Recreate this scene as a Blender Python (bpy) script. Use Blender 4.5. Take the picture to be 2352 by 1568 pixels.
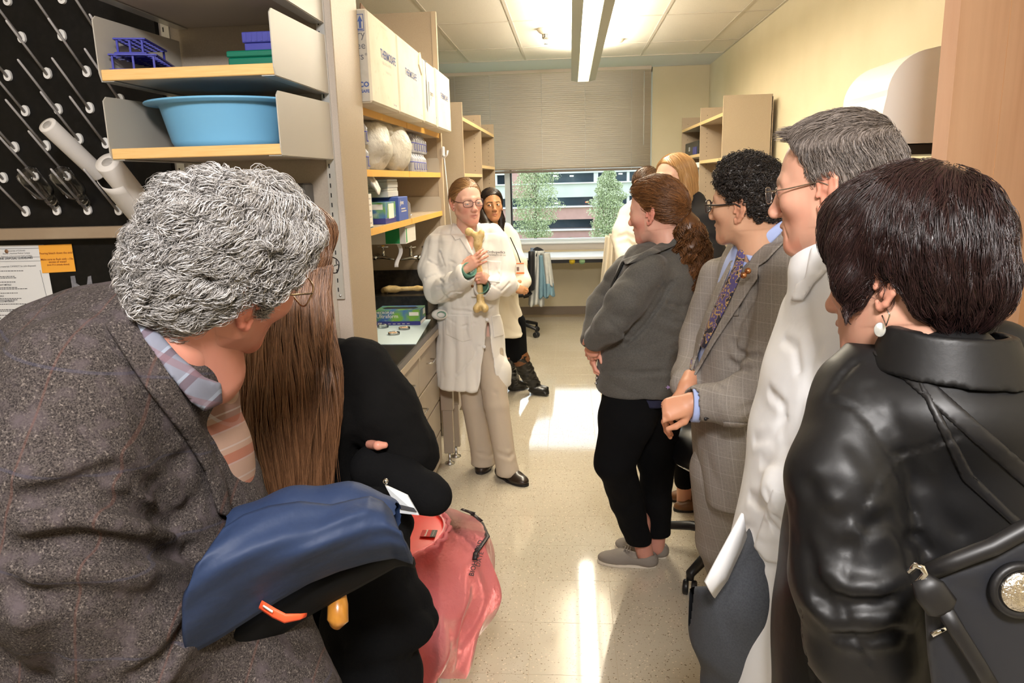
import bpy, bmesh, math, random
import numpy as np
from mathutils import Vector, Matrix
# ---------------------------------------------------------------- camera
FPX, CAMH = 1723.0, 1.66
_c = np.array([1176.0, 784.0])
_fy = np.array([134.0, -374.0, FPX]); _fy /= np.linalg.norm(_fy)
_n = np.array([214.0, 8016.0, FPX]); _n -= _fy * (_n @ _fy); _n /= np.linalg.norm(_n)
RC = np.stack([np.cross(_n, _fy), _fy, -_n])
scene = bpy.context.scene
for o in list(bpy.data.objects): bpy.data.objects.remove(o)
COL = scene.collection
cam_d = bpy.data.cameras.new('camera'); cam_d.sensor_width = 36.0; cam_d.lens = FPX / 2352 * 36
cam_d.clip_start = 0.02; cam_d.clip_end = 500
cam = bpy.data.objects.new('camera', cam_d); COL.objects.link(cam); scene.camera = cam
_m = Matrix.Identity(4)
for i in range(3):
    _m[i][0] = RC[i, 0]; _m[i][1] = -RC[i, 1]; _m[i][2] = -RC[i, 2]
_m[2][3] = CAMH
cam.matrix_world = _m
# ---------------------------------------------------------------- world, lights, exposure
scene.view_settings.view_transform = 'Standard'; scene.view_settings.look = 'None'
scene.view_settings.gamma = 1.0; scene.view_settings.exposure = 0.42
scene.view_settings.use_curve_mapping = False
w = bpy.data.worlds.new('overcast_sky'); scene.world = w; w.use_nodes = True
_bg = w.node_tree.nodes['Background']; _bg.inputs[0].default_value = (0.80, 0.91, 1.0, 1); _bg.inputs[1].default_value = 2.5
def area(name, loc, target, sx, sy, power, col):
    d = bpy.data.lights.new(name, 'AREA'); d.shape = 'RECTANGLE'; d.size = sx; d.size_y = sy; d.energy = power; d.color = col
    o = bpy.data.objects.new(name, d); COL.objects.link(o); o.location = loc
    o.rotation_euler = (Vector(target) - Vector(loc)).to_track_quat('-Z', 'Y').to_euler()
    return o
WARM = (1.0, 0.90, 0.73); NEUT = (1.0, 0.96, 0.94)
area('pendant_down_light', (0.135, 5.45, 2.575), (0.135, 5.45, 0), 0.12, 4.5, 58, WARM)
area('pendant_up_light', (0.135, 5.45, 2.70), (0.135, 5.45, 3), 0.16, 4.5, 105, WARM)
area('vestibule_ceiling_light', (0.12, -0.62, 2.86), (0.35, 1.9, 0.9), 0.5, 0.5, 125, NEUT)  # unseen lamp added in place of the bounced camera flash
area('vestibule_ceiling_light', (-1.1, -0.6, 2.86), (-0.6, 1.9, 1.1), 0.5, 0.5, 20, NEUT)  # weaker unseen fill lamp, added to the left of the flash stand-in
# ---------------------------------------------------------------- pixel helpers (2352 x 1568 frame -> a point at a chosen depth)
def ray(px, py): return RC @ np.array([px - _c[0], py - _c[1], FPX])
def at(px, py, y):
    d = ray(px, py); t = y / d[1]; return np.array([d[0] * t, y, CAMH + d[2] * t])
def onz(px, py, z):
    d = ray(px, py); t = (z - CAMH) / d[2]; return np.array([d[0] * t, d[1] * t, z])
def onx(px, py, x):
    d = ray(px, py); t = x / d[0]; return np.array([x, d[1] * t, CAMH + d[2] * t])
V = lambda *a: np.array(a, float)
def nrm(v):
    v = np.asarray(v, float); return v / (np.linalg.norm(v) + 1e-12)
rng = np.random.default_rng(7)
# ---------------------------------------------------------------- materials
MATS = {}
def mat(name, col=(.8, .8, .8), rough=.5, metal=0.0, spec=.5, coat=0.0, trans=0.0, ior=1.45, alpha=1.0, emit=None, estr=1.0,
        noise=None, bump=None, attr=None, sheen=0.0, sss=0.0, wave=None, speck=None, island=None):
    if name in MATS: return MATS[name]
    m = bpy.data.materials.new(name); m.use_nodes = True; nt = m.node_tree; N = nt.nodes; L = nt.links
    b = N['Principled BSDF']
    b.inputs['Base Color'].default_value = (*col, 1); b.inputs['Roughness'].default_value = rough; b.inputs['Metallic'].default_value = metal
    b.inputs['Specular IOR Level'].default_value = spec; b.inputs['Coat Weight'].default_value = coat
    b.inputs['Transmission Weight'].default_value = trans; b.inputs['IOR'].default_value = ior; b.inputs['Alpha'].default_value = alpha
    if sheen: b.inputs['Sheen Weight'].default_value = sheen
    if sss:
        b.inputs['Subsurface Weight'].default_value = sss; b.inputs['Subsurface Radius'].default_value = (0.012, 0.005, 0.003); b.inputs['Subsurface Scale'].default_value = 0.6
    if emit: b.inputs['Emission Color'].default_value = (*emit, 1); b.inputs['Emission Strength'].default_value = estr
    pos = N.new('ShaderNodeNewGeometry')
    src = None
    def mix(a, bcol, fac, blend='MIX'):
        mx = N.new('ShaderNodeMix'); mx.data_type = 'RGBA'; mx.blend_type = blend
        if hasattr(a, 'is_linked'): L.new(a, mx.inputs[6])
        else: mx.inputs[6].default_value = (*a, 1)
        if hasattr(bcol, 'is_linked'): L.new(bcol, mx.inputs[7])
        else: mx.inputs[7].default_value = (*bcol, 1)
        if hasattr(fac, 'is_linked'): L.new(fac, mx.inputs[0])
        else: mx.inputs[0].default_value = fac
        return mx.outputs[2]
    def ntex(scale, detail=3, stretch=None, rot=None):
        vec = pos.outputs['Position']
        if stretch or rot:
            mp = N.new('ShaderNodeMapping'); L.new(vec, mp.inputs[0])
            if stretch: mp.inputs['Scale'].default_value = stretch
            if rot: mp.inputs['Rotation'].default_value = rot
            vec = mp.outputs[0]
        t = N.new('ShaderNodeTexNoise'); t.inputs['Scale'].default_value = scale; t.inputs['Detail'].default_value = detail
        L.new(vec, t.inputs['Vector']); return t.outputs['Fac'], vec
    def ramp(fac, a, bb):
        r = N.new('ShaderNodeMapRange'); L.new(fac, r.inputs[0]); r.inputs[1].default_value = a; r.inputs[2].default_value = bb; return r.outputs[0]
    if attr:
        at_ = N.new('ShaderNodeAttribute'); at_.attribute_name = attr; src = at_.outputs['Color']
    if noise:      # (scale, colour2, lo, hi, stretch)
        for nz in (noise if isinstance(noise, list) else [noise]):
            f, _ = ntex(nz[0], 4, nz[4] if len(nz) > 4 else None)
            src = mix(src if src else col, nz[1], ramp(f, nz[2], nz[3]))
    if speck:      # (scale, colour2, threshold)
        for sc, c2, th in speck:
            v = N.new('ShaderNodeTexVoronoi'); v.inputs['Scale'].default_value = sc; L.new(pos.outputs['Position'], v.inputs['Vector'])
            n2, _ = ntex(sc * .6, 2)
            lt = N.new('ShaderNodeMath'); lt.operation = 'LESS_THAN'; L.new(v.outputs['Distance'], lt.inputs[0])
            mm = N.new('ShaderNodeMath'); mm.operation = 'MULTIPLY'; L.new(n2, mm.inputs[0]); mm.inputs[1].default_value = th; L.new(mm.outputs[0], lt.inputs[1])
            src = mix(src if src else col, c2, lt.outputs[0])
    if wave:       # list of (direction, period, width, colour, strength)
        for dr, per, wd, c2, st in wave:
            dp = N.new('ShaderNodeVectorMath'); dp.operation = 'DOT_PRODUCT'; L.new(pos.outputs['Position'], dp.inputs[0]); dp.inputs[1].default_value = dr
            dv = N.new('ShaderNodeMath'); dv.operation = 'DIVIDE'; L.new(dp.outputs['Value'], dv.inputs[0]); dv.inputs[1].default_value = per
            fr = N.new('ShaderNodeMath'); fr.operation = 'FRACT'; L.new(dv.outputs[0], fr.inputs[0])
            lt = N.new('ShaderNodeMath'); lt.operation = 'LESS_THAN'; L.new(fr.outputs[0], lt.inputs[0]); lt.inputs[1].default_value = wd
            ml = N.new('ShaderNodeMath'); ml.operation = 'MULTIPLY'; L.new(lt.outputs[0], ml.inputs[0]); ml.inputs[1].default_value = st
            src = mix(src if src else col, c2, ml.outputs[0])
    if island:     # (colour2) random per strand
        src = mix(src if src else col, island, pos.outputs['Random Per Island'])
    if src is not None: L.new(src, b.inputs['Base Color'])
    if bump:       # list of (scale, strength, distance, stretch)
        prev = None
        for bp in (bump if isinstance(bump, list) else [bump]):
            f, _ = ntex(bp[0], 4, bp[3] if len(bp) > 3 else None)
            bn = N.new('ShaderNodeBump'); bn.inputs['Strength'].default_value = bp[1]; bn.inputs['Distance'].default_value = bp[2]
            L.new(f, bn.inputs['Height'])
            if prev: L.new(prev, bn.inputs['Normal'])
            prev = bn.outputs[0]
        L.new(prev, b.inputs['Normal'])
    MATS[name] = m
    return m
# ---------------------------------------------------------------- mesh builder
class MB:
    def __init__(s): s.v = []; s.f = []; s.mi = []; s.n = 0; s.sm = []
    def add(s, v, f, mi=0, smooth=False):
        v = np.asarray(v, float).reshape(-1, 3); s.v.append(v)
        for q in f: s.f.append(tuple(int(i) + s.n for i in q)); s.mi.append(mi); s.sm.append(smooth)
        s.n += len(v); return s
    def box(s, lo, hi, mi=0, bev=0.0, M=None):
        lo = np.minimum(lo, hi) if False else np.asarray(lo, float); hi = np.asarray(hi, float)
        if bev > 0:
            c = (lo + hi) / 2; h = (hi - lo) / 2; b = min(bev, h.min() * .95)
            pts = []; 
            for ax in range(3):
                for sg in (-1, 1):
                    for a in (-1, 1):
                        for bb in (-1, 1):
                            p = np.zeros(3); p[ax] = sg * h[ax]; p[(ax + 1) % 3] = a * (h[(ax + 1) % 3] - b); p[(ax + 2) % 3] = bb * (h[(ax + 2) % 3] - b); pts.append(p + c)
            bm = bmesh.new()
            for p in pts: bm.verts.new(p)
            r = bmesh.ops.convex_hull(bm, input=bm.verts)
            bm.normal_update(); bm.verts.index_update()
            vv = np.array([v.co for v in bm.verts]); ff = [[v.index for v in f.verts] for f in bm.faces]; bm.free()
        else:
            vv = np.array([[x, y, z] for x in (lo[0], hi[0]) for y in (lo[1], hi[1]) for z in (lo[2], hi[2])])
            ff = [(0, 1, 3, 2), (4, 6, 7, 5), (0, 4, 5, 1), (2, 3, 7, 6), (0, 2, 6, 4), (1, 5, 7, 3)]
        if M is not None: vv = vv @ np.asarray(M)[:3, :3].T + np.asarray(M)[:3, 3]
        return s.add(vv, ff, mi)
    def tube(s, pts, r, seg=8, mi=0, cap=True, smooth=True, flat=None, up=None):
        pts = np.asarray(pts, float); n = len(pts); r = np.broadcast_to(np.asarray(r, float), (n,))
        t = np.gradient(pts, axis=0); t /= np.linalg.norm(t, axis=1)[:, None] + 1e-12
        ref = V(*up) if up is not None else (V(0, 0, 1) if abs(t[0][2]) < .9 else V(1, 0, 0))
        u = nrm(np.cross(t[0], ref)); vs = []
        for i in range(n):
            u = nrm(u - t[i] * (u @ t[i])); w_ = np.cross(t[i], u)
            a = np.arange(seg) / seg * 2 * np.pi
            fl = 1 if flat is None else flat
            vs.append(pts[i] + r[i] * (np.cos(a)[:, None] * u + fl * np.sin(a)[:, None] * w_))
        vs = np.concatenate(vs); f = []
        for i in range(n - 1):
            for j in range(seg):
                k = (j + 1) % seg; f.append((i * seg + j, i * seg + k, (i + 1) * seg + k, (i + 1) * seg + j))
        if cap: f.append(tuple(range(seg))[::-1]); f.append(tuple((n - 1) * seg + j for j in range(seg)))
        return s.add(vs, f, mi, smooth)
    def lathe(s, prof, seg=24, o=(0, 0, 0), ax=(0, 0, 1), mi=0, smooth=True, sx=1.0, sy=1.0, ref=None):
        ax = nrm(ax); ref_ = nrm(ref) if ref is not None else (V(1, 0, 0) if abs(ax[0]) < .9 else V(0, 1, 0))
        u = nrm(ref_ - ax * (ref_ @ ax)); w_ = np.cross(ax, u); vs = []; f = []
        a = np.arange(seg) / seg * 2 * np.pi
        for r, z in prof: vs.append(np.asarray(o) + z * ax + r * (sx * np.cos(a)[:, None] * u + sy * np.sin(a)[:, None] * w_))
        n = len(prof)
        for i in range(n - 1):
            for j in range(seg):
                k = (j + 1) % seg; f.append((i * seg + j, i * seg + k, (i + 1) * seg + k, (i + 1) * seg + j))
        if prof[0][0] > 1e-6: f.append(tuple(range(seg))[::-1])
        if prof[-1][0] > 1e-6: f.append(tuple((n - 1) * seg + j for j in range(seg)))
        return s.add(np.concatenate(vs), f, mi, smooth)
    def prism(s, poly, o, xd, yd, th, mi=0, smooth=False):
        xd = nrm(xd); yd = nrm(yd); nz = np.cross(xd, yd); o = np.asarray(o, float); n = len(poly)
        a = np.array([o + p[0] * xd + p[1] * yd for p in poly]); b = a + nz * th
        f = [tuple(range(n))[::-1], tuple(range(n, 2 * n))] + [(i, (i + 1) % n, n + (i + 1) % n, n + i) for i in range(n)]
        return s.add(np.concatenate([a, b]), f, mi, smooth)
    def grid(s, P, mi=0, smooth=True, th=0.0):
        P = np.asarray(P, float); a, b = P.shape[:2]
        f = [(i * b + j, i * b + j + 1, (i + 1) * b + j + 1, (i + 1) * b + j) for i in range(a - 1) for j in range(b - 1)]
        if th:
            du = np.gradient(P, axis=0); dv = np.gradient(P, axis=1); nn = np.cross(du, dv); nn /= np.linalg.norm(nn, axis=2)[..., None] + 1e-12
            Q = P + nn * th; n = a * b
            f2 = [tuple(n + i for i in q[::-1]) for q in f]
            e = [(i * b, (i + 1) * b) for i in range(a - 1)] + [((i + 1) * b + b - 1, i * b + b - 1) for i in range(a - 1)]
            e += [(j + 1, j) for j in range(b - 1)] + [((a - 1) * b + j, (a - 1) * b + j + 1) for j in range(b - 1)]
            f = f + f2 + [(p, q, n + q, n + p) for p, q in e]
            return s.add(np.concatenate([P.reshape(-1, 3), Q.reshape(-1, 3)]), f, mi, smooth)
        return s.add(P.reshape(-1, 3), f, mi, smooth)
    def sphere(s, c, r, seg=16, rings=10, mi=0, R=None):
        r = np.broadcast_to(np.asarray(r, float), (3,)); th = np.linspace(0, np.pi, rings + 1); a = np.arange(seg) / seg * 2 * np.pi
        vs = [[0, 0, 1]]
        for t in th[1:-1]: vs += [[np.sin(t) * np.cos(x), np.sin(t) * np.sin(x), np.cos(t)] for x in a]
        vs.append([0, 0, -1]); vs = np.array(vs) * r
        if R is not None: vs = vs @ np.asarray(R).T
        f = [(0, 1 + j, 1 + (j + 1) % seg) for j in range(seg)]
        for i in range(rings - 2):
            for j in range(seg): k = (j + 1) % seg; f.append((1 + i * seg + j, 1 + (i + 1) * seg + j, 1 + (i + 1) * seg + k, 1 + i * seg + k))
        b = 1 + (rings - 2) * seg; f += [(b + j, b + seg, b + (j + 1) % seg) for j in range(seg)]
        return s.add(vs + np.asarray(c), f, mi, True)
    def mesh(s, name, off=None):
        me = bpy.data.meshes.new(name); v = np.concatenate(s.v) if s.v else np.zeros((0, 3))
        if off is not None: v = v - np.asarray(off)
        me.from_pydata(v.tolist(), [], s.f)
        me.polygons.foreach_set('material_index', s.mi); me.polygons.foreach_set('use_smooth', s.sm); me.update()
        return me
    def base(s):
        v = np.concatenate(s.v); lo = v.min(0); hi = v.max(0); return V((lo[0] + hi[0]) / 2, (lo[1] + hi[1]) / 2, lo[2])
    def build(s, name, mats, parent=None, label=None, cat=None, group=None, kind=None):
        b = s.base(); me = s.mesh(name, b); return link(name, me, b, mats, parent, label, cat, group, kind)
def tag(o, label=None, cat=None, group=None, kind=None):
    if label: o['label'] = label
    if cat: o['category'] = cat
    if group: o['group'] = group
    if kind: o['kind'] = kind
    return o
WLOC = {}
def link(name, me, b, mats, parent=None, label=None, cat=None, group=None, kind=None):
    o = bpy.data.objects.new(name, me); COL.objects.link(o)
    for m in (mats if isinstance(mats, (list, tuple)) else [mats]):
        if m: me.materials.append(m)
    b = np.asarray(b, float)
    if parent is not None: o.parent = parent; o.location = b - WLOC[parent.name]
    else: o.location = b
    WLOC[o.name] = b
    return tag(o, label, cat, group, kind)
def thing(name, loc, label, cat, group=None, kind=None):
    o = bpy.data.objects.new(name, None); COL.objects.link(o); o.location = loc; o.empty_display_size = .1
    WLOC[o.name] = np.asarray(loc, float); return tag(o, label, cat, group, kind)
def dup(o, b, parent=None, label=None, cat=None, rot=None):
    c = o.copy(); COL.objects.link(c); b = np.asarray(b, float)
    c.parent = parent; c.location = b - (WLOC[parent.name] if parent is not None else 0); WLOC[c.name] = b
    if label: c['label'] = label
    return c
def text(s, size, o, xd, yd, m, parent, name='lettering', th=.0003, align='LEFT', bold=0.0, sx=1.0):
    cu = bpy.data.curves.new('t', 'FONT'); cu.body = s; cu.size = size; cu.align_x = align; cu.resolution_u = 2; cu.offset = bold
    ob = bpy.data.objects.new('t', cu); me = bpy.data.meshes.new_from_object(ob)
    n = len(me.vertices); co = np.zeros(n * 3); me.vertices.foreach_get('co', co); co = co.reshape(-1, 3)
    xd = nrm(xd); yd = nrm(yd); nz = np.cross(xd, yd)
    wv = np.asarray(o, float) + co[:, :1] * sx * xd + co[:, 1:2] * yd + th * nz
    f = [tuple(p.vertices) for p in me.polygons]
    bpy.data.objects.remove(ob); bpy.data.curves.remove(cu); bpy.data.meshes.remove(me)
    mb = MB(); mb.add(wv, f); return mb.build(name, m, parent)
# ================================================================ room shell
XL, XR, YB, ZC = -3.0, 1.62, 9.30, 2.91
m_wall = mat('wall_paint', (.74, .66, .47), .75, noise=(3.0, (.70, .62, .43), .35, .75), bump=(220, .05, .002))
m_lam = mat('laminate_beige', (.42, .335, .235), .45, noise=(260, (.37, .29, .20), .3, .7), bump=(300, .04, .001))
m_part = mat('partition_laminate', (.46, .40, .345), .5, noise=(260, (.41, .355, .30), .3, .7), bump=(300, .05, .001))
m_floor = mat('vinyl_tile', (.54, .485, .385), .07, spec=1.0, noise=(2.2, (.50, .445, .345), .3, .7),
              speck=[(75, (.20, .15, .09), .33), (120, (.26, .22, .15), .25), (60, (.68, .60, .46), .36)], bump=[(7, .02, .01), (90, .012, .001)])
m_grout = mat('tile_joint', (.40, .32, .21), .5)
m_base = mat('vinyl_base', (.23, .18, .135), .5)
m_ctile = mat('ceiling_board', (.80, .76, .68), .9, noise=(160, (.74, .70, .62), .35, .65), bump=(240, .25, .002))
m_tbar = mat('ceiling_grid', (.62, .57, .49), .6)
m_gyp = mat('gypsum_paint', (.62, .62, .58), .8)
m_white = mat('white_paint', (.80, .80, .78), .5)
m_alu = mat('window_aluminium', (.66, .72, .74), .4, metal=.0)
m_maple = mat('maple', (.76, .50, .24), .42, noise=[(9, (.66, .40, .17), .35, .75, (1, 12, 14)), (2, (.82, .57, .30), .4, .8)], bump=(40, .05, .001))
m_mapleedge = mat('maple_edge', (.80, .52, .22), .4, noise=(14, (.72, .44, .16), .3, .7, (1, 1, 18)))
m_black = mat('black_epoxy', (.004, .0038, .0036), .5, spec=.25, noise=(60, (.008, .007, .0065), .4, .7))
m_blackp = mat('black_plastic', (.012, .012, .013), .38)
m_chrome = mat('chrome', (.75, .75, .74), .12, metal=1.0)
m_steel = mat('brushed_steel', (.55, .55, .54), .32, metal=1.0)
m_galv = mat('zinc_standard', (.62, .62, .60), .35, metal=.7)
m_paper = mat('paper', (.82, .82, .82), .7)
m_ink = mat('black_ink', (.03, .03, .035), .7)
m_dark = mat('dark_void', (.01, .01, .01), .9)

# floor: slab and vinyl tiles
fl = MB().box((XL, -2.2, -.12), (XR, YB, -.0006)).build('floor', m_grout, kind='structure')
T = .306; tb = MB().box((-T / 2 + .0006, -T / 2 + .0006, -.0006), (T / 2 - .0006, T / 2 - .0006, 0.0), bev=.0004)
tme = tb.mesh('tile'); tme.materials.append(m_floor); first = True
for i in range(-5, 6):
    for j in range(-1, 30):
        cx = -.16 + (i + .5) * T; cy = 2.274 + (j - 8 + .5) * .3105
        if cx < -.95 or cx + T / 2 > XR or cy + .16 > YB: continue
        if cy < 1.2: continue
        o = bpy.data.objects.new('tile', tme); COL.objects.link(o); o.parent = fl; o.location = V(cx, cy, 0) - WLOC[fl.name]; o.scale = (1, .3105 / T, 1)
far = MB().box((XL, -2.2, -.0006), (-1.1, YB, 0.0)).box((-1.1, -2.2, -.0006), (XR, 1.17, 0)).build('floor_field', m_floor, fl)
# ceiling: gypsum border, grid and boards
ce = MB().box((XL, -2.2, ZC + .02), (XR, YB, ZC + .12)).build('ceiling', m_gyp, kind='structure')
MB().box((XL, 8.45, ZC - .005), (XR, YB, ZC + .02)).build('border_strip', m_gyp, ce)
gb = MB(); xs = [-.465 + .61 * k for k in range(-4, 4)]; ys = [7.68 - 1.25 * k for k in range(0, 8)]
for x in xs: gb.box((x - .012, -2.2, ZC - .004), (x + .012, 8.45, ZC + .012))
for y in ys: gb.box((XL, y - .012, ZC - .0035), (XR, y + .012, ZC + .012))
gb.box((XR - .02, -2.2, ZC - .006), (XR, 8.45, ZC + .012)); gb.box((XL, 8.43, ZC - .006), (XR, 8.46, ZC + .012))
gb.build('ceiling_grid', m_tbar, ce)
xe = [XL] + [x for x in xs if x > XL + .1] + [XR]; ye = sorted([-2.2] + [y for y in ys if y > -2] + [8.45])
for a, b in zip(xe[:-1], xe[1:]):
    for c, d in zip(ye[:-1], ye[1:]):
        MB().box((a + .01, c + .01, ZC), (b - .01, d - .01, ZC + .016)).build('ceiling_tile', m_ctile, ce)
# walls
WX0, WX1, WZ0, WZ1 = -1.56, .968, .905, 2.905
wb = MB().box((XL, YB, 0), (WX0, YB + .18, ZC + .1)).box((WX1, YB, 0), (XR + .1, YB + .18, ZC + .1)).box((WX0, YB, 0), (WX1, YB + .18, WZ0 - .09)).box((WX0, YB, WZ1), (WX1, YB + .18, ZC + .1))
wb = wb.build('wall_back', m_wall, kind='structure')
MB().box((XR, -2.2, 0), (XR + .12, YB, ZC + .1)).build('wall_right', m_wall, kind='structure')
MB().box((XL - .12, -2.2, 0), (XL, YB, ZC + .1)).build('wall_left_side', m_wall, kind='structure')
MB().box((XL, -2.32, 0), (XR + .1, -2.2, ZC + .1)).build('wall_front', m_wall, kind='structure')
MB().box((-1.0, YB - .012, 0), (XR, YB, .10)).build('baseboard_back', m_base, kind='structure')
MB().box((XR - .012, 3.2, 0), (XR, YB - .012, .10)).build('baseboard_right', m_base, kind='structure')
pl = MB().box((XL, 2.45, 0), (-.74, 2.75, ZC)).build('wall_left', m_part, kind='structure')
MB().box((-.7405, 2.452, 0), (-.737, 2.748, ZC)).build('end_cap', m_lam, pl)
# window
wn = thing('window_1', (0, YB, WZ0), 'wide aluminium framed window with blind half lowered in the back wall', 'window', kind='structure')
fr = MB()
for x0, x1 in [(WX0, WX0 + .06), (WX1 - .045, WX1), (-.80, -.735)]: fr.box((x0, YB + .03, WZ0), (x1, YB + .12, WZ1))
fr.box((WX0, YB + .03, WZ0), (WX1, YB + .12, WZ0 + .035)).box((WX0, YB + .03, WZ1 - .05), (WX1, YB + .12, WZ1))
fr.build('frame', m_alu, wn)
MB().box((-.735, YB + .03, WZ0), (-.715, YB + .11, WZ1)).build('gasket', m_blackp, wn)
m_glass = mat('window_glass', (.97, 1.0, 1.0), .0, trans=1.0, ior=1.0, spec=.2)
MB().box((WX0 + .06, YB + .07, WZ0 + .035), (-.80, YB + .076, WZ1 - .05)).build('pane', m_glass, wn)
MB().box((-.715, YB + .07, WZ0 + .035), (WX1 - .045, YB + .076, WZ1 - .05)).build('pane', m_glass, wn)
MB().box((WX0, YB - .03, WZ0 - .022), (WX1, YB + .12, WZ0), bev=.004).build('sill', m_white, wn)
MB().box((WX0, YB - .006, WZ0 - .1), (WX1, YB + .06, WZ0 - .022)).build('apron', mat('sill_apron', (.50, .44, .37), .5), wn)
# horizontal blind
bl = thing('window_blind', (-.29, 9.22, 1.74), 'beige aluminium horizontal blind lowered over upper window', 'blind')
m_slat = mat('blind_slat', (.70, .61, .50), .45, spec=.4)
BX0, BX1 = -1.53, .945
MB().box((BX0, 9.19, 2.87), (BX1, 9.25, 2.905)).build('head_rail', m_slat, bl)
MB().box((BX0, 9.205, 1.74), (BX1, 9.235, 1.768), bev=.004).build('bottom_rail', mat('blind_rail', (.20, .16, .12), .4), bl)
ns = 48; sm = MB()
ang = np.linspace(0, 1, 5); cs = []
for t in ang:
    a = math.radians(54); wv = (t - .5) * .0295; cs.append((wv * math.cos(a), -wv * math.sin(a) * 1.0 + .0018 * (1 - (2 * t - 1) ** 2)))
P = np.array([[(x, c[0], c[1]) for c in cs] for x in (BX0 + .29 - .0, BX1 + .29)])
sm.grid(P, th=.0006); sme = sm.mesh('slat'); sme.materials.append(m_slat)
for k in range(ns):
    o = bpy.data.objects.new('slat', sme); COL.objects.link(o); o.parent = bl
    o.location = V(-.29, 9.22, 1.785 + k * .0228) - WLOC[bl.name]
for x in (-1.35, -.94, -.33, .18, .72):
    MB().tube([(x, 9.203, 2.87), (x, 9.203, 1.75)], .0012, 5).build('ladder_cord', m_white, bl)
MB().tube([(.86, 9.19, 2.85), (.862, 9.185, 2.02)], .004, 6).build('tilt_wand', m_white, bl)
# pendant luminaire
lp = thing('pendant_light', (.135, 5.4, 2.58), 'long grey pendant light fixture with ribbed glowing diffuser under ceiling', 'light')
m_lg = mat('fixture_grey', (.50, .50, .47), .45)
m_lum = mat('lit_diffuser', (.9, .85, .7), .4, emit=(1.0, .88, .66), estr=.95)
yy0, yy1 = 3.15, 7.78
for sx in (-1, 1):
    x0 = .135 + sx * .055; x1 = .135 + sx * .118
    MB().prism([(x0, 2.585), (x1, 2.60), (x1 - sx * .004, 2.665), (x0 + sx * .012, 2.655)] if sx > 0 else [(x0, 2.585), (x0 + sx * .012, 2.655), (x1 - sx * .004, 2.665), (x1, 2.60)], (0, yy1, 0), (1, 0, 0), (0, 0, 1), yy1 - yy0).build('side_housing', m_lg, lp)
for k in range(4):
    a = yy1 - k * 1.16; b = a - 1.14; dfm = MB()
    nn = 60; Y = np.linspace(b, a, nn)
    Pz = np.array([[(x, y, 2.592 + .0022 * math.sin(i * 2.1)) for x in (.082, .188)] for i, y in enumerate(Y)])
    dfm.grid(Pz, th=.003); dfm.build('diffuser', m_lum, lp)
for y in (4.0, 6.4): MB().tube([(.135, y, 2.66), (.135, y, ZC)], .003, 6).build('suspension_cable', m_steel, lp)
MB().box((.10, yy0, 2.655), (.17, yy1, 2.675)).build('spine', m_lg, lp)
# smoke detector, sprinkler, motion sensor
p = onz(1254, 66, ZC)
sd = thing('smoke_detector', p, 'cream smoke detector on ceiling left of pendant light', 'detector')
m_cream = mat('cream_plastic', (.74, .68, .55), .5)
MB().lathe([(.078, 0), (.078, -.012), (.062, -.03), (.035, -.045)], 24, p).build('housing', m_cream, sd)
MB().lathe([(.034, -.045), (.034, -.072), (.024, -.078)], 20, p).build('sensor_cage', mat('detector_grille', (.45, .41, .34), .5, wave=[((1, 1, 0), .02, .3, (.05, .05, .05), 1)]), sd)
p = onz(1254, 88, ZC)
sp = thing('sprinkler_head', p, 'small chrome fire sprinkler head below smoke detector', 'sprinkler')
MB().lathe([(.032, 0), (.032, -.004), (.012, -.008)], 18, p).build('escutcheon', m_chrome, sp)
MB().tube([p + V(-.014, 0, -.008), p + V(-.016, 0, -.03), p + V(0, 0, -.045), p + V(.016, 0, -.03), p + V(.014, 0, -.008)], .003, 6).build('frame_arm', m_chrome, sp)
MB().lathe([(.004, -.045), (.02, -.048), (.02, -.050), (0, -.051)], 16, p).build('deflector', m_chrome, sp)
p = onz(1420, 90, ZC)
ms = thing('motion_sensor', p, 'small cream ceiling sensor right of pendant light', 'sensor')
MB().lathe([(.055, 0), (.055, -.01), (.04, -.026), (0, -.034)], 22, p).build('dome', m_cream, ms)
MB().lathe([(.06, 0), (.06, -.004), (.05, -.006)], 22, p).build('mount_ring', m_cream, ms)
# unseen fixtures added behind the camera, standing in for its flash
for i, (x, y) in enumerate([(.12, -.62), (-1.1, -.6)]):
    q = thing('ceiling_light', (x, y, ZC - .03), ['square ceiling light behind the viewer, above the walkway', 'square ceiling light behind the viewer, near the sink'][i], 'light')
    MB().box((x - .31, y - .31, ZC - .012), (x + .31, y + .31, ZC)).build('trim_frame', m_white, q)

# ---------------------------------------------------------------- outside: ground, parking garage, trees
m_grass = mat('grass', (.16, .24, .06), .9, noise=(1.5, (.26, .30, .10), .3, .7))
GZ = -6.3
tag(MB().box((-70, 14, GZ - .5), (70, 140, GZ)).build('ground', m_grass), 'green lawn in front of the parking garage', 'lawn', kind='stuff')
gr = thing('parking_garage', (0, 100, GZ), 'red brick and concrete parking garage seen through window', 'building')
m_brick = mat('garage_brick', (.52, .30, .27), .85, noise=(.8, (.44, .25, .23), .3, .7))
m_conc = mat('garage_concrete', (.60, .60, .57), .85, noise=(.5, (.52, .52, .50), .3, .7))
m_ledge = mat('garage_ledge', (.78, .80, .82), .7)
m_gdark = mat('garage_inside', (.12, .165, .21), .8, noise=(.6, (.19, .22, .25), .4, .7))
zz = lambda py, x=1300: at(x, py, 100)[2]
rows = [(400, 421, 0), (453, 476, 0), (504, 527, 0)]
MB().box((-45, 104, GZ), (45, 120, 14)).build('deck_interior', m_gdark, gr)
def band(y0, y1, m, name, x0=-45, x1=45, t=0): MB().box((x0, 100 - t, zz(y1)), (x1, 104, zz(y0))).build(name, m, gr)
band(527, 552, m_brick, 'brick_band'); band(476, 504, m_brick, 'brick_band'); band(421, 453, m_conc, 'concrete_band'); band(330, 398, m_conc, 'concrete_band')
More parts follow.
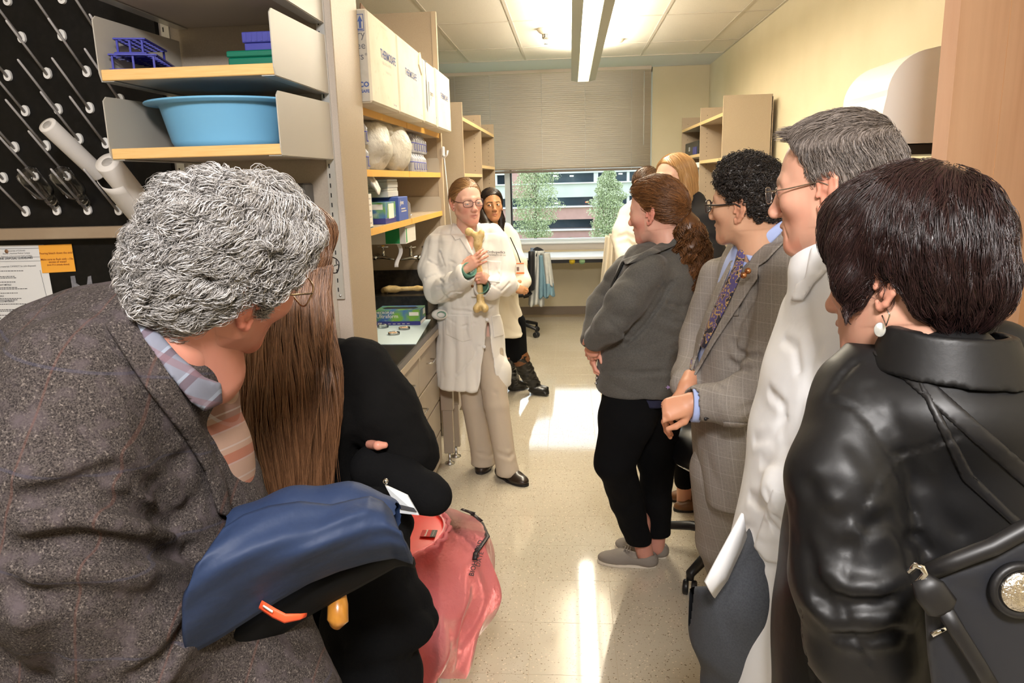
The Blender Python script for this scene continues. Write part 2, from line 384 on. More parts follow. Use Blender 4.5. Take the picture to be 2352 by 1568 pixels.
for y in (421, 475, 528): band(y - 1.6, y + 1.2, m_ledge, 'ledge', t=.3)
for px0, px1 in [(1128, 1142), (1364, 1374), (1100, 1110), (1440, 1446)]:
    a = at(px0, 440, 100)[0]; b = at(px1, 440, 100)[0]
    for y0, y1 in [(398, 421), (453, 475), (504, 527)]: MB().box((a, 100.1, zz(y1)), (b, 101, zz(y0))).build('pier', m_brick if y0 > 480 else m_conc, gr)
a = at(1362, 440, 100)[0]; b = at(1420, 440, 100)[0]
MB().box((a, 99.9, zz(552)), (b, 101, zz(476))).build('brick_tower', m_brick, gr)
a = at(1174, 440, 100)[0]; b = at(1232, 440, 100)[0]
MB().box((a, 99.8, zz(452)), (b, 104, zz(330))).build('brick_bay', m_brick, gr)
m_carlight = mat('car_tail_light', (.9, .1, .05), .4, emit=(1, .12, .05), estr=3)
m_glow = mat('garage_lamp', (.9, 1, .9), .4, emit=(.9, 1, .85), estr=2.5)
for px, py in [(1348, 464), (1359, 472)]:
    c = at(px, py, 102); MB().box(c - V(.22, .1, .06), c + V(.22, .1, .06), bev=.03).build('tail_light', m_carlight, gr)
for px, py in [(1275, 404), (1278, 467), (1313, 404), (1425, 399)]:
    c = at(px, py, 103); MB().box(c - V(.25, .3, .08), c + V(.25, .3, .08)).build('garage_lamp', m_glow, gr)
m_leaf = mat('spring_leaves', (.36, .42, .22), .7, island=(.56, .58, .40))  # lightened and greyed, so distance haze is put into the leaf colours
m_bark = mat('bark', (.16, .13, .10), .9)
def tree(pxc, pyb, pyt, halfw, Y, label, seed, shape):
    r = np.random.default_rng(seed); b = at(pxc, pyb, Y); b[2] = GZ; top = at(pxc, pyt, Y)[2]; hw = halfw * Y / FPX
    t = thing('tree', b, label, 'tree')
    tk = MB(); h = top - b[2]; zt = at(pxc, 545, Y)[2]
    tk.tube([b, b + V(.1, 0, h * .5), b + V(0, 0, h * .92)], [.18, .12, .03], 8)
    for k in range(9):
        z = (.25 + .06 * k) * h; a = r.uniform(0, 6.28); tk.tube([b + V(0, 0, z), b + V(hw * .55 * math.cos(a), hw * .4 * math.sin(a), z + h * .22)], [.05, .015], 5)
    tk.build('trunk', m_bark, t)
    n = 16000; u = r.random(n); z0 = (zt - b[2]) / h
    zf = z0 + (1 - z0) * u; rad = hw * shape((zf - z0) / (1 - z0)); a = r.uniform(0, 6.283, n); q = np.sqrt(r.random(n)) * rad
    lump = 1 + .22 * np.sin(a * 3 + zf * 19) + .16 * np.sin(zf * 47 + a)
    c = np.stack([b[0] + q * lump * np.cos(a), b[1] + .6 * q * lump * np.sin(a), b[2] + zf * h], 1)
    d1 = r.normal(size=(n, 3)); d1 /= np.linalg.norm(d1, axis=1)[:, None]; d2 = np.cross(d1, r.normal(size=(n, 3))); d2 /= np.linalg.norm(d2, axis=1)[:, None]
    s_ = r.uniform(.05, .12, n)[:, None]
    vv = np.stack([c - d1 * s_, c + d2 * s_ * .6, c + d1 * s_, c - d2 * s_ * .6], 1).reshape(-1, 3)
    me = bpy.data.meshes.new('foliage'); me.from_pydata((vv - b).tolist(), [], np.arange(4 * n).reshape(-1, 4).tolist()); link('foliage', me, b, m_leaf, t, kind='stuff')
tree(1230, 556, 330, 44, 84, 'pale green leafy tree outside the window, left of the two', 3, lambda t: .35 + 1.0 * np.sin(np.pi * np.clip(t * .9 + .08, 0, 1)) ** .8 - .30 * t)
tree(1398, 556, 392, 36, 82, 'upright green tree outside the window, right of the two', 5, lambda t: .5 + .8 * np.sin(np.pi * np.clip(t * .75 + .15, 0, 1)) - .45 * t)
hb = np.random.default_rng(2); hm = MB()
for k in range(60):
    c = at(1150 + k * 6 + hb.uniform(-2, 2), 545, 97); c[2] = GZ + .15; hm.sphere(c, hb.uniform(.25, .5), 7, 5)
tag(hm.build('hedge', mat('hedge_leaf', (.16, .17, .09), .9, noise=(6, (.25, .25, .14), .4, .7))), 'low row of shrubs along the garage base', 'hedge', kind='stuff')
# ================================================================ left bay: wall standards, shelves, drying board, sink wall
YW = 2.45
def standard(px0, py0, py1, x, par):
    t = MB().box((x - .013, YW - .012, 1.285), (x + .013, YW, 2.60)).build('shelf_standard', m_galv, par)
    sl = MB()
    for k in range(42):
        z = 1.31 + k * .031
        for dx in (-.005,): sl.box((x + dx - .0018, YW - .0126, z), (x + dx + .0018, YW - .0118, z + .014))
    sl.build('slot', m_dark, t); MB().sphere((x, YW - .012, 1.297), (.005, .003, .005), 10, 6).build('screw', m_steel, t)
standard(0, 0, 0, -.772, pl); standard(0, 0, 0, -1.275, pl)
MB().box((-1.262, YW - .004, 1.0), (-.786, YW, 2.7)).build('back_panel', mat('shelf_back_panel', (.40, .345, .28), .55, noise=(200, (.36, .31, .25), .3, .7)), pl)
m_brk = mat('bracket_grey', (.44, .41, .36), .4, spec=.4)
def shelf(z, label):
    s = thing('wall_shelf', (-1.0, 2.2, z - .03), label, 'shelf', 'shelves above the sink')
    MB().box((-1.232, 2.002, z - .027), (-.762, YW - .014, z)).build('board', mat('shelf_under', (.40, .35, .29), .5), s)
    MB().box((-1.232, 1.996, z - .0275), (-.762, 2.004, z + .0005), bev=.002).build('front_edge', m_mapleedge, s)
    for x0, x1 in ((-1.2345, -1.2315), (-.7625, -.7595)):
        zt = z + .135 if x0 < -1 else z + .135
        MB().prism([(1.998, z - .029), (1.990, z - .01), (1.990, zt - .012), (2.004, zt), (YW - .012, zt + .01), (YW - .012, z - .029)], (x0, 0, 0), (0, 1, 0), (0, 0, 1), x1 - x0).build('bracket', m_brk, s)
        sg = 1 if x0 < -1 else -1
        MB().box((min(x0, x0 + sg * .035), 1.998, z - .0305), (max(x0, x0 + sg * .035), YW - .012, z - .0285)).build('flange', m_galv, s)
    return s
shelf(1.770, 'lower wall shelf holding the light blue plastic basin'); shelf(1.972, 'wall shelf holding the blue tube racks and green box'); shelf(2.182, 'topmost wall shelf, cut by the upper picture edge')
# basin
m_basin = mat('blue_basin_plastic', (.18, .46, .72), .38, sss=0.0)
bc = V(-.995, 2.20, 1.7705)
ob = thing('wash_basin', bc, 'light blue oval plastic wash basin on lower shelf', 'basin')
pr = [(.135, 0), (.150, .006), (.158, .02), (.182, .118), (.184, .120), (.222, .124), (.224, .127), (.222, .130), (.180, .129), (.176, .126), (.153, .022), (.146, .008), (0, .006)]
MB().lathe([(r * 1.0, z) for r, z in pr], 48, bc, sx=1.0, sy=.86).build('bowl', m_basin, ob)
# tube racks
m_rack = mat('blue_rack_plastic', (.007, .010, .27), .35)
def rack(lo, w_, d, h, rows, cols, label, yaw):
    t = thing('tube_rack', lo, label, 'rack', 'blue tube racks on the shelf')
    ca, sa = math.cos(yaw), math.sin(yaw); M = np.eye(4); M[:2, :2] = [[ca, -sa], [sa, ca]]; M[:3, 3] = lo
    for lev, z in enumerate((0.0, h - .004)):
        for nm, z0 in (('tray' if lev == 0 else 'top_grid', z),):
            g = MB(); px_ = w_ / cols; py_ = d / rows
            for i in range(cols + 1): g.box((i * px_ - .003, 0, z0), (i * px_ + .003, d, z0 + .004), M=M)
            for j in range(rows + 1): g.box((0, j * py_ - .003, z0), (w_, j * py_ + .003, z0 + .004), M=M)
            if lev == 0: g.box((0, 0, z0), (w_, d, z0 + .002), M=M)
            g.build(nm, m_rack, t)
    for x, y in [(.006, .004), (w_ * .5, .004), (w_ - .006, .004), (.006, d - .004), (w_ - .006, d - .004)]:
        MB().box((x - .0025, y - .0025, 0), (x + .0025, y + .0025, h), M=M).build('post', m_rack, t)
rack(V(-1.215, 2.015, 1.973), .115, .225, .042, 8, 4, 'lower dark blue test tube rack stacked on shelf', .28)
rack(V(-1.205, 2.03, 2.0165), .075, .20, .040, 8, 4, 'upper dark blue test tube rack, stacked on another rack', .22)
m_green = mat('green_box_plastic', (.003, .14, .085), .35)
t = thing('storage_box', (-.86, 2.13, 1.9725), 'green plastic storage box with lid on middle shelf', 'box')
MB().box((-.92, 2.08, 1.9725), (-.775, 2.20, 2.003), bev=.003).build('base', m_green, t); MB().box((-.923, 2.077, 2.0035), (-.772, 2.203, 2.020), bev=.003).build('lid', m_green, t)
m_pur = mat('blue_violet_plastic', (.05, .055, .30), .35)
t = thing('storage_box', (-.83, 2.13, 2.0205), 'small violet blue box sitting on green box', 'box')
MB().box((-.875, 2.09, 2.0205), (-.778, 2.19, 2.040), bev=.002).build('base', m_pur, t); MB().box((-.879, 2.086, 2.0405), (-.774, 2.194, 2.068), bev=.002).build('lid', m_pur, t)
rb = MB()
for k in range(7): rb.box((-.872 + k * .015, 2.0845, 2.044), (-.866 + k * .015, 2.086, 2.066))
rb.build('rib', m_pur, t)
t = thing('wall_device', (-.85, 2.40, 1.57), 'small dark grey device on wall behind grey haired man', 'device')
MB().box((-.888, 2.36, 1.575), (-.836, YW - .005, 1.668), bev=.006).build('case', mat('device_grey', (.10, .10, .10), .4), t); MB().box((-.90, 2.365, 1.63), (-.889, 2.42, 1.662), bev=.003).build('jack', m_blackp, t)
# drying board
db = thing('drying_rack', (-1.9, 2.42, 1.53), 'black wall drying board with rows of white pegs', 'drying rack')
MB().box((-2.6, YW - .025, 1.545), (-1.30, YW - .001, 2.75)).build('board', m_black, db)
MB().box((-2.6, YW - .075, 1.508), (-1.372, YW - .001, 1.546), bev=.003).build('drip_trough', mat('trough_tan', (.33, .245, .165), .4, noise=(8, (.38, .29, .20), .4, .7)), db)
m_peg = mat('white_peg_plastic', (.80, .79, .77), .4); m_pegrod = mat('grey_peg_rod', (.52, .50, .50), .4)
YP = YW - .026
pegs = [(-60, 8), (20, 4), (145, 0), (53, 90), (145, 85), (-30, 92), (21, 177), (112, 172), (202, 168), (-60, 178), (61, 258), (136, 254), (209, 251), (-20, 262), (279, 232), (37, 341), (109, 338), (-50, 345), (184, 322), (246, 332), (11, 411), (84, 404), (157, 404), (-60, 415), (62, 488), (133, 485), (204, 484), (275, 485), (-12, 492), (-75, 495), (231, 82), (290, 160)]
pd = V(0, -.150, .135)
pbm = MB(); oval = [(.0125 * math.cos(a), (.018 if math.sin(a) > 0 else .013) * math.sin(a) + (.004 if math.sin(a) > 0 else 0)) for a in np.linspace(0, 2 * np.pi, 22)[:-1]]
pbm.prism(oval, (0, 0, 0), (1, 0, 0), (0, 0, 1), .009); pbme = pbm.mesh('peg_base'); pbme.materials.append(m_peg)
prm = MB().tube([V(0, 0, 0), pd * .97, pd], [.0045, .0036, .0022], 8); prme = prm.mesh('peg_rod'); prme.materials.append(m_pegrod)
PEG = {}
for px, py in pegs:
    c = at(px, py, YP); PEG[(px, py)] = c
    o = bpy.data.objects.new('peg', pbme); COL.objects.link(o); o.parent = db; o.location = c - WLOC[db.name]
    r = bpy.data.objects.new('peg_rod', prme); COL.objects.link(r); r.parent = o; r.location = (0, -.008, 0)
# paper towel rolls on pegs
m_tow = mat('paper_towel', (.74, .70, .66), .9, bump=(260, .15, .001)); m_card = mat('cardboard_core', (.22, .13, .07), .9)
def roll(pa, pb, Ya, Yb, R, r, label):
    a = at(*pa, Ya); b = at(*pb, Yb); d = nrm(b - a); L = np.linalg.norm(b - a)
    t = thing('paper_towel_roll', b, label, 'paper roll', 'paper rolls hung on the pegs')
    MB().lathe([(r, 0), (R * .97, 0), (R, .004), (R * 1.0, L - .004), (R * .97, L), (r, L), (r, 0)], 32, a, d).build('paper', m_tow, t)
    MB().lathe([(r, .003), (r - .002, .003), (r - .002, L - .003), (r, L - .003)], 24, a, d).build('core', m_card, t)
    return t, a, d
t, a, d = roll((108, 286), (228, 400), 2.20, 2.37, .027, .0155, 'thin roll of paper towel on upper peg, deformed end')
t, a, d = roll((246, 372), (362, 516), 2.16, 2.385, .036, .0165, 'thicker roll of paper towel on lower peg beside grey hair')
sh = MB(); fp = []
u_ = nrm(np.cross(d, (0, 0, 1))); v_ = np.cross(d, u_)
for i in range(14):
    fp.append([a + d * s_ + (u_ * math.cos(1.0 + .16 * i) + v_ * math.sin(1.0 + .16 * i)) * (.0365 + .0018 * i * i * .12) for s_ in np.linspace(.07, .30, 9)])
sh.grid(fp, th=.0008); sh.build('loose_sheet', m_tow, t)
# glass bottles on pegs
m_gls = mat('clear_glass', (1, 1, 1), .02, trans=1.0, ior=1.45)
def bottle(base_px, label, sc=1.0):
    c = PEG[base_px]; d = nrm(-pd); o = c + pd * 1.02
    L = .135 * sc; pr = [(0, 0), (.030 * sc, .0), (.034 * sc, .004), (.034 * sc, .085 * sc), (.030 * sc, .096 * sc), (.016 * sc, .110 * sc), (.015 * sc, .118 * sc), (.018 * sc, .119 * sc), (.018 * sc, .122 * sc), (.015 * sc, .123 * sc), (.018 * sc, .127 * sc), (.018 * sc, .130 * sc), (.015 * sc, .132 * sc), (.016 * sc, L), (.013 * sc, L), (.0125 * sc, .110 * sc), (.0275 * sc, .094 * sc), (.0315 * sc, .084 * sc), (.0315 * sc, .006), (.028 * sc, .003), (0, .0028)]
    t = thing('glass_bottle', c, label, 'bottle', 'glassware drying on the pegs')
    MB().lathe(pr[:4], 32, o, d).build('body', m_gls, t)
    MB().lathe(pr, 32, o, d).build('vessel', m_gls, t)
    return t
def bottle1(base_px, label, off, sc=1.0):
    c = PEG[base_px]; d = nrm(-pd); o = c + pd * off + V(.004, 0, .008); L = .150 * sc
    pr = [(0, 0), (.026, .0), (.033, .005), (.034, .03), (.034, .085), (.030, .098), (.017, .116), (.016, .120), (.0185, .121), (.0185, .125), (.016, .126), (.0185, .130), (.0185, .134), (.016, .136), (.0165, .150), (.0135, .150), (.0125, .116), (.0275, .096), (.0315, .084), (.0315, .03), (.0305, .008), (.024, .004), (0, .0035)]
    return MB().lathe([(r * sc, z * sc) for r, z in pr], 36, o, d).build('glass_bottle', m_gls, None, label, 'bottle', 'glassware drying on the pegs')
bottle1((133, 485), 'clear glass bottle upside down on peg, left of the two', .86)
bottle1((204, 484), 'clear glass bottle upside down on peg, nearest paper roll', .86)
c = PEG[(-12, 492)] + V(.01, -.05, .02)
MB().lathe([(0, .0), (.05, .002), (.055, .01), (.052, .03), (.022, .09), (.016, .10), (.016, .125), (.018, .128), (.014, .128), (.014, .10), (.02, .088), (.049, .03), (.051, .012), (0, .005)], 36, c + nrm(pd) * .12, nrm(-pd)).build('glass_flask', m_gls, None, 'clear conical glass flask upside down at left edge', 'flask', 'glassware drying on the pegs')
# sink back wall: black splash, papers, tape, tube, tap
MB().box((-2.6, YW - .012, .92), (-1.36, YW, 1.508)).build('splash_panel', m_black, pl)
YS = YW - .0135
def sheet(name, corners, m, label, cat, Y=YS):
    P = [at(px, py, Y) for px, py in corners]
    t = thing(name, (P[0] + P[2]) / 2, label, cat); mb = MB()
    a = np.array(P); mb.add(np.concatenate([a, a + V(0, .0006, 0)]), [(0, 1, 2, 3), (7, 6, 5, 4), (0, 4, 5, 1), (1, 5, 6, 2), (2, 6, 7, 3), (3, 7, 4, 0)]); mb.build('paper', m, t); return t
gs = sheet('notice_sheet', [(-118, 768), (140, 776), (100, 562), (-150, 566)], m_paper, 'white printed sink disposal notice on black wall', 'notice')
O = at(0, 0, YS - .001); X_ = V(1, 0, 0); Z_ = V(0, 0, 1)
def ln(px, py, s, size, al='LEFT', par=gs, m=m_ink, bold=0.0, Y=YS - .0008): 
    yd = V(.02, 0, 1); text(s, size, at(px, py, Y), V(1, 0, .012), yd, m, par, align=al, bold=bold)
ln(38, 577, 'University of Colorado', .0068, 'CENTER'); ln(38, 583, 'Denver | Anschutz Medical Campus', .0068, 'CENTER'); ln(38, 589, 'Department of Environmental Health and Safety', .0058, 'CENTER')
ln(36, 595, 'SINK DISPOSAL GUIDELINES', .0100, 'CENTER', bold=.0002)
ln(36, 613, 'These materials CANNOT be sink-disposed:', .0082, 'CENTER')
heads = ['FLAMMABLE SOLVENTS', 'CORROSIVE MATERIALS', 'HALOGENATED SOLVENTS', 'TOXIC CHEMICALS/SOLVENT/HEAVY METALS', 'RADIOPHARMACEUTICALS', 'NON WATER SOLUBLE MATERIALS', 'INFECTIOUS OR BIOHAZARDOUS MATERIALS', 'RADIOACTIVE MATERIALS', 'SEWERED WATER', 'VI. EQUIPMENT DISCHARGE', 'MATERIALS']
bars = MB(); r_ = np.random.default_rng(5)
for k, hd in enumerate(heads):
    y = 620 + k * 12.6; ln(-72 + k * 2.2, y, hd, .0072, bold=.00015)
    for q in range(2 if k % 2 else 1):
        p = at(-40 + k * 1.8, y + 4 + 3.2 * q, YS - .0006); L = r_.uniform(.11, .16)
        x = p[0]
        while x < p[0] + L:
            wl = r_.uniform(.003, .010); bars.box((x, p[1], p[2]), (x + wl, p[1] + .0002, p[2] + .0022)); x += wl + .0018
for y, h in ((570, .0012), (590, .0010), (599, .0010), (768, .0012)):
    p = at(-60, y, YS - .0006); q = at(100 + (y - 570) * .15, y, YS - .0006); bars.box((p[0], p[1], q[2]), (q[0], p[1] + .0002, q[2] + h))
p = at(92, 620, YS - .0006); q = at(128, 768, YS - .0006); bars.tube([p, q], .0006, 4)
bars.build('printed_lines', m_ink, gs)
pc = at(15, 577, YS - .0008); MB().lathe([(.007, 0), (.007, -.0003)], 12, pc, (0, 1, 0)).build('crest', mat('crest_brown', (.30, .16, .08), .6), gs)
m_orange = mat('orange_note_paper', (.95, .43, .05), .7); m_oink = mat('brown_ink', (.30, .08, .02), .7)
on = sheet('sticky_note', [(97, 627), (174, 623), (164, 560), (88, 563)], m_orange, 'orange printed note about bleach beside white notice', 'note', YS - .003)
for px, py, s, sz in [(129, 583, 'Pouring bleach down the sink?', .0098), (131, 597, 'Make sure to flush with ~10x', .0098), (133, 603, 'excess of water!', .0098), (134, 609, '(even if it is already diluted)', .0072)]: ln(px, py, s, sz, 'CENTER', on, m_oink, .00012, Y=YS - .0042)
m_tape = mat('grey_tape_residue', (.26, .26, .29), .8, noise=(70, (.17, .17, .19), .35, .65))
pa = [(162, 634), (172, 633), (175, 650), (187, 658), (200, 655), (202, 635), (209, 633), (215, 672), (168, 675)]
for poly, lab in ((pa, 'grey torn tape residue on black wall, notched upper patch'), ([(169, 689), (193, 688), (195, 692), (199, 688), (220, 687), (221, 720), (172, 720)], 'grey tape residue on black wall, lower square patch')):
    q = [at(x, y, YS) for x, y in poly]; q0 = q[0]
    MB().prism([(v[0] - q0[0], v[2] - q0[2]) for v in q][::-1], q0 + V(0, .001, 0), (1, 0, 0), (0, 0, 1), .0018).build('tape_residue', m_tape, None, lab, 'tape')
t = thing('hanging_tube', at(277, 560, YS), 'white plastic tube hanging from clip under drying board', 'tube')
MB().tube([at(275, 545, YS - .012), at(275, 565, YS - .012)], [.006, .008], 8).build('clip', m_steel, t)
MB().tube([at(276, 570, YS - .014), at(278, 590, YS - .016), at(280, 622, YS - .014)], .0016, 6).build('wire', m_peg, t)
MB().tube([at(273, 612, YS - .014), at(274, 628, YS - .014), at(281, 690, YS - .014)], [.0065, .008, .008], 12).build('sleeve', m_peg, t)
t = thing('gooseneck_tap', (-1.75, 2.1, .92), 'chrome laboratory tap at left edge by notice', 'faucet')
q = at(12, 775, 2.06)
MB().tube([(q[0], q[1], .93), q + V(0, 0, -.03)], [.008, .008], 12).build('riser', m_chrome, t)
MB().lathe([(.012, -.03), (.02, -.02), (.021, .005), (.017, .012), (.019, .02), (.0, .026)], 18, q).build('valve_body', m_chrome, t)
MB().tube([q + V(0, 0, .0), q + V(-.05, -.01, .01), q + V(-.11, -.02, .012)], [.012, .011, .010], 12).build('spout', m_chrome, t)
# sink bench under the board
t = thing('sink_bench', (-1.85, 2.1, 0), 'black topped sink bench below drying board, hidden by jacket', 'bench')
MB().box((-2.9, 1.85, .90), (-.78, YW - .012, .93), bev=.004).build('worktop', m_black, t); MB().box((-2.9, 1.9, 0), (-.80, YW - .012, .90)).build('cabinet', m_lam, t)
# ================================================================ shelving unit behind the partition
YU0, YU1 = 2.752, 4.62
un = thing('shelving_unit', (-1.0, 3.7, .92), 'beige wall shelving unit with orange edged shelves above counter', 'shelving')
MB().box((-1.42, YU0, 0.925), (-1.40, YU1, 2.63)).build('back_panel', m_lam, un)
MB().box((-1.42, YU1, .30), (-.80, YU1 + .025, 2.63)).build('gable', m_lam, un)
MB().box((-.80, YU1 - .004, .30), (-.772, YU1 + .03, 2.63)).build('front_post', mat('post_tan', (.47, .37, .25), .45), un)
MB().box((-1.38, 3.70, 1.02), (-1.33, 3.76, 2.6)).build('service_post', m_lam, un)
m_bed = mat('shelf_laminate', (.45, .36, .26), .5)
m_edge = mat('golden_maple_edge', (.78, .44, .09), .4, noise=(12, (.70, .38, .07), .3, .7, (1, 14, 1)))
for z in (1.945, 1.715, 1.487):
    sh = MB().box((-1.36, YU0, z - .026), (-.79, YU1 - .005, z)).build('shelf', m_bed, un)
    MB().box((-.791, YU0, z - .027), (-.784, 3.705, z + .0005)).box((-.791, 3.715, z - .027), (-.784, YU1 - .005, z + .0005)).build('edge_band', m_edge, sh)
    for y in (3.71, YU1 - .01) if z < 1.9 else ():
        MB().prism([(-1.36, 0), (-.80, 0), (-.788, .012), (-.788, .10), (-.80, .115), (-1.36, .115)], (0, y + .0015, z - .028), (1, 0, 0), (0, 0, 1), .003).build('bookend', mat('bracket_tan', (.46, .40, .31), .4), sh)
# shipping boxes
m_box = mat('white_corrugated', (.72, .66, .53), .7, noise=[(7, (.64, .57, .43), .45, .8), (40, (.60, .53, .40), .6, .8)], bump=(30, .15, .002))
m_boxs = mat('grey_box_side', (.48, .44, .37), .7, noise=(30, (.42, .38, .31), .4, .7))
m_blue = mat('blue_print', (.06, .10, .28), .7); m_grey = mat('grey_print', (.12, .12, .13), .7); m_lp = mat('light_print', (.48, .45, .42), .7)
XB = -.705; Z0 = 1.9455
def sbox(y0, y1, z1, label, side=False, xb=XB):
    b = thing('shipping_box', (xb - .16, (y0 + y1) / 2, Z0), label, 'box', 'white insulated shipping boxes')
    bd = MB().box((xb - .34, y0, Z0), (xb, y1, z1), bev=.008).build('carton', m_box, b)
    MB().box((xb - .18, y0 + .004, z1), (xb - .15, y1 - .004, z1 + .001)).build('tape_strip', m_boxs, b)
    return b
X_ax = (0, 1, 0); ZU = (0, 0, 1)
def btext(b, y, z, s, size, m=m_blue, bold=0, xb=XB, sx=1.0): text(s, size, (xb + .0005, y, z), X_ax, ZU, m, b, bold=bold, sx=sx)
b1 = sbox(2.768, 3.208, 2.262, 'large white shipping box nearest the partition with open flap')
MB().box((XB - .335, 2.7665, 1.95), (XB - .008, 2.7685, 2.256)).build('end_panel', m_boxs, b1)
btext(b1, 2.93, 2.125, 'THERMOSAFE', .044, bold=.0008, sx=.92); btext(b1, 2.95, 2.103, 'INSULATED SHIPPER', .016, m_lp); btext(b1, 3.0, 2.075, 'Insulated Box', .016, m_lp); btext(b1, 2.95, 2.235, 'Temperature assurance', .012, m_lp); btext(b1, 3.10, 1.965, 'Thermosafe', .012, m_blue)
fe = lambda x, z, s, size, m, bold=0: text(s, size, (XB - .012 + x, 2.766, z), (1, 0, 0), ZU, m, b1, align='RIGHT', bold=bold)
fe(0, 2.165, 'try', .036, m_grey); fe(0, 2.128, 'free', .036, m_grey); fe(-.008, 2.092, 'ers', .036, m_grey); fe(.004, 2.105, '®', .012, m_grey)
fe(.004, 2.0, 'SONOCO', .024, m_blue, .001); fe(.004, 1.980, 'THERMOSAFE', .0145, m_blue, .0005)
ar = MB(); cx = XB - .036; zc = 2.215
for x0, x1, z0, z1 in [(-.022, -.020, -.028, .028), (.020, .022, -.028, .028), (-.022, .022, .026, .028), (-.022, .022, -.028, -.026), (-.018, .018, -.024, -.020)]: ar.box((cx + x0, 2.7655, zc + z0), (cx + x1, 2.7664, zc + z1))
for dx in (-.009, .009):
    ar.box((cx + dx - .004, 2.7655, zc - .018), (cx + dx + .004, 2.7664, zc + .006)); ar.prism([(-.009, .004), (.009, .004), (0, .024)], (cx + dx, 2.7664, zc), (1, 0, 0), ZU, .0008)
ar.build('up_arrow_mark', m_blue, b1)
fm = MB(); fm.prism([(3.02, 2.262), (3.20, 2.262), (3.21, 2.30), (3.15, 2.335), (3.06, 2.345)], (XB - .10, 0, 0), (0, 1, 0), ZU, .004); fm.build('open_flap', mat('brown_cardboard', (.16, .085, .045), .8), b1)
b2 = sbox(3.228, 3.735, 2.262, 'white shipping box second from the partition, torn corner')
btext(b2, 3.36, 2.118, 'THERMOSAFE', .042, bold=.0006, sx=.95); btext(b2, 3.46, 2.03, 'Insulated Box', .014, m_lp); btext(b2, 3.42, 2.235, 'Temperature assurance', .011, m_lp); btext(b2, 3.66, 1.97, 'Thermosafe', .011, m_blue)
tr = MB(); tr.prism([(3.66, 2.20), (3.72, 2.16), (3.735, 2.215), (3.70, 2.26), (3.67, 2.24)], (XB + .0, 0, 0), (0, 1, 0), ZU, .006); tr.build('torn_corner', m_box, b2)
b3 = sbox(3.752, 4.075, 2.245, 'white shipping box with thermometer mark, third from the partition', xb=XB + .004)
tm = MB()
tm.box((XB + .0042, 3.80, 2.235), (XB + .005, 3.855, 2.242)).box((XB + .0042, 3.818, 2.15), (XB + .005, 3.828, 2.237)).prism([(3.805, 2.02), (3.825, 2.0), (3.84, 2.02), (3.842, 2.13), (3.828, 2.16), (3.812, 2.15)], (XB + .0042, 0, 0), (0, 1, 0), ZU, .0008).prism([(3.875, 2.04), (3.883, 2.03), (3.892, 2.05), (3.894, 2.15), (3.878, 2.15)], (XB + .0042, 0, 0), (0, 1, 0), ZU, .0008)
tm.build('thermometer_mark', m_grey, b3); btext(b3, 3.92, 2.09, 'thermo', .034, m_grey, .0006, XB + .0045, .8); btext(b3, 3.92, 2.07, 'SAFE', .014, m_grey, .0003, XB + .0045)
b4 = sbox(4.15, 4.60, 2.255, 'white shipping box at far end of row above shelf')
btext(b4, 4.26, 2.112, 'THERMOSAFE', .042, bold=.0006, sx=1.0); btext(b4, 4.34, 2.04, 'Insulated Box', .013, m_lp); btext(b4, 4.32, 2.225, 'Temperature', .011, m_lp)
text('OCO', .022, (XB - .06, 4.1495, 1.99), (1, 0, 0), ZU, m_blue, b4, bold=.001); text('SAFE', .014, (XB - .055, 4.1495, 1.972), (1, 0, 0), ZU, m_blue, b4, bold=.0004)
# plastic wrapped bottles and bags on the middle shelf
m_clear = mat('clear_plastic_wrap', (.86, .82, .74), .18, spec=.6, trans=.72, ior=1.12, bump=(38, .7, .01))
m_pet = mat('clear_bottle_plastic', (.80, .80, .82), .15, trans=.6, ior=1.2); m_pbl = mat('blue_label_print', (.05, .06, .40), .5)
def bpack(y0, rows, cols, z0, label):
    t = thing('bottle_pack', (-.90, y0 + cols * .03, z0), label, 'bottle pack', 'shrink wrapped bottle packs')
    for i in range(rows):
        for j in range(cols):
            c = V(-.825 - i * .062, y0 + .03 + j * .062, z0)
            bo = MB().lathe([(.026, 0), (.028, .004), (.028, .065), (.020, .078), (.014, .084), (.014, .094), (0, .095)], 14, c).build('bottle', m_pet, t)
            MB().lathe([(.0285, .048), (.0285, .052)], 14, c).box(c + V(.0275, -.012, .012), c + V(.0287, -.008, .046)).box(c + V(.0275, -.012, .012), c + V(.0287, .012, .016)).build('label_print', m_pbl, bo)
    return t
for args in [(2.80, 2, 4, 1.7155, 'lower pack of clear bottles behind the partition edge'), (2.80, 2, 4, 1.812, 'upper pack of clear bottles behind the partition edge'), (3.90, 2, 6, 1.7155, 'lower pack of clear bottles at shelf far end'), (3.92, 2, 6, 1.812, 'upper pack of clear bottles at shelf far end')]: bpack(*args)
def lump(c, rad, name, m, label, cat, seed, amp=.12, grp=None):
    r = np.random.default_rng(seed); mb = MB(); mb.sphere((0, 0, 0), 1.0, 40, 26); v = mb.v[0]
    d = np.zeros(len(v))
    for k in range(14):
        f = r.normal(size=3) * r.uniform(1.5, 5); d += np.abs(np.sin(v @ f + r.uniform(0, 6))) * r.uniform(.3, 1)
    d = (d - d.mean()) / 3.0; v = v * (1 + amp * d)[:, None]; v[:, 2] = np.maximum(v[:, 2], -.82); mb.v[0] = v * np.asarray(rad) + np.asarray(c)
    return mb.build(name, m, None, label, cat, grp)
m_bag = mat('cloudy_plastic_bag', (.84, .79, .68), .28, spec=.6, trans=.35, ior=1.15, bump=(30, .8, .012))
lump((-.86, 3.24, 1.812), (.10, .16, .116), 'plastic_bag', m_bag, 'crumpled clear plastic bag on shelf nearest partition', 'bag', 1, grp='plastic bags on the shelf')
lump((-.85, 3.60, 1.822), (.10, .20, .128), 'plastic_bag', m_bag, 'bulging clear plastic bag in middle of shelf', 'bag', 2, grp='plastic bags on the shelf')
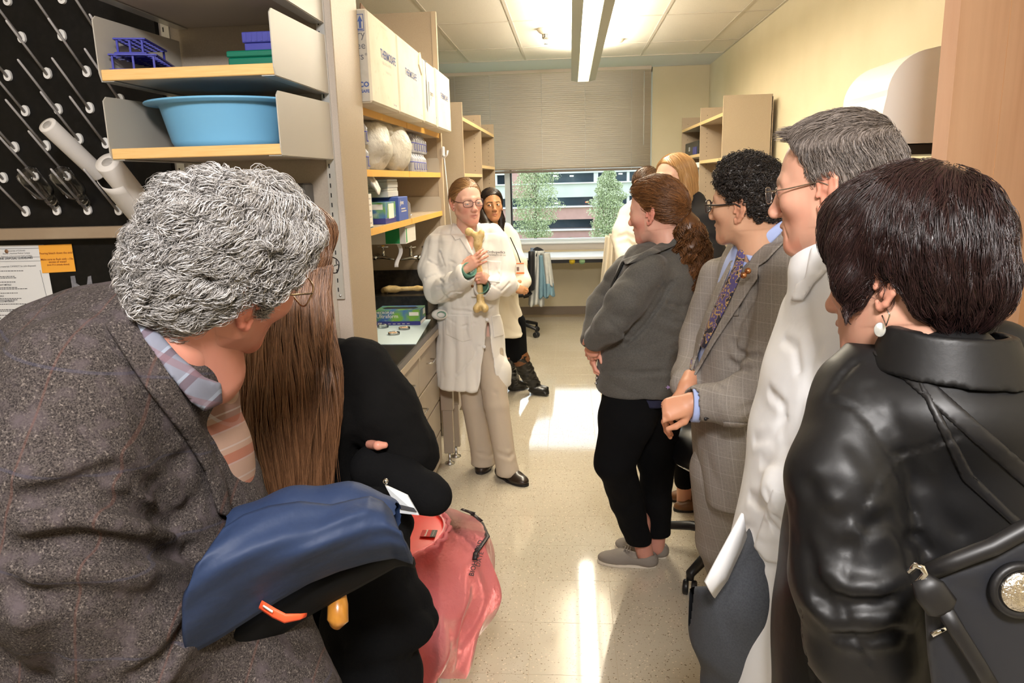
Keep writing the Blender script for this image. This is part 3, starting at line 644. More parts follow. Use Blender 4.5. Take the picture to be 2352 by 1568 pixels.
lump((-.87, 3.42, 1.900 - .01), (.08, .14, .05), 'plastic_bag', m_bag, 'small clear plastic bag lying on top of the others', 'bag', 3, grp='plastic bags on the shelf')
# third shelf: film box, tissue, gloves, tip racks
ZS = 1.4875
m_teal = mat('teal_carton', (.0, .15, .22), .5); m_wlab = mat('white_label', (.78, .74, .66), .6)
t = thing('film_box', (-.86, 2.92, ZS), 'teal carton of sealing film with round white logo', 'box')
MB().box((-.93, 2.845, ZS), (-.80, 3.03, ZS + .135), bev=.002).build('carton', m_teal, t)
cy = 2.8448; ccx = -.865
MB().lathe([(.052, 0), (.052, .0008)], 30, (ccx, cy, ZS + .072), (0, -1, 0)).build('logo_disc', m_wlab, t)
MB().prism([(-.030, -.042), (-.016, -.042), (.006, .042), (-.006, .042)], (ccx, cy - .001, ZS + .072), (1, 0, 0), ZU, .0006).prism([(-.006, .042), (.006, .042), (.026, -.042), (.012, -.042)], (ccx, cy - .001, ZS + .072), (1, 0, 0), ZU, .0006).build('logo_stroke', mat('logo_teal', (.0, .30, .42), .5), t)
text('PARAFILM', .022, (ccx + .05, cy - .0018, ZS + .062), (1, 0, 0), ZU, m_ink, t, bold=.0006, align='RIGHT')
MB().box((-.7995, 2.86, ZS + .004), (-.7985, 3.02, ZS + .134)).build('price_labels', m_wlab, t)
lb = MB()
for k in range(5):
    for q in range(3): lb.box((-.7984, 2.87 + q * .05, ZS + .016 + k * .024), (-.798, 2.905 + q * .05, ZS + .022 + k * .024))
lb.build('label_lines', m_lp, t)
t = thing('tissue_box', (-.95, 3.10, ZS), 'open tissue box with white tissue pulled up on shelf', 'tissue')
MB().box((-1.06, 3.05, ZS), (-.84, 3.16, ZS + .11), bev=.002).build('carton', mat('pale_carton', (.60, .58, .50), .6), t)
P = []; r = np.random.default_rng(8)
for i in range(13):
    u = i / 12; P.append([(-.96 + .15 * u - .03 * math.sin(u * 5), 3.08 + .05 * (v - .5) + .02 * math.sin(7 * v + 3 * u), ZS + .11 + .14 * math.sin(np.pi * (u * .75 + .18)) * (.8 + .3 * v) + .012 * math.sin(11 * v + 6 * u)) for v in np.linspace(0, 1, 11)])
MB().grid(P, th=.001).build('tissue', mat('tissue_paper', (.78, .74, .66), .9), t)
m_gg = mat('glove_box_green', (.16, .36, .04), .5, noise=[(14, (.04, .13, .40), .42, .62), (20, (.55, .62, .45), .62, .8)]); m_nav = mat('navy_carton', (.035, .035, .20), .5)
def glovebox(lo, hi, label, words, front='y'):
    t = thing('glove_box', (np.asarray(lo) + np.asarray(hi)) / 2 * V(1, 1, 0) + V(0, 0, lo[2]), label, 'glove box', 'glove boxes')
    lo = V(*lo); hi = V(*hi); h = hi[2] - lo[2]
    MB().box(lo + V(0, 0, h * .26), hi, bev=.001).build('upper_carton', m_gg, t); MB().box(lo, hi - V(0, 0, h * .74), bev=.001).build('lower_band', m_nav, t)
    return t
t = glovebox((-.95, 3.24, ZS), (-.80, 3.44, ZS + .092), 'green and navy glove box on shelf beside teal carton', None)
MB().box((-.86, 3.2388, ZS + .062), (-.81, 3.2397, ZS + .085)).build('size_panel', m_wlab, t); MB().box((-.7998, 3.30, ZS + .02), (-.799, 3.40, ZS + .085)).build('white_panel', m_wlab, t)
m_bbx = mat('blue_carton', (.05, .10, .36), .5)
t = thing('glove_box', (-.87, 3.56, ZS), 'blue carton of gloves at end of shelf group', 'glove box')
MB().box((-.95, 3.46, ZS), (-.79, 3.66, ZS + .11), bev=.002).build('carton', m_bbx, t); text('gloves', .03, (-.7895, 3.49, ZS + .075), X_ax, ZU, m_wlab, t, bold=.0004)
MB().box((-.7896, 3.51, ZS + .04), (-.7892, 3.62, ZS + .046)).box((-.7896, 3.51, ZS + .052), (-.7892, 3.60, ZS + .058)).build('small_print', m_lp, t)
m_frost = mat('frosted_tip_rack', (.76, .74, .66), .35, trans=.25)
for k, z in enumerate((ZS + .111, ZS + .152)):
    t = thing('tip_rack', (-.88, 3.5, z), ['lower frosted pipette tip rack on blue carton', 'upper frosted pipette tip rack, on top of stack'][k], 'rack', 'stacked tip racks')
    MB().box((-.945, 3.40, z), (-.82, 3.60, z + .028), bev=.003).build('tray', m_frost, t); MB().box((-.943, 3.402, z + .0285), (-.822, 3.598, z + .040), bev=.002).build('cover', m_frost, t)
t = thing('foil_lump', (-.83, 3.80, ZS), 'small crumpled silver foil scrap on empty shelf', 'foil')
mb = MB(); r = np.random.default_rng(4); mb.sphere((-.83, 3.80, ZS + .018), .018, 12, 8); mb.v[0] += r.normal(size=mb.v[0].shape) * .0035; mb.build('foil', m_chrome, t)
MB().sphere((-.815, 3.83, ZS + .008), .008, 8, 6).build('twist_end', m_chrome, t)
# glove boxes hung below the shelf
m_gw = mat('green_print', (.02, .30, .09), .5)
for k, (y0, y1, zt, x1, lab) in enumerate([(2.80, 2.90, 1.455, -.79, 'green and white glove box under shelf nearest partition'), (3.62, 3.86, 1.455, -.80, 'green and white glove box under shelf near torn glove')]):
    t = thing('glove_box', ((x1 - .1), (y0 + y1) / 2, zt - .1), lab, 'glove box', 'glove boxes under the shelf'); hb_ = .10 if k == 0 else .085
    MB().box((x1 - .2, y0, zt - hb_), (x1, y1, zt), bev=.001).build('carton', mat('white_carton', (.66, .64, .57), .6), t)
    MB().box((x1 - .1 if k else x1 - .03, y0 - .0008, zt - hb_ + .002), (x1 - .03 if k else x1 - .012, y0, zt - .002)).box((x1, y0 + .01, zt - hb_ + .006), (x1 + .0008, y0 + .03, zt - .01)).build('green_band', m_gw, t)
    MB().box((x1 - .2, y0 - .01, zt), (x1 - .005, y1, zt + .004)).build('holder_rail', m_steel, t)
P = [[(-.86 + .012 * math.sin(5 * u) + .02 * (v - .5), 3.70 + .01 * math.sin(4 * u), 1.37 - .12 * u) for v in np.linspace(0, 1, 4)] for u in np.linspace(0, 1, 12)]
MB().grid(P, th=.0012).build('glove_finger', m_tow, None, 'white glove finger dangling from box under shelf', 'glove')
# lab gas taps on the back panel
m_handle = mat('yellow_index', (.75, .45, .05), .5)
def tap(px, label, idx):
    p = at(px, 588, YU1 - .005); t = thing('gas_tap', p, label, 'tap', 'chrome bench taps')
    MB().tube([p, p + V(0, -.07, 0), p + V(0, -.085, -.004)], [.018, .016, .012], 14).build('body', m_chrome, t)
    for s_ in (-1, 1):
        q = p + V(s_ * .052, -.065, 0)
        MB().tube([p + V(0, -.065, 0), q, q + V(s_ * .03, -.02, -.004), q + V(s_ * .075, -.035, -.012)], [.013, .013, .009, .005], 10).build('nozzle', m_chrome, t)
        hd = MB().tube([q, q + V(0, 0, .055)], [.012, .009], 12).build('valve_stem', m_chrome, t)
        MB().tube([q + V(-.034, 0, .062), q + V(.034, 0, .062)], .0055, 8).tube([q + V(0, -.03, .062), q + V(0, .03, .062)], .0055, 8).build('cross_handle', m_chrome, hd)
        MB().lathe([(.010, .064), (.010, .072), (0, .073)], 12, q).build('index_button', m_handle if idx == 0 else m_chrome, hd)
tap(868, 'chrome double gas tap nearest the partition', 0); tap(968, 'chrome double gas tap beside the white coat sleeve', 1)
# counter
ct = thing('lab_counter', (-1.07, 3.43, .87), 'black laboratory countertop with steel-grey front edge', 'counter')
m_ctop = mat('counter_black', (.020, .018, .016), .22, spec=.6, noise=(40, (.035, .03, .026), .4, .7))
MB().box((-1.40, YU0, .868), (-.744, 4.60, .90), bev=.003).build('worktop', m_ctop, ct)
MB().box((-.7455, YU0, .868), (-.738, 4.60, .898)).build('front_edge', mat('counter_edge', (.10, .09, .08), .3), ct)
MB().box((-1.40, YU0, .90), (-1.385, 4.6, 1.00)).build('backsplash', m_ctop, ct); MB().box((-.75, YU0, .835), (-.735, 4.60, .868)).build('apron_rail', mat('apron_tan', (.42, .345, .255), .4), ct)
MB().box((-1.38, 4.30, .9005), (-.84, 4.598, 1.012), bev=.004).build('service_ledge', m_ctop, ct)
MB().box((-1.38, 4.600, .9005), (-.81, 4.612, 1.13)).build('splash_panel', m_ctop, ct)
# drawer cabinet
dc = thing('drawer_cabinet', (-1.05, 3.55, .06), 'beige metal drawer cabinet on castors under the counter', 'cabinet')
DX = -.772; DY0, DY1 = 3.02, 4.08; m_dr = mat('drawer_metal', (.40, .33, .245), .38, noise=(5, (.36, .295, .215), .35, .7))
MB().box((-1.36, DY0, .08), (DX - .004, DY1, .832)).build('body', mat('cabinet_body', (.30, .245, .18), .45), dc)
def drawer(y0, y1, z0, z1):
    d = MB().box((DX - .004, y0 + .003, z0 + .003), (DX + .014, y1 - .003, z1 - .003), bev=.002).build('drawer', m_dr, dc)
    yc = (y0 + y1) / 2; zc = (z0 + z1) / 2 + .01
    MB().tube([(DX + .012, yc - .055, zc), (DX + .042, yc - .048, zc), (DX + .042, yc + .048, zc), (DX + .012, yc + .055, zc)], .004, 8).build('handle', m_chrome, d)
    MB().box((DX + .014, y0 + .03, z1 - .04), (DX + .0146, y0 + .055, z1 - .018)).build('label_tag', m_wlab, d)
ym = (DY0 + DY1) / 2
drawer(DY0, ym, .62, .83); drawer(ym, DY1, .62, .83); drawer(DY0, DY1, .445, .615); drawer(DY0, DY1, .265, .44); drawer(DY0, DY1, .085, .26)
def castor(p, par, r=.03):
    c = MB().lathe([(0, -.012), (r, -.012), (r, .012), (0, .012)], 18, p + V(0, 0, r), (1, 0, 0)).build('castor', m_blackp, par); MB().box(p + V(-.017, -.012, r), p + V(.017, .02, r + .035), bev=.004).build('fork', m_steel, c)
for x in (-.82, -1.28):
    for y in (DY0 + .06, DY1 - .05): castor(V(x, y, 0.0), dc)
MB().box((-.775, 2.76, .08), (-.757, 2.99, .83), bev=.003).build('cupboard_door', m_dr, None, 'beige cupboard door under counter beside drawers', 'door')
# bench frame beyond the cabinet
bf = thing('steel_bench', (-1.0, 4.4, 0), 'beige steel bench leg frame with levelling feet', 'bench frame')
m_leg = mat('leg_metal', (.36, .30, .225), .35)
for px, py in ((1034, 1064), (1048, 1048)):
    q = onz(px, py, 0)
    MB().box((q[0] - .03, q[1] - .02, .07), (q[0] + .03, q[1] + .02, .86), bev=.003).box((q[0] - .036, q[1] - .026, .34), (q[0] + .036, q[1] + .026, .86), bev=.003).build('leg', m_leg, bf)
    MB().lathe([(.03, 0), (.03, .008), (.012, .016), (.008, .03), (.008, .07)], 16, (q[0], q[1], 0)).build('levelling_foot', m_steel, bf)
q1 = onz(1034, 1064, 0)
MB().box((q1[0] - .55, q1[1] - .02, .80), (q1[0] + .03, q1[1] + .02, .86)).build('top_rail', m_leg, bf)
# red waste bag hung between
P = [[(-.80 - .05 * v, 4.14 + .02 * math.sin(9 * u + 3 * v) + .05 * v, .74 - .68 * u) for v in np.linspace(0, 1, 5)] for u in np.linspace(0, 1, 14)]
MB().grid(P, th=.003).build('red_liner', mat('red_bag_side', (.75, .03, .02), .35), None, 'narrow strip of red waste liner behind drawer cabinet', 'bag')
# far drawer unit below next bench
t = thing('drawer_cabinet', (-1.0, 5.0, 0), 'beige drawer unit under far bench behind trouser leg', 'cabinet')
MB().box((-1.3, 4.75, .08), (-.80, 5.2, .80)).build('body', m_dr, t)
for k in range(3):
    d = MB().box((-.80, 4.76, .10 + k * .23), (-.788, 5.19, .315 + k * .23), bev=.002).build('drawer', m_dr, t); MB().tube([(-.79, 4.9, .24 + k * .23), (-.765, 4.92, .24 + k * .23), (-.765, 5.03, .24 + k * .23), (-.79, 5.05, .24 + k * .23)], .004, 6).build('handle', m_chrome, d)
for y in (4.8, 5.15): castor(V(-.84, y, 0), t)
# items on the counter
t = glovebox((-1.065, 3.96, .9025), (-.822, 4.12, .985), 'green and navy disposable glove box standing on counter', None)
gy = 3.9592; text('MICROFLEX', .0185, (-1.060, gy, .966), (1, 0, 0), ZU, m_wlab, t, bold=.0003); text('Ultraform', .030, (-1.062, gy, .943), (1, 0, 0), ZU, m_wlab, t, bold=.0002)
text('300', .017, (-1.058, gy, .9065), (1, 0, 0), ZU, m_wlab, t, bold=.0005)
MB().box((-.880, gy - .0004, .955), (-.828, gy + .0004, .974)).build('size_panel', m_wlab, t); MB().box((-.8218, 4.05, .945), (-.8212, 4.11, .975)).build('end_panel', m_wlab, t); MB().box((-.8218, 3.97, .905), (-.8212, 4.11, .922)).build('end_band', m_wlab, t)
pm = MB()
for k in range(6): pm.box((-1.025 + k * .026, gy - .0004, .9085), (-1.010 + k * .026, gy + .0002, .9125))
pm.build('small_print', m_lp, t)
MB().prism([(-.08, -.03), (.08, -.03), (.10, 0), (.08, .03), (-.08, .03), (-.10, 0)], (-.945, 4.04, .985), (1, 0, 0), (0, 1, 0), .001).build('opening', m_dark, t)
MB().prism([(-1.30, 3.48), (-.748, 3.48), (-.795, 4.13), (-1.30, 4.13)], (0, 0, .9003), (1, 0, 0), (0, 1, 0), .0018).build('bench_pad', mat('pale_blue_pad', (.64, .77, .80), .85, bump=(180, .2, .001)), None, 'pale blue absorbent pad under glove box', 'pad')
m_bit = mat('bone_chip', (.72, .52, .30), .6, noise=(80, (.60, .36, .20), .4, .6))
def petri(px, py, label, full):
    c = onz(px, py, .9022); t = thing('petri_dish', c, label, 'dish', 'petri dishes on the blue pad')
    MB().lathe([(0, 0), (.029, 0), (.030, .002), (.030, .012), (.0288, .012), (.0286, .002), (0, .0018)], 28, c).build('dish', m_gls, t)
    if full:
        r = np.random.default_rng(full)
        for k in range(18):
            a = r.uniform(0, 6.28); q = math.sqrt(r.random()) * .024 * (1 if full == 2 else .8); MB().sphere(c + V(q * math.cos(a) - (.006 if full == 1 else 0), q * math.sin(a), .007), r.uniform(.004, .007, 3), 7, 5).build('tissue_piece', m_bit, t)
petri(905, 768, 'petri dish half filled with pale chips, nearest viewer', 1); petri(929, 756, 'petri dish full of pale reddish chips', 2); petri(880, 752, 'empty flat petri dish lid on blue pad', 0)
# hook with cord on the post
t = thing('wall_hook', (-.76, 4.6, 1.86), 'white coat hook with cord on shelving post', 'hook')
q = at(1017, 350, 4.58); MB().box(q + V(-.008, .01, -.035), q + V(.008, .03, .035), bev=.004).tube([q + V(0, .01, -.02), q + V(.012, -.02, -.03), q + V(.03, -.03, -.015), q + V(.034, -.03, .01)], .006, 8).build('hook', m_peg, t)
MB().tube([q + V(.01, -.02, -.02), q + V(.02, -.02, -.2), q + V(.045, -.02, -.55)], .003, 6).build('cord', m_peg, t)
# ================================================================ far shelving, window desk, chairs, right side
m_hole = mat('peg_hole', (.08, .06, .04), .9)
def bookcase(side, ys, label, shelves):
    x0, x1 = (-1.12, -.80) if side < 0 else (1.20, 1.575)
    t = thing('bookcase', ((x0 + x1) / 2, (ys[0] + ys[-1]) / 2, .80), label, 'bookcase')
    xf = x1 if side < 0 else x0
    zt = 2.237 if side < 0 else 2.262
    for y in ys:
        g = MB().box((x0, y, .80), (x1, y + .022, zt)).build('gable', m_lam, t)
        MB().box((xf - .001, y, .80), (xf + .001, y + .022, zt)).build('edge_strip', mat('edge_strip_tan', (.55, .43, .28), .4), g)
        hm = MB()
        for k in range(22):
            for xx in (x0 + .06, x1 - .06): hm.box((xx - .003, y + .0215, 1.35 + k * .04), (xx + .003, y + .0225, 1.356 + k * .04)).box((xx - .003, y - .0005, 1.35 + k * .04), (xx + .003, y + .0005, 1.356 + k * .04)) if y != ys[0] else None
        if hm.v: hm.build('shelf_pin_holes', m_hole, g)
    for (a, b, z) in shelves:
        s = MB().box((x0, ys[a] + .022, z - .025), (x1, ys[b], z)).build('shelf', m_bed, t)
        MB().box((xf - .002, ys[a] + .022, z - .026), (xf + .002, ys[b], z + .0005)).build('edge_band', mat('pale_maple_edge', (.66, .47, .22), .4), s)
    bx = x0 if side < 0 else x1
    MB().box((bx - .006, ys[0], .80), (bx + .006, ys[-1], zt - .02)).build('back', m_lam, t)
    return t
bookcase(-1, [5.77, 6.95, 8.13], 'tall beige bookcase along left wall behind dark haired woman', [(0, 1, 2.13), (0, 1, 1.72), (0, 1, 1.32), (1, 2, 2.13), (1, 2, 1.80), (1, 2, 1.40)])
bookcase(1, [6.23, 7.28, 8.45], 'tall beige bookcase along right wall behind curly haired man', [(0, 1, 2.135), (0, 1, 1.79), (0, 1, 1.40), (1, 2, 2.135), (1, 2, 1.855), (1, 2, 1.42)])
# storage on right bookcase
t = thing('storage_case', (1.36, 7.9, 1.8555), 'black storage case on right bookcase shelf', 'case')
MB().box((1.215, 7.45, 1.8555), (1.50, 8.30, 1.985), bev=.006).build('case', m_blackp, t); MB().box((1.2105, 8.0, 1.90), (1.215, 8.06, 1.94)).build('latch', m_steel, t)
MB().box((1.2105, 7.55, 1.86), (1.2148, 7.78, 1.93)).build('blue_sticker', m_nav, t)
t = thing('paper_bin', (1.36, 7.8, 1.4205), 'pale paper tray with dark binder on lower bookcase shelf', 'tray')
MB().box((1.215, 7.36, 1.4205), (1.5, 7.75, 1.72), bev=.02).build('binder', mat('binder_grey', (.16, .15, .14), .5), t); MB().box((1.212, 7.34, 1.725), (1.5, 7.9, 1.78), bev=.01).build('paper_stack', m_paper, t)
# window desk
wd = thing('window_desk', (-.1, 8.95, 0), 'white topped desk along the back wall under window', 'desk')
MB().box((-1.5, 8.60, .755), (XR - .01, YB - .02, .785), bev=.004).build('desktop', mat('white_desktop', (.74, .76, .77), .3), wd)
MB().box((-1.5, 8.62, .715), (XR - .01, 8.66, .755)).build('apron', m_blackp, wd)  # black colour carries the shadow under the desktop edge
for x in (-1.2, 1.3): MB().box((x - .03, 8.64, 0), (x + .03, 8.70, .715)).build('leg', m_leg, wd)
for px, c, lab in ((1314, (.60, .42, .02), 'yellow round paper label under desk edge'), (1337, (.25, .42, .22), 'green round paper label under desk edge')):
    q = at(px, 600, 8.615); MB().lathe([(.034, 0), (.034, .002)], 20, q, (0, -1, 0)).build('round_label', mat('label_' + lab[:5], c, .7), None, lab, 'label')
# side benches
sb = thing('side_bench', (-1.1, 6.6, 0), 'beige side bench along left under the bookcase', 'bench')
MB().box((-1.5, 4.68, .755), (-.80, 8.55, .79), bev=.004).build('worktop', m_ctop, sb)
for y in (4.72, 5.3, 7.0, 8.3): MB().box((-.87, y, 0), (-.81, y + .05, .755)).build('leg', m_leg, sb)
rb_ = thing('side_bench', (1.3, 6.0, 0), 'black topped bench along right wall behind visitors', 'bench')
MB().box((.95, 3.3, .755), (XR - .01, 8.55, .79), bev=.004).build('worktop', m_ctop, rb_)
for y in (3.35, 5.0, 6.8, 8.3): MB().box((.98, y, 0), (1.04, y + .05, .755)).build('leg', m_leg, rb_)
# instrument with ribbed top
t = thing('bench_printer', (1.2, 5.2, .79), 'white bench instrument with grey ribbed top behind grey suit', 'instrument')
MB().box((.97, 4.95, .7905), (1.4, 5.5, .965), bev=.008).build('housing', mat('instrument_white', (.62, .60, .54), .45), t)
rm = MB().box((.965, 4.93, .965), (1.4, 5.5, .985))
for k in range(14): rm.box((.975, 4.94 + k * .04, .985), (1.38, 4.962 + k * .04, .993))
rm.build('ribbed_cover', mat('ribbed_grey', (.17, .16, .14), .5), t)
# black slotted stand and yellow straw
t = thing('slotted_stand', (1.1, 5.9, .79), 'black slotted metal stand on right bench', 'stand')
a = at(1642, 640, 5.6); b = at(1700, 545, 5.6)
for off, m in ((0, m_blackp), (.13, m_lam), (.22, m_blackp), (-.10, m_lam)):
    MB().tube([a + V(off, 0, 0), b + V(off, 0, 0)], .034, 4, flat=.5).build('angle_bar', m, t)
MB().box((.98, 5.52, .7905), (1.5, 6.1, 1.08), bev=.01).build('base', m_blackp, t)
t = thing('straw_bundle', (1.0, 4.1, .79), 'yellow straw bundle beside patterned necktie', 'straw')
mb = MB(); r = np.random.default_rng(6)
for k in range(46):
    p0 = at(1700 + r.uniform(-4, 6), 548 + r.uniform(-4, 4), 4.1); p1 = at(1680 + r.uniform(-12, 14), 580 + r.uniform(-12, 8), 4.1 + r.uniform(-.03, .03)); mb.tube([p0, (p0 + p1) / 2 + r.normal(size=3) * .005, p1], [.005, .004, .002], 5)
mb.build('stalks', mat('yellow_straw', (.72, .40, .05), .6, island=(.85, .58, .16)), t)
MB().tube([at(1702, 552, 4.1), (1.06, 4.1, 1.2), (1.06, 4.1, .79)], [.02, .02, .03], 10).build('holder', m_blackp, t)
# ---------------------------------------------------------------- office chairs
m_uphol = mat('black_upholstery', (.012, .012, .014), .55); m_leath = mat('black_leatherette', (.010, .010, .011), .30, coat=.15, bump=(120, .08, .001))
def star_base(t, c, angs, R=.30, zh=.10):
    for a in angs:
        e = c + V(R * math.cos(a), R * math.sin(a), 0)
        lg = MB().tube([V(c[0], c[1], zh + .035), V(c[0], c[1], zh + .03) * .45 + V(e[0], e[1], zh + .02) * .55, V(e[0], e[1], zh - .01), V(e[0], e[1], zh - .035)], [.032, .026, .020, .016], 10, flat=.8).build('base_leg', m_blackp, t)
        d = nrm(V(-math.sin(a), math.cos(a), 0)); h = .5 * (d + V(.3, .4, 0)); w_ = nrm(V(h[0], h[1], 0))
        for s_ in (-1, 1): MB().lathe([(0, -.010), (.028, -.010), (.030, -.006), (.030, .008), (.024, .012), (0, .012)], 20, V(e[0], e[1], .030) + w_ * s_ * .016, w_ * s_).build('castor_wheel', m_blackp, lg)
    MB().tube([V(c[0], c[1], zh), V(c[0], c[1], .28), V(c[0], c[1], .42)], [.035, .028, .022], 16).build('gas_column', m_blackp, t)
c = V(.70, 3.08, 0)
t = thing('office_chair', c, 'black office chair with glossy padded seat beside grey suit', 'chair', 'office chairs')
a1 = math.atan2(2.80 - c[1], .462 - c[0]); a2 = math.atan2(3.23 - c[1], .40 - c[0])
star_base(t, c, [a1, a2, a2 - 1.35, a2 - 2.6, a1 + 1.2], .36)
cc = V(.675, 3.05, .535); MB().sphere(cc, (.285, .25, .112), 36, 20).build('seat_cushion', m_leath, t)
MB().box((.60, 2.96, .42), (.80, 3.16, .45)).build('seat_plate', m_blackp, t)
P = [[(.86 + .05 * math.cos(u), 3.06 + .22 * u, z) for z in np.linspace(.62, .95, 8)] for u in np.linspace(-1, 1, 10)]
MB().grid(P, th=.05).build('backrest', m_leath, t)
MB().box((.535, 3.27, .60), (.575, 3.30, .80), bev=.01).build('arm_post', m_blackp, t)
def far_chair(c, label):
    t = thing('office_chair', c, label, 'chair', 'office chairs')
    star_base(t, c, [-.6 + k * 1.2566 for k in range(5)], .29)
    MB().sphere(c + V(0, 0, .47), (.24, .24, .05), 24, 12).build('seat', m_uphol, t)
    return t
c = V(-.62, 8.05, 0); t = far_chair(c, 'black office chair by window with jacket on its back')
P = [[(c[0] + .19 - .02 * v * v + .03 * (z - .7), c[1] - .02 + .21 * v, z) for z in np.linspace(.52, .93, 8)] for v in np.linspace(-1, 1, 9)]
MB().grid(P, th=.05).build('backrest', m_uphol, t); MB().tube([c + V(.1, 0, .42), c + V(.23, 0, .44), c + V(.24, 0, .70)], .02, 8).build('back_stem', m_blackp, t)
# jacket draped over the chair
m_jk = mat('pale_grey_fabric', (.55, .57, .55), .8, noise=(20, (.48, .50, .49), .4, .7)); m_jb = mat('slate_blue_fabric', (.17, .30, .38), .8); m_cap = mat('black_fabric', (.012, .012, .014), .85)
jk = thing('draped_jacket', at(1232, 705, 7.98), 'pale grey and blue jacket draped over far chair', 'jacket')
def drape(px0, px1, py0, py1, Y, name, m, nf=4, amp=.018, skew=0, taper=0, par=jk):
    P = []
    for u in np.linspace(0, 1, 26):
        row = []
        for v in np.linspace(0, 1, 30):
            cx = (px0 + px1) / 2 + skew * u; hw = (px1 - px0) / 2 * (1 + taper * u)
            q = at(cx + (2 * v - 1) * hw, py0 + (py1 - py0) * u + 3 * math.sin(9 * v) * u, Y); q[1] += amp * math.sin(nf * 2 * np.pi * v + 2 * u) * (.3 + u) - .05 * (1 - (2 * v - 1) ** 2); row.append(q)
        P.append(row)
    return MB().grid(P, th=.006).build(name, m, par)
drape(1222, 1250, 575, 700, 7.98, 'jacket_body', m_jk, 3, .02, -4, .25); drape(1234, 1254, 585, 682, 7.955, 'blue_panel', m_jb, 2, .015, 4, .1); drape(1243, 1262, 580, 655, 7.94, 'sleeve', m_jk, 2, .012, 10, .0); drape(1250, 1270, 650, 678, 7.935, 'sleeve_cuff', m_jb, 2, .010, 3, .1)
lump(at(1236, 585, 8.0), (.075, .07, .08), 'hood', m_cap, None, None, 9, .10).parent = jk
_h = [o for o in jk.children if o.name.startswith('hood')][0]; _h.location = V(*_h.location) - WLOC[jk.name]
c = V(.72, 8.0, 0); t = far_chair(c, 'black office chair under pale cardigan by window')
P = [[(c[0] - .19, c[1] + .21 * v, z) for z in np.linspace(.52, 1.0, 8)] for v in np.linspace(-1, 1, 9)]
MB().grid(P, th=.05).build('backrest', m_uphol, t)
MB().tube([c + V(-.1, 0, .42), c + V(-.22, 0, .44), c + V(-.22, 0, .70)], .02, 8).build('back_stem', m_blackp, t)
cg = thing('draped_cardigan', at(1405, 650, 7.9), 'off white knitted cardigan hanging over chair back', 'cardigan')
m_knit = mat('cream_knit', (.72, .64, .50), .9, bump=(160, .5, .003))
drape(1390, 1424, 540, 690, 7.8, 'knit_body', m_knit, 3, .03, -8, .35, cg); drape(1400, 1412, 536, 660, 7.77, 'front_band', m_knit, 1, .01, -6, .2, cg)
# ---------------------------------------------------------------- white instrument hood, wooden door
t = thing('white_hood', (1.38, 3.2, 1.74), 'white rounded instrument hood above black frame near door', 'instrument')
pts = [(0, 0), (.46, 0), (.46, .345), (.20, .34)] + [(.19 - .16 * math.sin(a), .175 + .16 * math.cos(a)) for a in np.linspace(0.1, np.pi / 2, 12)] 
MB().prism([(p[0], p[1]) for p in pts], (1.14, 3.46, 1.755), (1, 0, 0), (0, 0, 1), .46).build('cover', mat('hood_white', (.80, .79, .74), .4), t)
MB().box((1.17, 3.02, 1.715), (1.59, 3.44, 1.752)).build('frame_bar', m_blackp, t)
for x in (1.21, 1.5): MB().box((x, 3.05, .79), (x + .03, 3.09, 1.715)).build('support_leg', m_steel, t)
MB().tube([(1.19, 3.10, 1.70), (1.185, 3.12, 1.3), (1.2, 3.2, .8)], .006, 6).build('cable', m_white, t)
dr = thing('door_1', (1.33, 2.49, 0), 'pale maple wooden door standing open on the right', 'door', kind='structure')
da = V(1.052, 2.25, 0); dbb = V(1.60, 2.72, 0); dx = nrm(dbb - da); L = np.linalg.norm(dbb - da)
m_door = mat('maple_veneer', (.58, .345, .215), .42, noise=[(5, (.51, .29, .17), .35, .75, (6, 6, .5)), (1.3, (.64, .41, .27), .4, .8, (3, 3, .6))], bump=(50, .03, .001, (4, 4, .3)))
m_stile = mat('maple_stile', (.56, .30, .14), .42, noise=(6, (.46, .23, .10), .35, .7, (6, 6, .6)))
MB().prism([(0, .01), (L - .09, .01), (L - .09, 2.46), (0, 2.46)], da, dx, (0, 0, 1), -.042).build('leaf', m_door, dr)
MB().prism([(L - .0895, .01), (L, .01), (L, 2.46), (L - .0895, 2.46)], da, dx, (0, 0, 1), -.042).build('hinge_stile', m_stile, dr)
MB().prism([(L * .43, .012), (L * .43 + .002, .012), (L * .43 + .002, 2.455), (L * .43, 2.455)], da, dx, (0, 0, 1), .0006).build('veneer_seam', m_stile, dr)
for z in (.3, 1.25, 2.2): MB().tube([da + dx * (L + .003) + V(0, 0, z), da + dx * (L + .003) + V(0, 0, z + .1)], .008, 10).build('hinge', m_steel, dr)
# ---------------------------------------------------------------- red waste bin with liner
bc = V(-.60, 2.08, 0); R = .215
bn = thing('waste_bin', bc, 'red biohazard waste bin with pink translucent liner', 'bin')
m_red = mat('red_bin_plastic', (.72, .018, .008), .42); m_bin = mat('salmon_bin_body', (.62, .10, .06), .45)
MB().lathe([(.150, .0), (.156, .01), (.196, .56), (.196, .57), (0, .57)], 40, bc).build('body', m_bin, bn)
ld = MB().lathe([(R, .575), (R + .004, .585), (R, .612), (R - .02, .622), (.06, .628), (0, .628)], 44, bc).build('lid', m_red, bn)
q = onz(984, 1224, .63)
MB().box(q + V(-.022, -.022, -.002), q + V(.008, .022, .0), bev=.0005).build('red_label', mat('label_red', (.5, .02, .02), .5), bn); MB().box(q + V(.008, -.022, -.002), q + V(.024, .022, .0)).build('grey_label', mat('label_grey', (.10, .10, .09), .5), bn)
text('Rubbermaid', .0085, q + V(-.004, -.021, .0005), (0, 1, 0), (-1, 0, 0), m_wlab, bn, bold=.0002); text('Commercial Products', .0042, q + V(.017, -.021, .0005), (0, 1, 0), (-1, 0, 0), m_wlab, bn)
m_liner = mat('pink_liner_film', (.95, .32, .34), .22, trans=.55, ior=1.08, spec=.6, bump=(16, .6, .015))
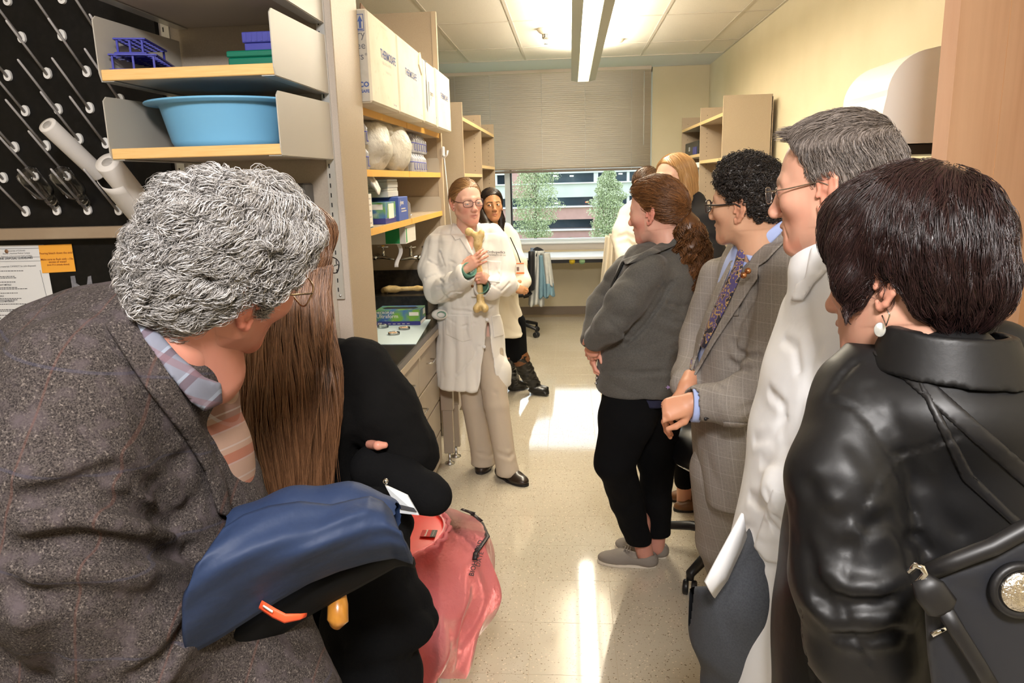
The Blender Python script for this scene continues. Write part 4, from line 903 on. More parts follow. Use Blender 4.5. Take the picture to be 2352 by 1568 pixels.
lm = []; r = np.random.default_rng(12); nA = 120
for i, u in enumerate(np.linspace(0, 1, 34)):
    row = []
    for a in np.linspace(0, 2 * np.pi, nA + 1):
        a_ = a % (2 * np.pi); flare = max(0, math.cos(a_ - .35)) ** 1.2
        z = .625 - u * (.50 - .10 * flare + .05 * math.sin(2 * a_ + 1)) + .012 * math.sin(9 * a_) * u
        rr = R + .006 + (.135 * math.sin(np.pi * min(1, u * .72 + .24)) * flare * min(1, 12 * u) + .02 * u) - .05 * u * (1 - flare) + (.014 * math.sin(13 * a_ + 5 * u) + .010 * math.sin(29 * a_ + 2) + .012 * math.sin(7 * a_ - 9 * u)) * min(1, 2 * u)
        if u < .03: rr = R - .012; z = .631
        elif u < .07: rr = R + .008; z = .628
        row.append(V(bc[0] + rr * math.cos(a_), bc[1] + rr * math.sin(a_), z))
    lm.append(row)
MB().grid(lm).build('liner', m_liner, bn)
rim = [V(bc[0] + (R + .006 + .004 * math.sin(23 * a)) * math.cos(a), bc[1] + (R + .006 + .004 * math.sin(19 * a)) * math.sin(a), .626 + .004 * math.sin(31 * a)) for a in np.linspace(0, 2 * np.pi, 140)]
MB().tube(rim, .008, 6, cap=False).build('bunched_rim', m_liner, bn)
def onliner(px, py, out=.010): 
    # where the view ray meets the liner surface
    d = ray(px, py); best = None
    G = np.array(lm).reshape(-1, 3); rel = G - V(0, 0, CAMH); t_ = rel @ nrm(d); dist = np.linalg.norm(rel - t_[:, None] * nrm(d), axis=1)
    k = np.where(dist < .028)[0]
    if len(k) == 0: k = [dist.argmin()]
    k = k[np.argmin(t_[k])] if len(k) > 1 else k[0]; g_ = G[k]; rd_ = nrm(V(g_[0] - bc[0], g_[1] - bc[1], .25)); return g_ + rd_ * out
mk = MB()
for s_ in [[(1040, 1165), (1052, 1178)], [(1048, 1172), (1068, 1190), (1062, 1205)], [(1065, 1190), (1085, 1212)], [(1078, 1205), (1070, 1232), (1082, 1250)], [(1085, 1215), (1098, 1225), (1090, 1245), (1098, 1256)], [(1072, 1240), (1064, 1258)], [(1098, 1262), (1104, 1285)]]:
    mk.tube([onliner(*p) for p in s_], .0075, 6, flat=.3)
mk.build('biohazard_mark', mat('liner_black_print', (.015, .008, .01), .5), bn)
text('BIOHAZARD', .021, onliner(1096, 1330, .016), nrm(onliner(1108, 1250) - onliner(1098, 1320)), V(-1, -.2, .3), m_ink, bn, th=.004, bold=.0003)
text('DATE', .02, onliner(1108, 1312, .018), nrm(onliner(1108, 1250) - onliner(1098, 1320)), V(-1, -.2, .3), m_ink, bn, th=.004)
MB().box((-.415, 2.0, .02), (-.41, 2.15, .30)).build('side_label', m_paper, bn)
# ================================================================ sculpting with distance fields
def fastmesh(name, v, q):
    v = np.asarray(v, np.float32); q = np.asarray(q, np.int32); k = q.shape[1]
    me = bpy.data.meshes.new(name); me.vertices.add(len(v)); me.vertices.foreach_set('co', v.ravel())
    me.loops.add(q.size); me.loops.foreach_set('vertex_index', q.ravel()); me.polygons.add(len(q))
    me.polygons.foreach_set('loop_start', np.arange(0, q.size, k, dtype=np.int32))
    me.polygons.foreach_set('use_smooth', np.ones(len(q), bool)); me.update(calc_edges=True); return me
def surfnets(D, lo, h):
    S = D < 0; n = D.shape
    c = [S[i:n[0] - 1 + i, j:n[1] - 1 + j, k:n[2] - 1 + k] for i in (0, 1) for j in (0, 1) for k in (0, 1)]
    tot = sum(x.astype(np.int8) for x in c); act = (tot > 0) & (tot < 8)
    I = np.argwhere(act); idx = np.full(act.shape, -1, np.int32); idx[act] = np.arange(len(I))
    off = np.array([[i, j, k] for i in (0, 1) for j in (0, 1) for k in (0, 1)])
    val = np.stack([D[I[:, 0] + o[0], I[:, 1] + o[1], I[:, 2] + o[2]] for o in off], 1)
    acc = np.zeros((len(I), 3)); cnt = np.zeros(len(I))
    for a in range(8):
        for ax in range(3):
            if off[a][ax] == 0:
                b = a + (4, 2, 1)[ax]; va = val[:, a]; vb = val[:, b]; m = (va < 0) != (vb < 0)
                t = np.where(m, va / np.where(m, va - vb, 1), 0); p = np.repeat(off[a][None].astype(float), len(I), 0); p[:, ax] += t
                acc[m] += p[m]; cnt[m] += 1
    P = (I + acc / np.maximum(cnt, 1)[:, None]) * h + np.asarray(lo)
    Q = []
    for ax in range(3):
        b, c2 = (ax + 1) % 3, (ax + 2) % 3
        s0 = [slice(None)] * 3; s1 = [slice(None)] * 3; s0[ax] = slice(0, n[ax] - 1); s1[ax] = slice(1, n[ax])
        for d in (b, c2): s0[d] = slice(1, n[d] - 1); s1[d] = slice(1, n[d] - 1)
        A = S[tuple(s0)]; B = S[tuple(s1)]; E_ = np.argwhere(A != B)
        if len(E_) == 0: continue
        sg = A[A != B]; E_ = E_.copy(); E_[:, b] += 1; E_[:, c2] += 1
        def cell(db, dc):
            e = E_.copy(); e[:, b] += db; e[:, c2] += dc; return idx[e[:, 0], e[:, 1], e[:, 2]]
        q = np.stack([cell(-1, -1), cell(0, -1), cell(0, 0), cell(-1, 0)], 1)
        q[~sg] = q[~sg][:, ::-1]; Q.append(q)
    Q = np.concatenate(Q); return P, Q[(Q >= 0).all(1)]
class Fld:
    def __init__(s, lo, hi, h):
        lo, hi = np.minimum(lo, hi), np.maximum(lo, hi); s.h = h; s.lo = np.asarray(lo, float); n = np.ceil((np.asarray(hi) - s.lo) / h).astype(int) + 1; s.n = n
        s.ax = [(s.lo[i] + h * np.arange(n[i])).astype(np.float32) for i in range(3)]; s.D = np.full(n, .25, np.float32)
    def _s(s, lo, hi):
        a = np.clip(np.floor((np.asarray(lo) - s.lo) / s.h).astype(int), 0, s.n); b = np.clip(np.ceil((np.asarray(hi) - s.lo) / s.h).astype(int) + 1, 0, s.n)
        sl = tuple(slice(a[i], b[i]) for i in range(3)); X = s.ax[0][sl[0]][:, None, None]; Y = s.ax[1][sl[1]][None, :, None]; Z = s.ax[2][sl[2]][None, None, :]
        return sl, X, Y, Z
    def op(s, fn, lo, hi, k=.02, mode='+'):
        m = k + 3 * s.h; sl, X, Y, Z = s._s(np.asarray(lo) - m, np.asarray(hi) + m)
        if any(q.stop <= q.start for q in sl): return s
        a = s.D[sl]; b = fn(X, Y, Z)
        if mode == '-': a = -a
        if mode == '&': a = -a; b = -b
        if k > 1e-6: hh = np.maximum(k - np.abs(a - b), 0) / k; r = np.minimum(a, b) - hh * hh * k * .25
        else: r = np.minimum(a, b)
        s.D[sl] = -r if mode in '-&' else r
        return s
    def cone(s, a, b, ra, rb=None, k=.02, mode='+', sq=None):
        a = np.asarray(a, float); b = np.asarray(b, float); rb = ra if rb is None else rb; ba = b - a; L2 = ba @ ba + 1e-12; R = max(ra, rb)
        def fn(X, Y, Z):
            x = X - a[0]; y = Y - a[1]; z = Z - a[2]; t = np.clip((x * ba[0] + y * ba[1] + z * ba[2]) / L2, 0, 1)
            x = x - t * ba[0]; y = y - t * ba[1]; z = z - t * ba[2]
            if sq is not None:    # flatten along direction sq[0] by factor sq[1]
                n_, f_ = sq; dd = x * n_[0] + y * n_[1] + z * n_[2]; g = f_ - 1; x = x + g * dd * n_[0]; y = y + g * dd * n_[1]; z = z + g * dd * n_[2]
            return np.sqrt(x * x + y * y + z * z) - (ra + t * (rb - ra))
        return s.op(fn, np.minimum(a, b) - R, np.maximum(a, b) + R, k, mode)
    def chain(s, pts, rs, k=.02, mode='+', sq=None):
        rs = np.broadcast_to(rs, (len(pts),))
        for i in range(len(pts) - 1): s.cone(pts[i], pts[i + 1], rs[i], rs[i + 1], k, mode, sq)
        return s
    def ell(s, c, r, R=None, k=.02, mode='+'):
        c = np.asarray(c, float); r = np.broadcast_to(np.asarray(r, float), (3,)); M = np.eye(3) if R is None else np.asarray(R).T; mx = r.max() if R is not None else r
        def fn(X, Y, Z):
            x = X - c[0]; y = Y - c[1]; z = Z - c[2]
            if R is not None: x, y, z = (M[i, 0] * x + M[i, 1] * y + M[i, 2] * z for i in range(3))
            k0 = np.sqrt((x / r[0]) ** 2 + (y / r[1]) ** 2 + (z / r[2]) ** 2); k1 = np.sqrt((x / r[0] ** 2) ** 2 + (y / r[1] ** 2) ** 2 + (z / r[2] ** 2) ** 2)
            return k0 * (k0 - 1) / (k1 + 1e-9)
        return s.op(fn, c - mx, c + mx, k, mode)
    def box(s, c, r, R=None, rd=.01, k=.01, mode='+'):
        c = np.asarray(c, float); r = np.asarray(r, float); M = np.eye(3) if R is None else np.asarray(R).T; mx = np.linalg.norm(r) if R is not None else r
        def fn(X, Y, Z):
            x = X - c[0]; y = Y - c[1]; z = Z - c[2]
            if R is not None: x, y, z = (M[i, 0] * x + M[i, 1] * y + M[i, 2] * z for i in range(3))
            q = [np.abs(v) - (r[i] - rd) for i, v in enumerate((x, y, z))]
            return np.sqrt(sum(np.maximum(v, 0) ** 2 for v in q)) + np.minimum(np.maximum(np.maximum(q[0], q[1]), q[2]), 0) - rd
        return s.op(fn, c - mx, c + mx, k, mode)
    def stack(s, secs, k=.02, n=2.3, cap=.02, mode='+', rot=0.0):
        # horizontal oval sections (z, cx, cy, a, b): loft of a torso or a skirt
        S = np.array(sorted(secs)); zz = S[:, 0]
        zf = np.linspace(zz[0], zz[-1], 80); sm = []
        for c in range(1, 5):
            y = S[:, c]; m = np.gradient(y, zz) if len(zz) > 2 else np.full(len(zz), (y[-1] - y[0]) / (zz[-1] - zz[0]))
            i = np.clip(np.searchsorted(zz, zf) - 1, 0, len(zz) - 2); hh = zz[i + 1] - zz[i]; t = (zf - zz[i]) / hh
            sm.append((2 * t**3 - 3 * t**2 + 1) * y[i] + (t**3 - 2 * t**2 + t) * hh * m[i] + (-2 * t**3 + 3 * t**2) * y[i + 1] + (t**3 - t**2) * hh * m[i + 1])
        mx = max(S[:, 3].max(), S[:, 4].max()); lo = [(S[:, 1]).min() - mx, S[:, 2].min() - mx, zz[0]]; hi = [S[:, 1].max() + mx, S[:, 2].max() + mx, zz[-1]]
        ca, sa = math.cos(rot), math.sin(rot)
        def fn(X, Y, Z):
            zc = np.clip(Z, zz[0], zz[-1]); cx, cy, a, b = (np.interp(zc, zf, q).astype(np.float32) for q in sm)
            dx = X - cx; dy = Y - cy
            if rot: dx, dy = ca * dx + sa * dy, -sa * dx + ca * dy
            e = (np.abs(dx / a) ** n + np.abs(dy / b) ** n) ** (1 / n); d = (e - 1) * np.minimum(a, b)
            ez = np.maximum(Z - zz[-1] , zz[0] - Z)
            if cap <= 0: return np.maximum(d, ez)
            d2 = d + cap; e2 = ez + cap; return np.sqrt(np.maximum(d2, 0) ** 2 + np.maximum(e2, 0) ** 2) + np.minimum(np.maximum(d2, e2), 0) - cap
        return s.op(fn, lo, hi, k, mode)
    def half(s, p, n, k=.0, mode='-'):          # cut away the side that n points to
        p = np.asarray(p, float); n = nrm(n); return s.op(lambda X, Y, Z: -((X - p[0]) * n[0] + (Y - p[1]) * n[1] + (Z - p[2]) * n[2]), s.lo, s.lo + s.h * s.n, k, mode)
    def crease(s, pts, amp, wd):
        pts = [np.asarray(p, float) for p in pts]; P = np.array(pts); sl, X, Y, Z = s._s(P.min(0) - 3 * wd, P.max(0) + 3 * wd)
        if any(q.stop <= q.start for q in sl): return s
        best = None
        for a, b in zip(pts[:-1], pts[1:]):
            ba = b - a; x = X - a[0]; y = Y - a[1]; z = Z - a[2]; t = np.clip((x * ba[0] + y * ba[1] + z * ba[2]) / (ba @ ba + 1e-12), 0, 1)
            d = (x - t * ba[0]) ** 2 + (y - t * ba[1]) ** 2 + (z - t * ba[2]) ** 2; best = d if best is None else np.minimum(best, d)
        s.D[sl] += amp * np.exp(-best / wd ** 2); return s
    def hit(s, px, py, Y0, Y1):
        Ys = np.linspace(Y0, Y1, 260); d = ray(px, py); P = np.stack([d[0] * Ys / d[1], Ys, CAMH + d[2] * Ys / d[1]], 1); m = np.where(s.sample(P) < 0)[0]
        return P[m[0]] if len(m) else None
    def creasepx(s, cr, amp, wd, ridge=.6):
        lo = s.lo[1]; hi = s.lo[1] + s.h * s.n[1]; cr = np.array(cr, float); pts = []
        for a, b in zip(cr[:-1], cr[1:]):
            k = max(2, int(np.hypot(*(b - a)) / 14))
            for t in np.linspace(0, 1, k, endpoint=False): pts.append(a * (1 - t) + b * t)
        pts.append(cr[-1]); run = []; runs = []
        for p in pts:
            q = s.hit(p[0], p[1], lo + s.h * 2, hi - s.h * 2)
            if q is None or (run and np.linalg.norm(q - run[-1]) > .12):
                if len(run) > 1: runs.append(run)
                run = [] if q is None else [q]
            else: run.append(q)
        if len(run) > 1: runs.append(run)
        for run in runs:
            s.crease(run, amp, wd)
            if ridge: s.crease([p + V(0, 0, -1.9 * wd) for p in run], -amp * ridge, wd); s.crease([p + V(.0, 0, 1.9 * wd) for p in run], -amp * ridge * .5, wd)
        return s
    def wrinkle(s, amp, freq, seed=0, n=5, stretch=(1, 1, 1), lo=None, hi=None, sharp=True):
        r = np.random.default_rng(seed); sl, X, Y, Z = s._s(s.lo if lo is None else lo, s.lo + s.h * s.n if hi is None else hi); tot = 0
        for k in range(n):
            d = r.normal(size=3) * np.asarray(stretch); d /= np.linalg.norm(d); f = freq * r.uniform(.6, 1.6); ph = r.uniform(0, 6.28)
            d2 = r.normal(size=3); d2 /= np.linalg.norm(d2)
            w_ = np.sin((X * d[0] + Y * d[1] + Z * d[2]) * f + ph + 1.3 * np.sin((X * d2[0] + Y * d2[1] + Z * d2[2]) * f * .6 + ph)); tot = tot + (1 - 2 * np.abs(w_) if sharp else w_)
        s.D[sl] += (amp / math.sqrt(n)) * tot.astype(np.float32); return s
    def sample(s, P):
        q = (np.asarray(P) - s.lo) / s.h; i = np.clip(np.floor(q).astype(int), 0, s.n - 2); f = np.clip(q - i, 0, 1); r = 0
        for a in (0, 1):
            for b in (0, 1):
                for c in (0, 1):
                    w_ = (f[:, 0] if a else 1 - f[:, 0]) * (f[:, 1] if b else 1 - f[:, 1]) * (f[:, 2] if c else 1 - f[:, 2]); r = r + w_ * s.D[i[:, 0] + a, i[:, 1] + b, i[:, 2] + c]
        return r
    def grad(s, P):
        e = s.h; g = np.stack([s.sample(P + e * np.eye(3)[i]) - s.sample(P - e * np.eye(3)[i]) for i in range(3)], 1)
        return g / (np.linalg.norm(g, axis=1)[:, None] + 1e-9)
    def mesh(s): return surfnets(s.D, s.lo, s.h)
    def copy(s):
        import copy as cp; c = cp.copy(s); c.D = s.D.copy(); return c
def emit(name, v, q, m, parent, xf=None, col=None, kind=None, label=None):
    if xf is not None: v = v @ xf[0].T + xf[1]
    b = V(*((v.min(0) + v.max(0)) / 2)); b[2] = v[:, 2].min(); me = fastmesh(name, v - b, q)
    if col is not None:
        a = me.color_attributes.new('Col', 'FLOAT_COLOR', 'POINT'); c4 = np.ones((len(v), 4), np.float32); c4[:, :3] = col; a.data.foreach_set('color', c4.ravel())
    return link(name, me, b, m, parent, label, None, None, kind)
def frame(fwd, up):
    f = nrm(fwd); u = np.asarray(up, float); u = nrm(u - f * (u @ f)); return np.stack([np.cross(f, u), f, u], 1)   # columns: local x (right), y (forward), z (up)
def rotx(a): c, s_ = math.cos(a), math.sin(a); return np.array([[1, 0, 0], [0, c, -s_], [0, s_, c]])
def roty(a): c, s_ = math.cos(a), math.sin(a); return np.array([[c, 0, s_], [0, 1, 0], [-s_, 0, c]])
def rotz(a): c, s_ = math.cos(a), math.sin(a); return np.array([[c, -s_, 0], [s_, c, 0], [0, 0, 1]])
# ---------------------------------------------------------------- head
def head_field(p, h=.0024):
    g = lambda k, d: p.get(k, d)
    F = Fld((-.105, -.135, -.215), (.105, .15, .14), h); jw = g('jaw', 1.0); fem = g('fem', 0)
    F.ell((0, -.008, .028), (.075, .097, .086), k=.001).ell((0, -.045, -.008), (.060, .054, .058), k=.04)
    F.ell((0, .034, -.035), (.058 * (1 if not fem else .96), .056, .076), k=.035)
    for sx in (-1, 1):
        F.cone((sx * .049 * jw, .002, -.060), (sx * .017 * jw, .070, -.103), .018, .014, k=.03)
        F.ell((sx * .045, .056, -.022), (.017, .020, .016), k=.028)
        F.cone((sx * .010, .0885, .017), (sx * .044, .068, .017), .0085 if not fem else .006, .007, k=.016)
    F.ell((0, .078 + g('chin', 0), -.102), (.017, .014, .015), k=.022)
    F.ell((0, .076, -.066), (.026, .018, .026), k=.02)
    nl = g('nose', 1.0); ny = .088 + .026 * nl
    for sx in (-1, 1):
        F.ell((sx * .0115, ny - .011, -.041), (.0070, .0105, .0068), k=.008)
        F.ell((sx * .032, .1045, -.002), .0165, k=.014, mode='-')
        F.ell((sx * .031, .0785, -.002), (.0155, .0145, .0140), k=.006)
        if g('eyes', 'open') == 'open': F.ell((sx * .031, .093, -.002), (.0135, .012, .0052), k=.002, mode='-')
        elif g('eyes', 'open') == 'half': F.ell((sx * .031, .093, -.0055), (.0120, .012, .0020), k=.0015, mode='-'); F.crease([(sx * .031 - .013, .088, .004), (sx * .031, .093, .007), (sx * .031 + .013, .088, .004)], .0008, .002)
        F.ell((sx * .0055, ny - .004, -.0465), (.0032, .005, .0035), k=.002, mode='-')
    F.cone((0, .0865, .018), (0, ny - .0075, -.029), .0090, .0090, k=.014).ell((0, ny - .0035, -.0355), .0095, k=.010)
    F.chain([(-.021, .086, -.067), (-.008, .0945, -.0635), (0, .0955, -.0648), (.008, .0945, -.0635), (.021, .086, -.067)], [.003, .0050, .0048, .0050, .003], k=.005)
    F.chain([(-.019, .086, -.0705), (0, .0945, -.0765), (.019, .086, -.0705)], [.003, .0060, .003], k=.005)
    F.crease([(-.023, .090, -.0685), (-.008, .098, -.0700), (0, .099, -.0705), (.008, .098, -.0700), (.023, .090, -.0685)], .0022, .0022)
    if g('mouth_open', 0): F.ell((0, .098, -.0715), (.013, .012, .0026), k=.002, mode='-')
    F.crease([(0, .10, -.050), (0, .10, -.061)], .0012, .003)
    if g('age', 0):
        for sx in (-1, 1): F.crease([(sx * .016, .100, -.043), (sx * .029, .085, -.066), (sx * .028, .078, -.085)], .0016 * g('age', 0), .004); F.crease([(sx * .020, .09, -.014), (sx * .034, .086, -.019)], .0012 * g('age', 0), .004)
    es = g('ear', 1.0)
    for sx in (-1, 1):
        def E_(u, w_, o=0): return V(sx * (.0735 + .30 * max(0, .012 - u) + o), -.010 + u * es - .15 * w_, -.012 + w_ * es)
        F.chain([E_(.012, .003), E_(.014, .018), E_(.006, .030), E_(-.008, .031), E_(-.018, .021), E_(-.020, .004), E_(-.014, -.014), E_(-.004, -.027), E_(.005, -.031), E_(.011, -.022)], [.003, .0036, .0036, .0036, .0036, .0036, .0036, .0045, .005, .003], k=.003)
        F.chain([E_(-.010, .018, -.002), E_(-.012, .002, -.002), E_(-.006, -.014, -.002)], [.006, .006, .005], k=.005)
        F.chain([E_(.002, .018, -.003), E_(.0, .004, -.006), E_(.002, -.014, -.003)], [.006, .007, .006], k=.006)
        F.ell(E_(.014, -.003, .001), (.003, .004, .005), k=.004)
        F.ell(E_(.003, -.003, .008), (.008, .007, .009), k=.004, mode='-')
    nk = g('neck', .056)
    F.cone((0, -.020, -.045), (0, -.050, -.24), nk * .95, nk * 1.06, k=.03)
    if g('adam', 0): F.ell((0, .022, -.150), (.010, .010, .014), k=.02)
    if 'extra' in p: p['extra'](F)
    return F
def sstep(a, b, x): t = np.clip((x - a) / (b - a), 0, 1); return t * t * (3 - 2 * t)
def skin_cols(v, p):
    base = np.array(p['skin']); C = np.repeat(base[None], len(v), 0); x, y, z = np.abs(v[:, 0]), v[:, 1], v[:, 2]
    red = np.array(p.get('red', base * V(1.0, .60, .55)))
    def mixc(m, c): C[:] = C * (1 - m[:, None]) + m[:, None] * np.asarray(c)
    r = np.random.default_rng(3); fr = 0
    for k in range(6): d = r.normal(size=3); fr = fr + np.sin(v @ d * 160 * r.uniform(.5, 1.6) + r.uniform(0, 6))
    mixc(.10 + .05 * np.clip(fr / 3, -1, 1), red)
    bl = p.get('blush', .5)
    mixc(bl * np.exp(-(((x - .042) / .022) ** 2 + ((z + .040) / .026) ** 2)) * (y > .02), red)
    mixc(.55 * np.exp(-((x / .012) ** 2 + ((z + .038) / .012) ** 2)) * (y > .09), red); mixc(.5 * ((x > .0745) & (z > -.06) & (z < .04) & (y < .015)), red)
    mixc(.45 * np.exp(-((z + .10) / .015) ** 2) * (y > .05), red)
    lipd = np.exp(-(((z + .0705) / .0085) ** 4 + (x / .0215) ** 4)) * sstep(.083, .088, y); mixc(.8 * lipd, p.get('lip', base * V(.80, .42, .40)))
    if p.get('mouth_open', 0): mixc(.95 * np.exp(-(((z + .0715) / .0024) ** 4 + (x / .011) ** 4)) * (y > .080), (.10, .02, .02))
    if p.get('stubble'): mixc(.35 * (z < -.045) * (y > -.02) * sstep(-.045, -.06, z), p['stubble'])
    mixc(.35 * np.exp(-(((x - .031) / .018) ** 2 + ((z + .014) / .008) ** 2)) * (y > .05), base * V(.72, .60, .58))
    if p.get('eyes', 'open') == 'open':
        e_ = ((x - .031) / .0150) ** 2 + ((z + .002) / .0064) ** 2; mixc(.75 * np.exp(-((e_ - 1.0) / .45) ** 2) * (y > .06) * (z > -.004), base * V(.18, .14, .13)); mixc(.35 * np.exp(-((e_ - 1.0) / .5) ** 2) * (y > .06), base * V(.4, .3, .3))
    elif p.get('eyes') == 'half':
        mixc(.7 * np.exp(-(((z + .0065 - .9 * (x - .031) ** 2 * 20) / .0022) ** 2 + ((x - .031) / .013) ** 4)) * (y > .06), base * V(.3, .2, .18))
    if p.get('brow'):
        zc = .0185 + .10 * (x - .02) - 6.0 * np.maximum(x - .036, 0) ** 2 * 10; m = np.exp(-((z - zc) / .0042) ** 4) * sstep(.008, .014, x) * (1 - sstep(.046, .054, x)) * (y > .055); mixc(p.get('browa', .8) * m, p['brow'])
    return np.clip(C, 0, 1)
m_skin = mat('skin', (.6, .4, .3), .42, attr='Col', sss=.12, spec=.4, bump=[(900, .06, .0004)])
m_eyew = mat('eye_white', (.72, .70, .66), .12); m_iris = mat('iris_brown', (.05, .025, .012), .1); m_irisb = mat('iris_blue', (.10, .16, .20), .1)
def hair_mat(name, c1, c2, rough=.38): return mat(name, c1, rough, island=c2, spec=.55)
def hair_volume(prims, hairline, h=.003, lo=(-.13, -.17, -.22), hi=(.13, .15, .18)):
    H = Fld(lo, hi, h); prims(H); yy, zz = np.array(hairline[0]), np.array(hairline[1])
    H.op(lambda X, Y, Z: -(np.interp(Y, yy, zz).astype(np.float32) - Z) * .72 + 0 * X, H.lo, H.lo + H.h * H.n, .006, '-'); return H
HL_M = ([-.15, -.085, -.05, -.028, -.022, .012, .020, .045, .060, .085, .11], [-.085, -.080, -.072, -.030, .012, .016, .000, .040, .055, .068, .070])
HL_F = ([-.15, -.085, -.05, -.022, .010, .030, .055, .085, .11], [-.11, -.10, -.08, -.03, -.012, .020, .046, .062, .065])
def strands(H, n, L, K, flow, rad, off=(0, .004), wave=(0, .03), clump=0, clumps=60, seed=1, mask=None, roots=None, lift=0.0, taper=.25, lenvar=.35, free=None, hug=1.0):
    r = np.random.default_rng(seed)
    if roots is None: v, q = H.mesh(); roots = v
    if mask is not None: roots = roots[mask(roots)]
    P = roots[r.integers(0, len(roots), n)] + r.normal(size=(n, 3)) * H.h * .4; o = r.uniform(off[0], off[1], n); Ls = L * (1 - lenvar * r.random(n)); S = (Ls / (K - 1))[:, None]
    path = []; nors = []
    for i in range(K):
        N_ = H.grad(P); d = H.sample(P); tgt = o + lift * (i / (K - 1)); corr = (N_ * (d - tgt)[:, None])
        fr = np.zeros(n) if free is None else free(P); P = P - corr * (hug * (1 - fr))[:, None]
        path.append(P.copy()); nors.append(N_)
        f = flow(P); f = f - (N_ * (f * N_).sum(1)[:, None]) * (1 - fr)[:, None]; f /= np.linalg.norm(f, axis=1)[:, None] + 1e-9; P = P + f * S
    path = np.stack(path, 1); nors = np.stack(nors, 1)
    if clump:
        g = r.integers(0, n, clumps); dd = ((path[:, None, 0] - path[None, g, 0]) ** 2).sum(2); ci = g[dd.argmin(1)]; t = np.linspace(0, 1, K)[None, :, None]
        path = path * (1 - clump * t) + (path[ci] + (path[:, :1] - path[ci][:, :1]) * (1 - .5 * t)) * clump * t; phs = (ci * 1.7) % 6.28 + r.normal(size=n) * .35
    else: phs = r.uniform(0, 6.28, n)
    if wave[0]:
        t_ = np.gradient(path, axis=1); t_ /= np.linalg.norm(t_, axis=2)[..., None] + 1e-9; sd = np.cross(t_, nors); s_ = (np.arange(K)[None] * S) / wave[1] * 2 * np.pi + phs[:, None]
        A = wave[0] * np.minimum(1, np.arange(K) / (K * .35))[None, :, None] * r.uniform(.6, 1.3, (n, 1, 1)); path = path + sd * np.sin(s_)[..., None] * A + nors * (np.cos(s_)[..., None] * .6 + .5) * A
    return path
def strand_mesh(path, rad, taper=.25):
    n, K, _ = path.shape; t = np.gradient(path, axis=1); t /= np.linalg.norm(t, axis=2)[..., None] + 1e-9
    ref = np.array([.31, .52, .79]); u = np.cross(t, ref); u /= np.linalg.norm(u, axis=2)[..., None] + 1e-9; w_ = np.cross(t, u)
    rr = rad * np.interp(np.linspace(0, 1, K), [0, .5, 1], [1, 1, taper])[None, :, None]
    vs = np.stack([path + rr * (math.cos(a) * u + math.sin(a) * w_) for a in (0, 2.094, 4.189)], 2)   # n,K,3,3
    idx = np.arange(n * K * 3).reshape(n, K, 3); q = []
    for j in range(3):
        k = (j + 1) % 3; q.append(np.stack([idx[:, :-1, j], idx[:, :-1, k], idx[:, 1:, k], idx[:, 1:, j]], -1).reshape(-1, 4))
    return vs.reshape(-1, 3), np.concatenate(q)
def eyes(parent, xf, look=(0, 0), iris=None, sc=1.0):
    for sx in (-1, 1):
        c = V(sx * .031, .0775, -.002); mb = MB().sphere(c, .0135, 18, 12); v = mb.v[0]
        e = mb.mesh('eye'); ww = np.array([vv.co for vv in e.vertices]) @ xf[0].T + xf[1]; b = ww.mean(0); e.vertices.foreach_set('co', (ww - b).ravel().astype(np.float32)); e.update(); o = link('eye', e, b, m_eyew, parent)
        d = nrm(V(look[0], 1, look[1])); mb = MB().lathe([(.0064, .0122), (.0058, .0130), (.003, .0138), (0, .0140)], 16, c, d); e = mb.mesh('iris'); ww = np.array([vv.co for vv in e.vertices]) @ xf[0].T + xf[1]; b2 = ww.mean(0); e.vertices.foreach_set('co', (ww - b2).ravel().astype(np.float32)); e.update(); link('iris', e, b2, iris or m_iris, o)
def head_mesh(p, parent, xf, extra_v=None):
    F = head_field(p, p.get('h', .0026)); v, q = F.mesh(); C = skin_cols(v, p); return F, v @ xf[0].T + xf[1], q, C
class Body:      # skin pieces of one person gathered into one mesh
    def __init__(s): s.v = []; s.q = []; s.c = []; s.n = 0
    def add(s, v, q, c): s.v.append(v); s.q.append(q + s.n); s.c.append(np.broadcast_to(c, (len(v), 3))); s.n += len(v)
    def build(s, parent): return emit('body', np.concatenate(s.v), np.concatenate(s.q), m_skin, parent, col=np.concatenate(s.c))
    def core(s, skel, col, h=.012):
        P = np.array([p for seg in skel for p in seg[:2]]); R = max(max(seg[2:]) for seg in skel); F = Fld(P.min(0) - R - .03, P.max(0) + R + .03, h)
        for a, b, ra, rb in skel: F.cone(a, b, ra, rb, k=.03)
        v, q = F.mesh(); s.add(v, q, col)
def local_mb(mb, xf):      # move a local builder into the world
    mb.v = [v @ xf[0].T + xf[1] for v in mb.v]; return mb
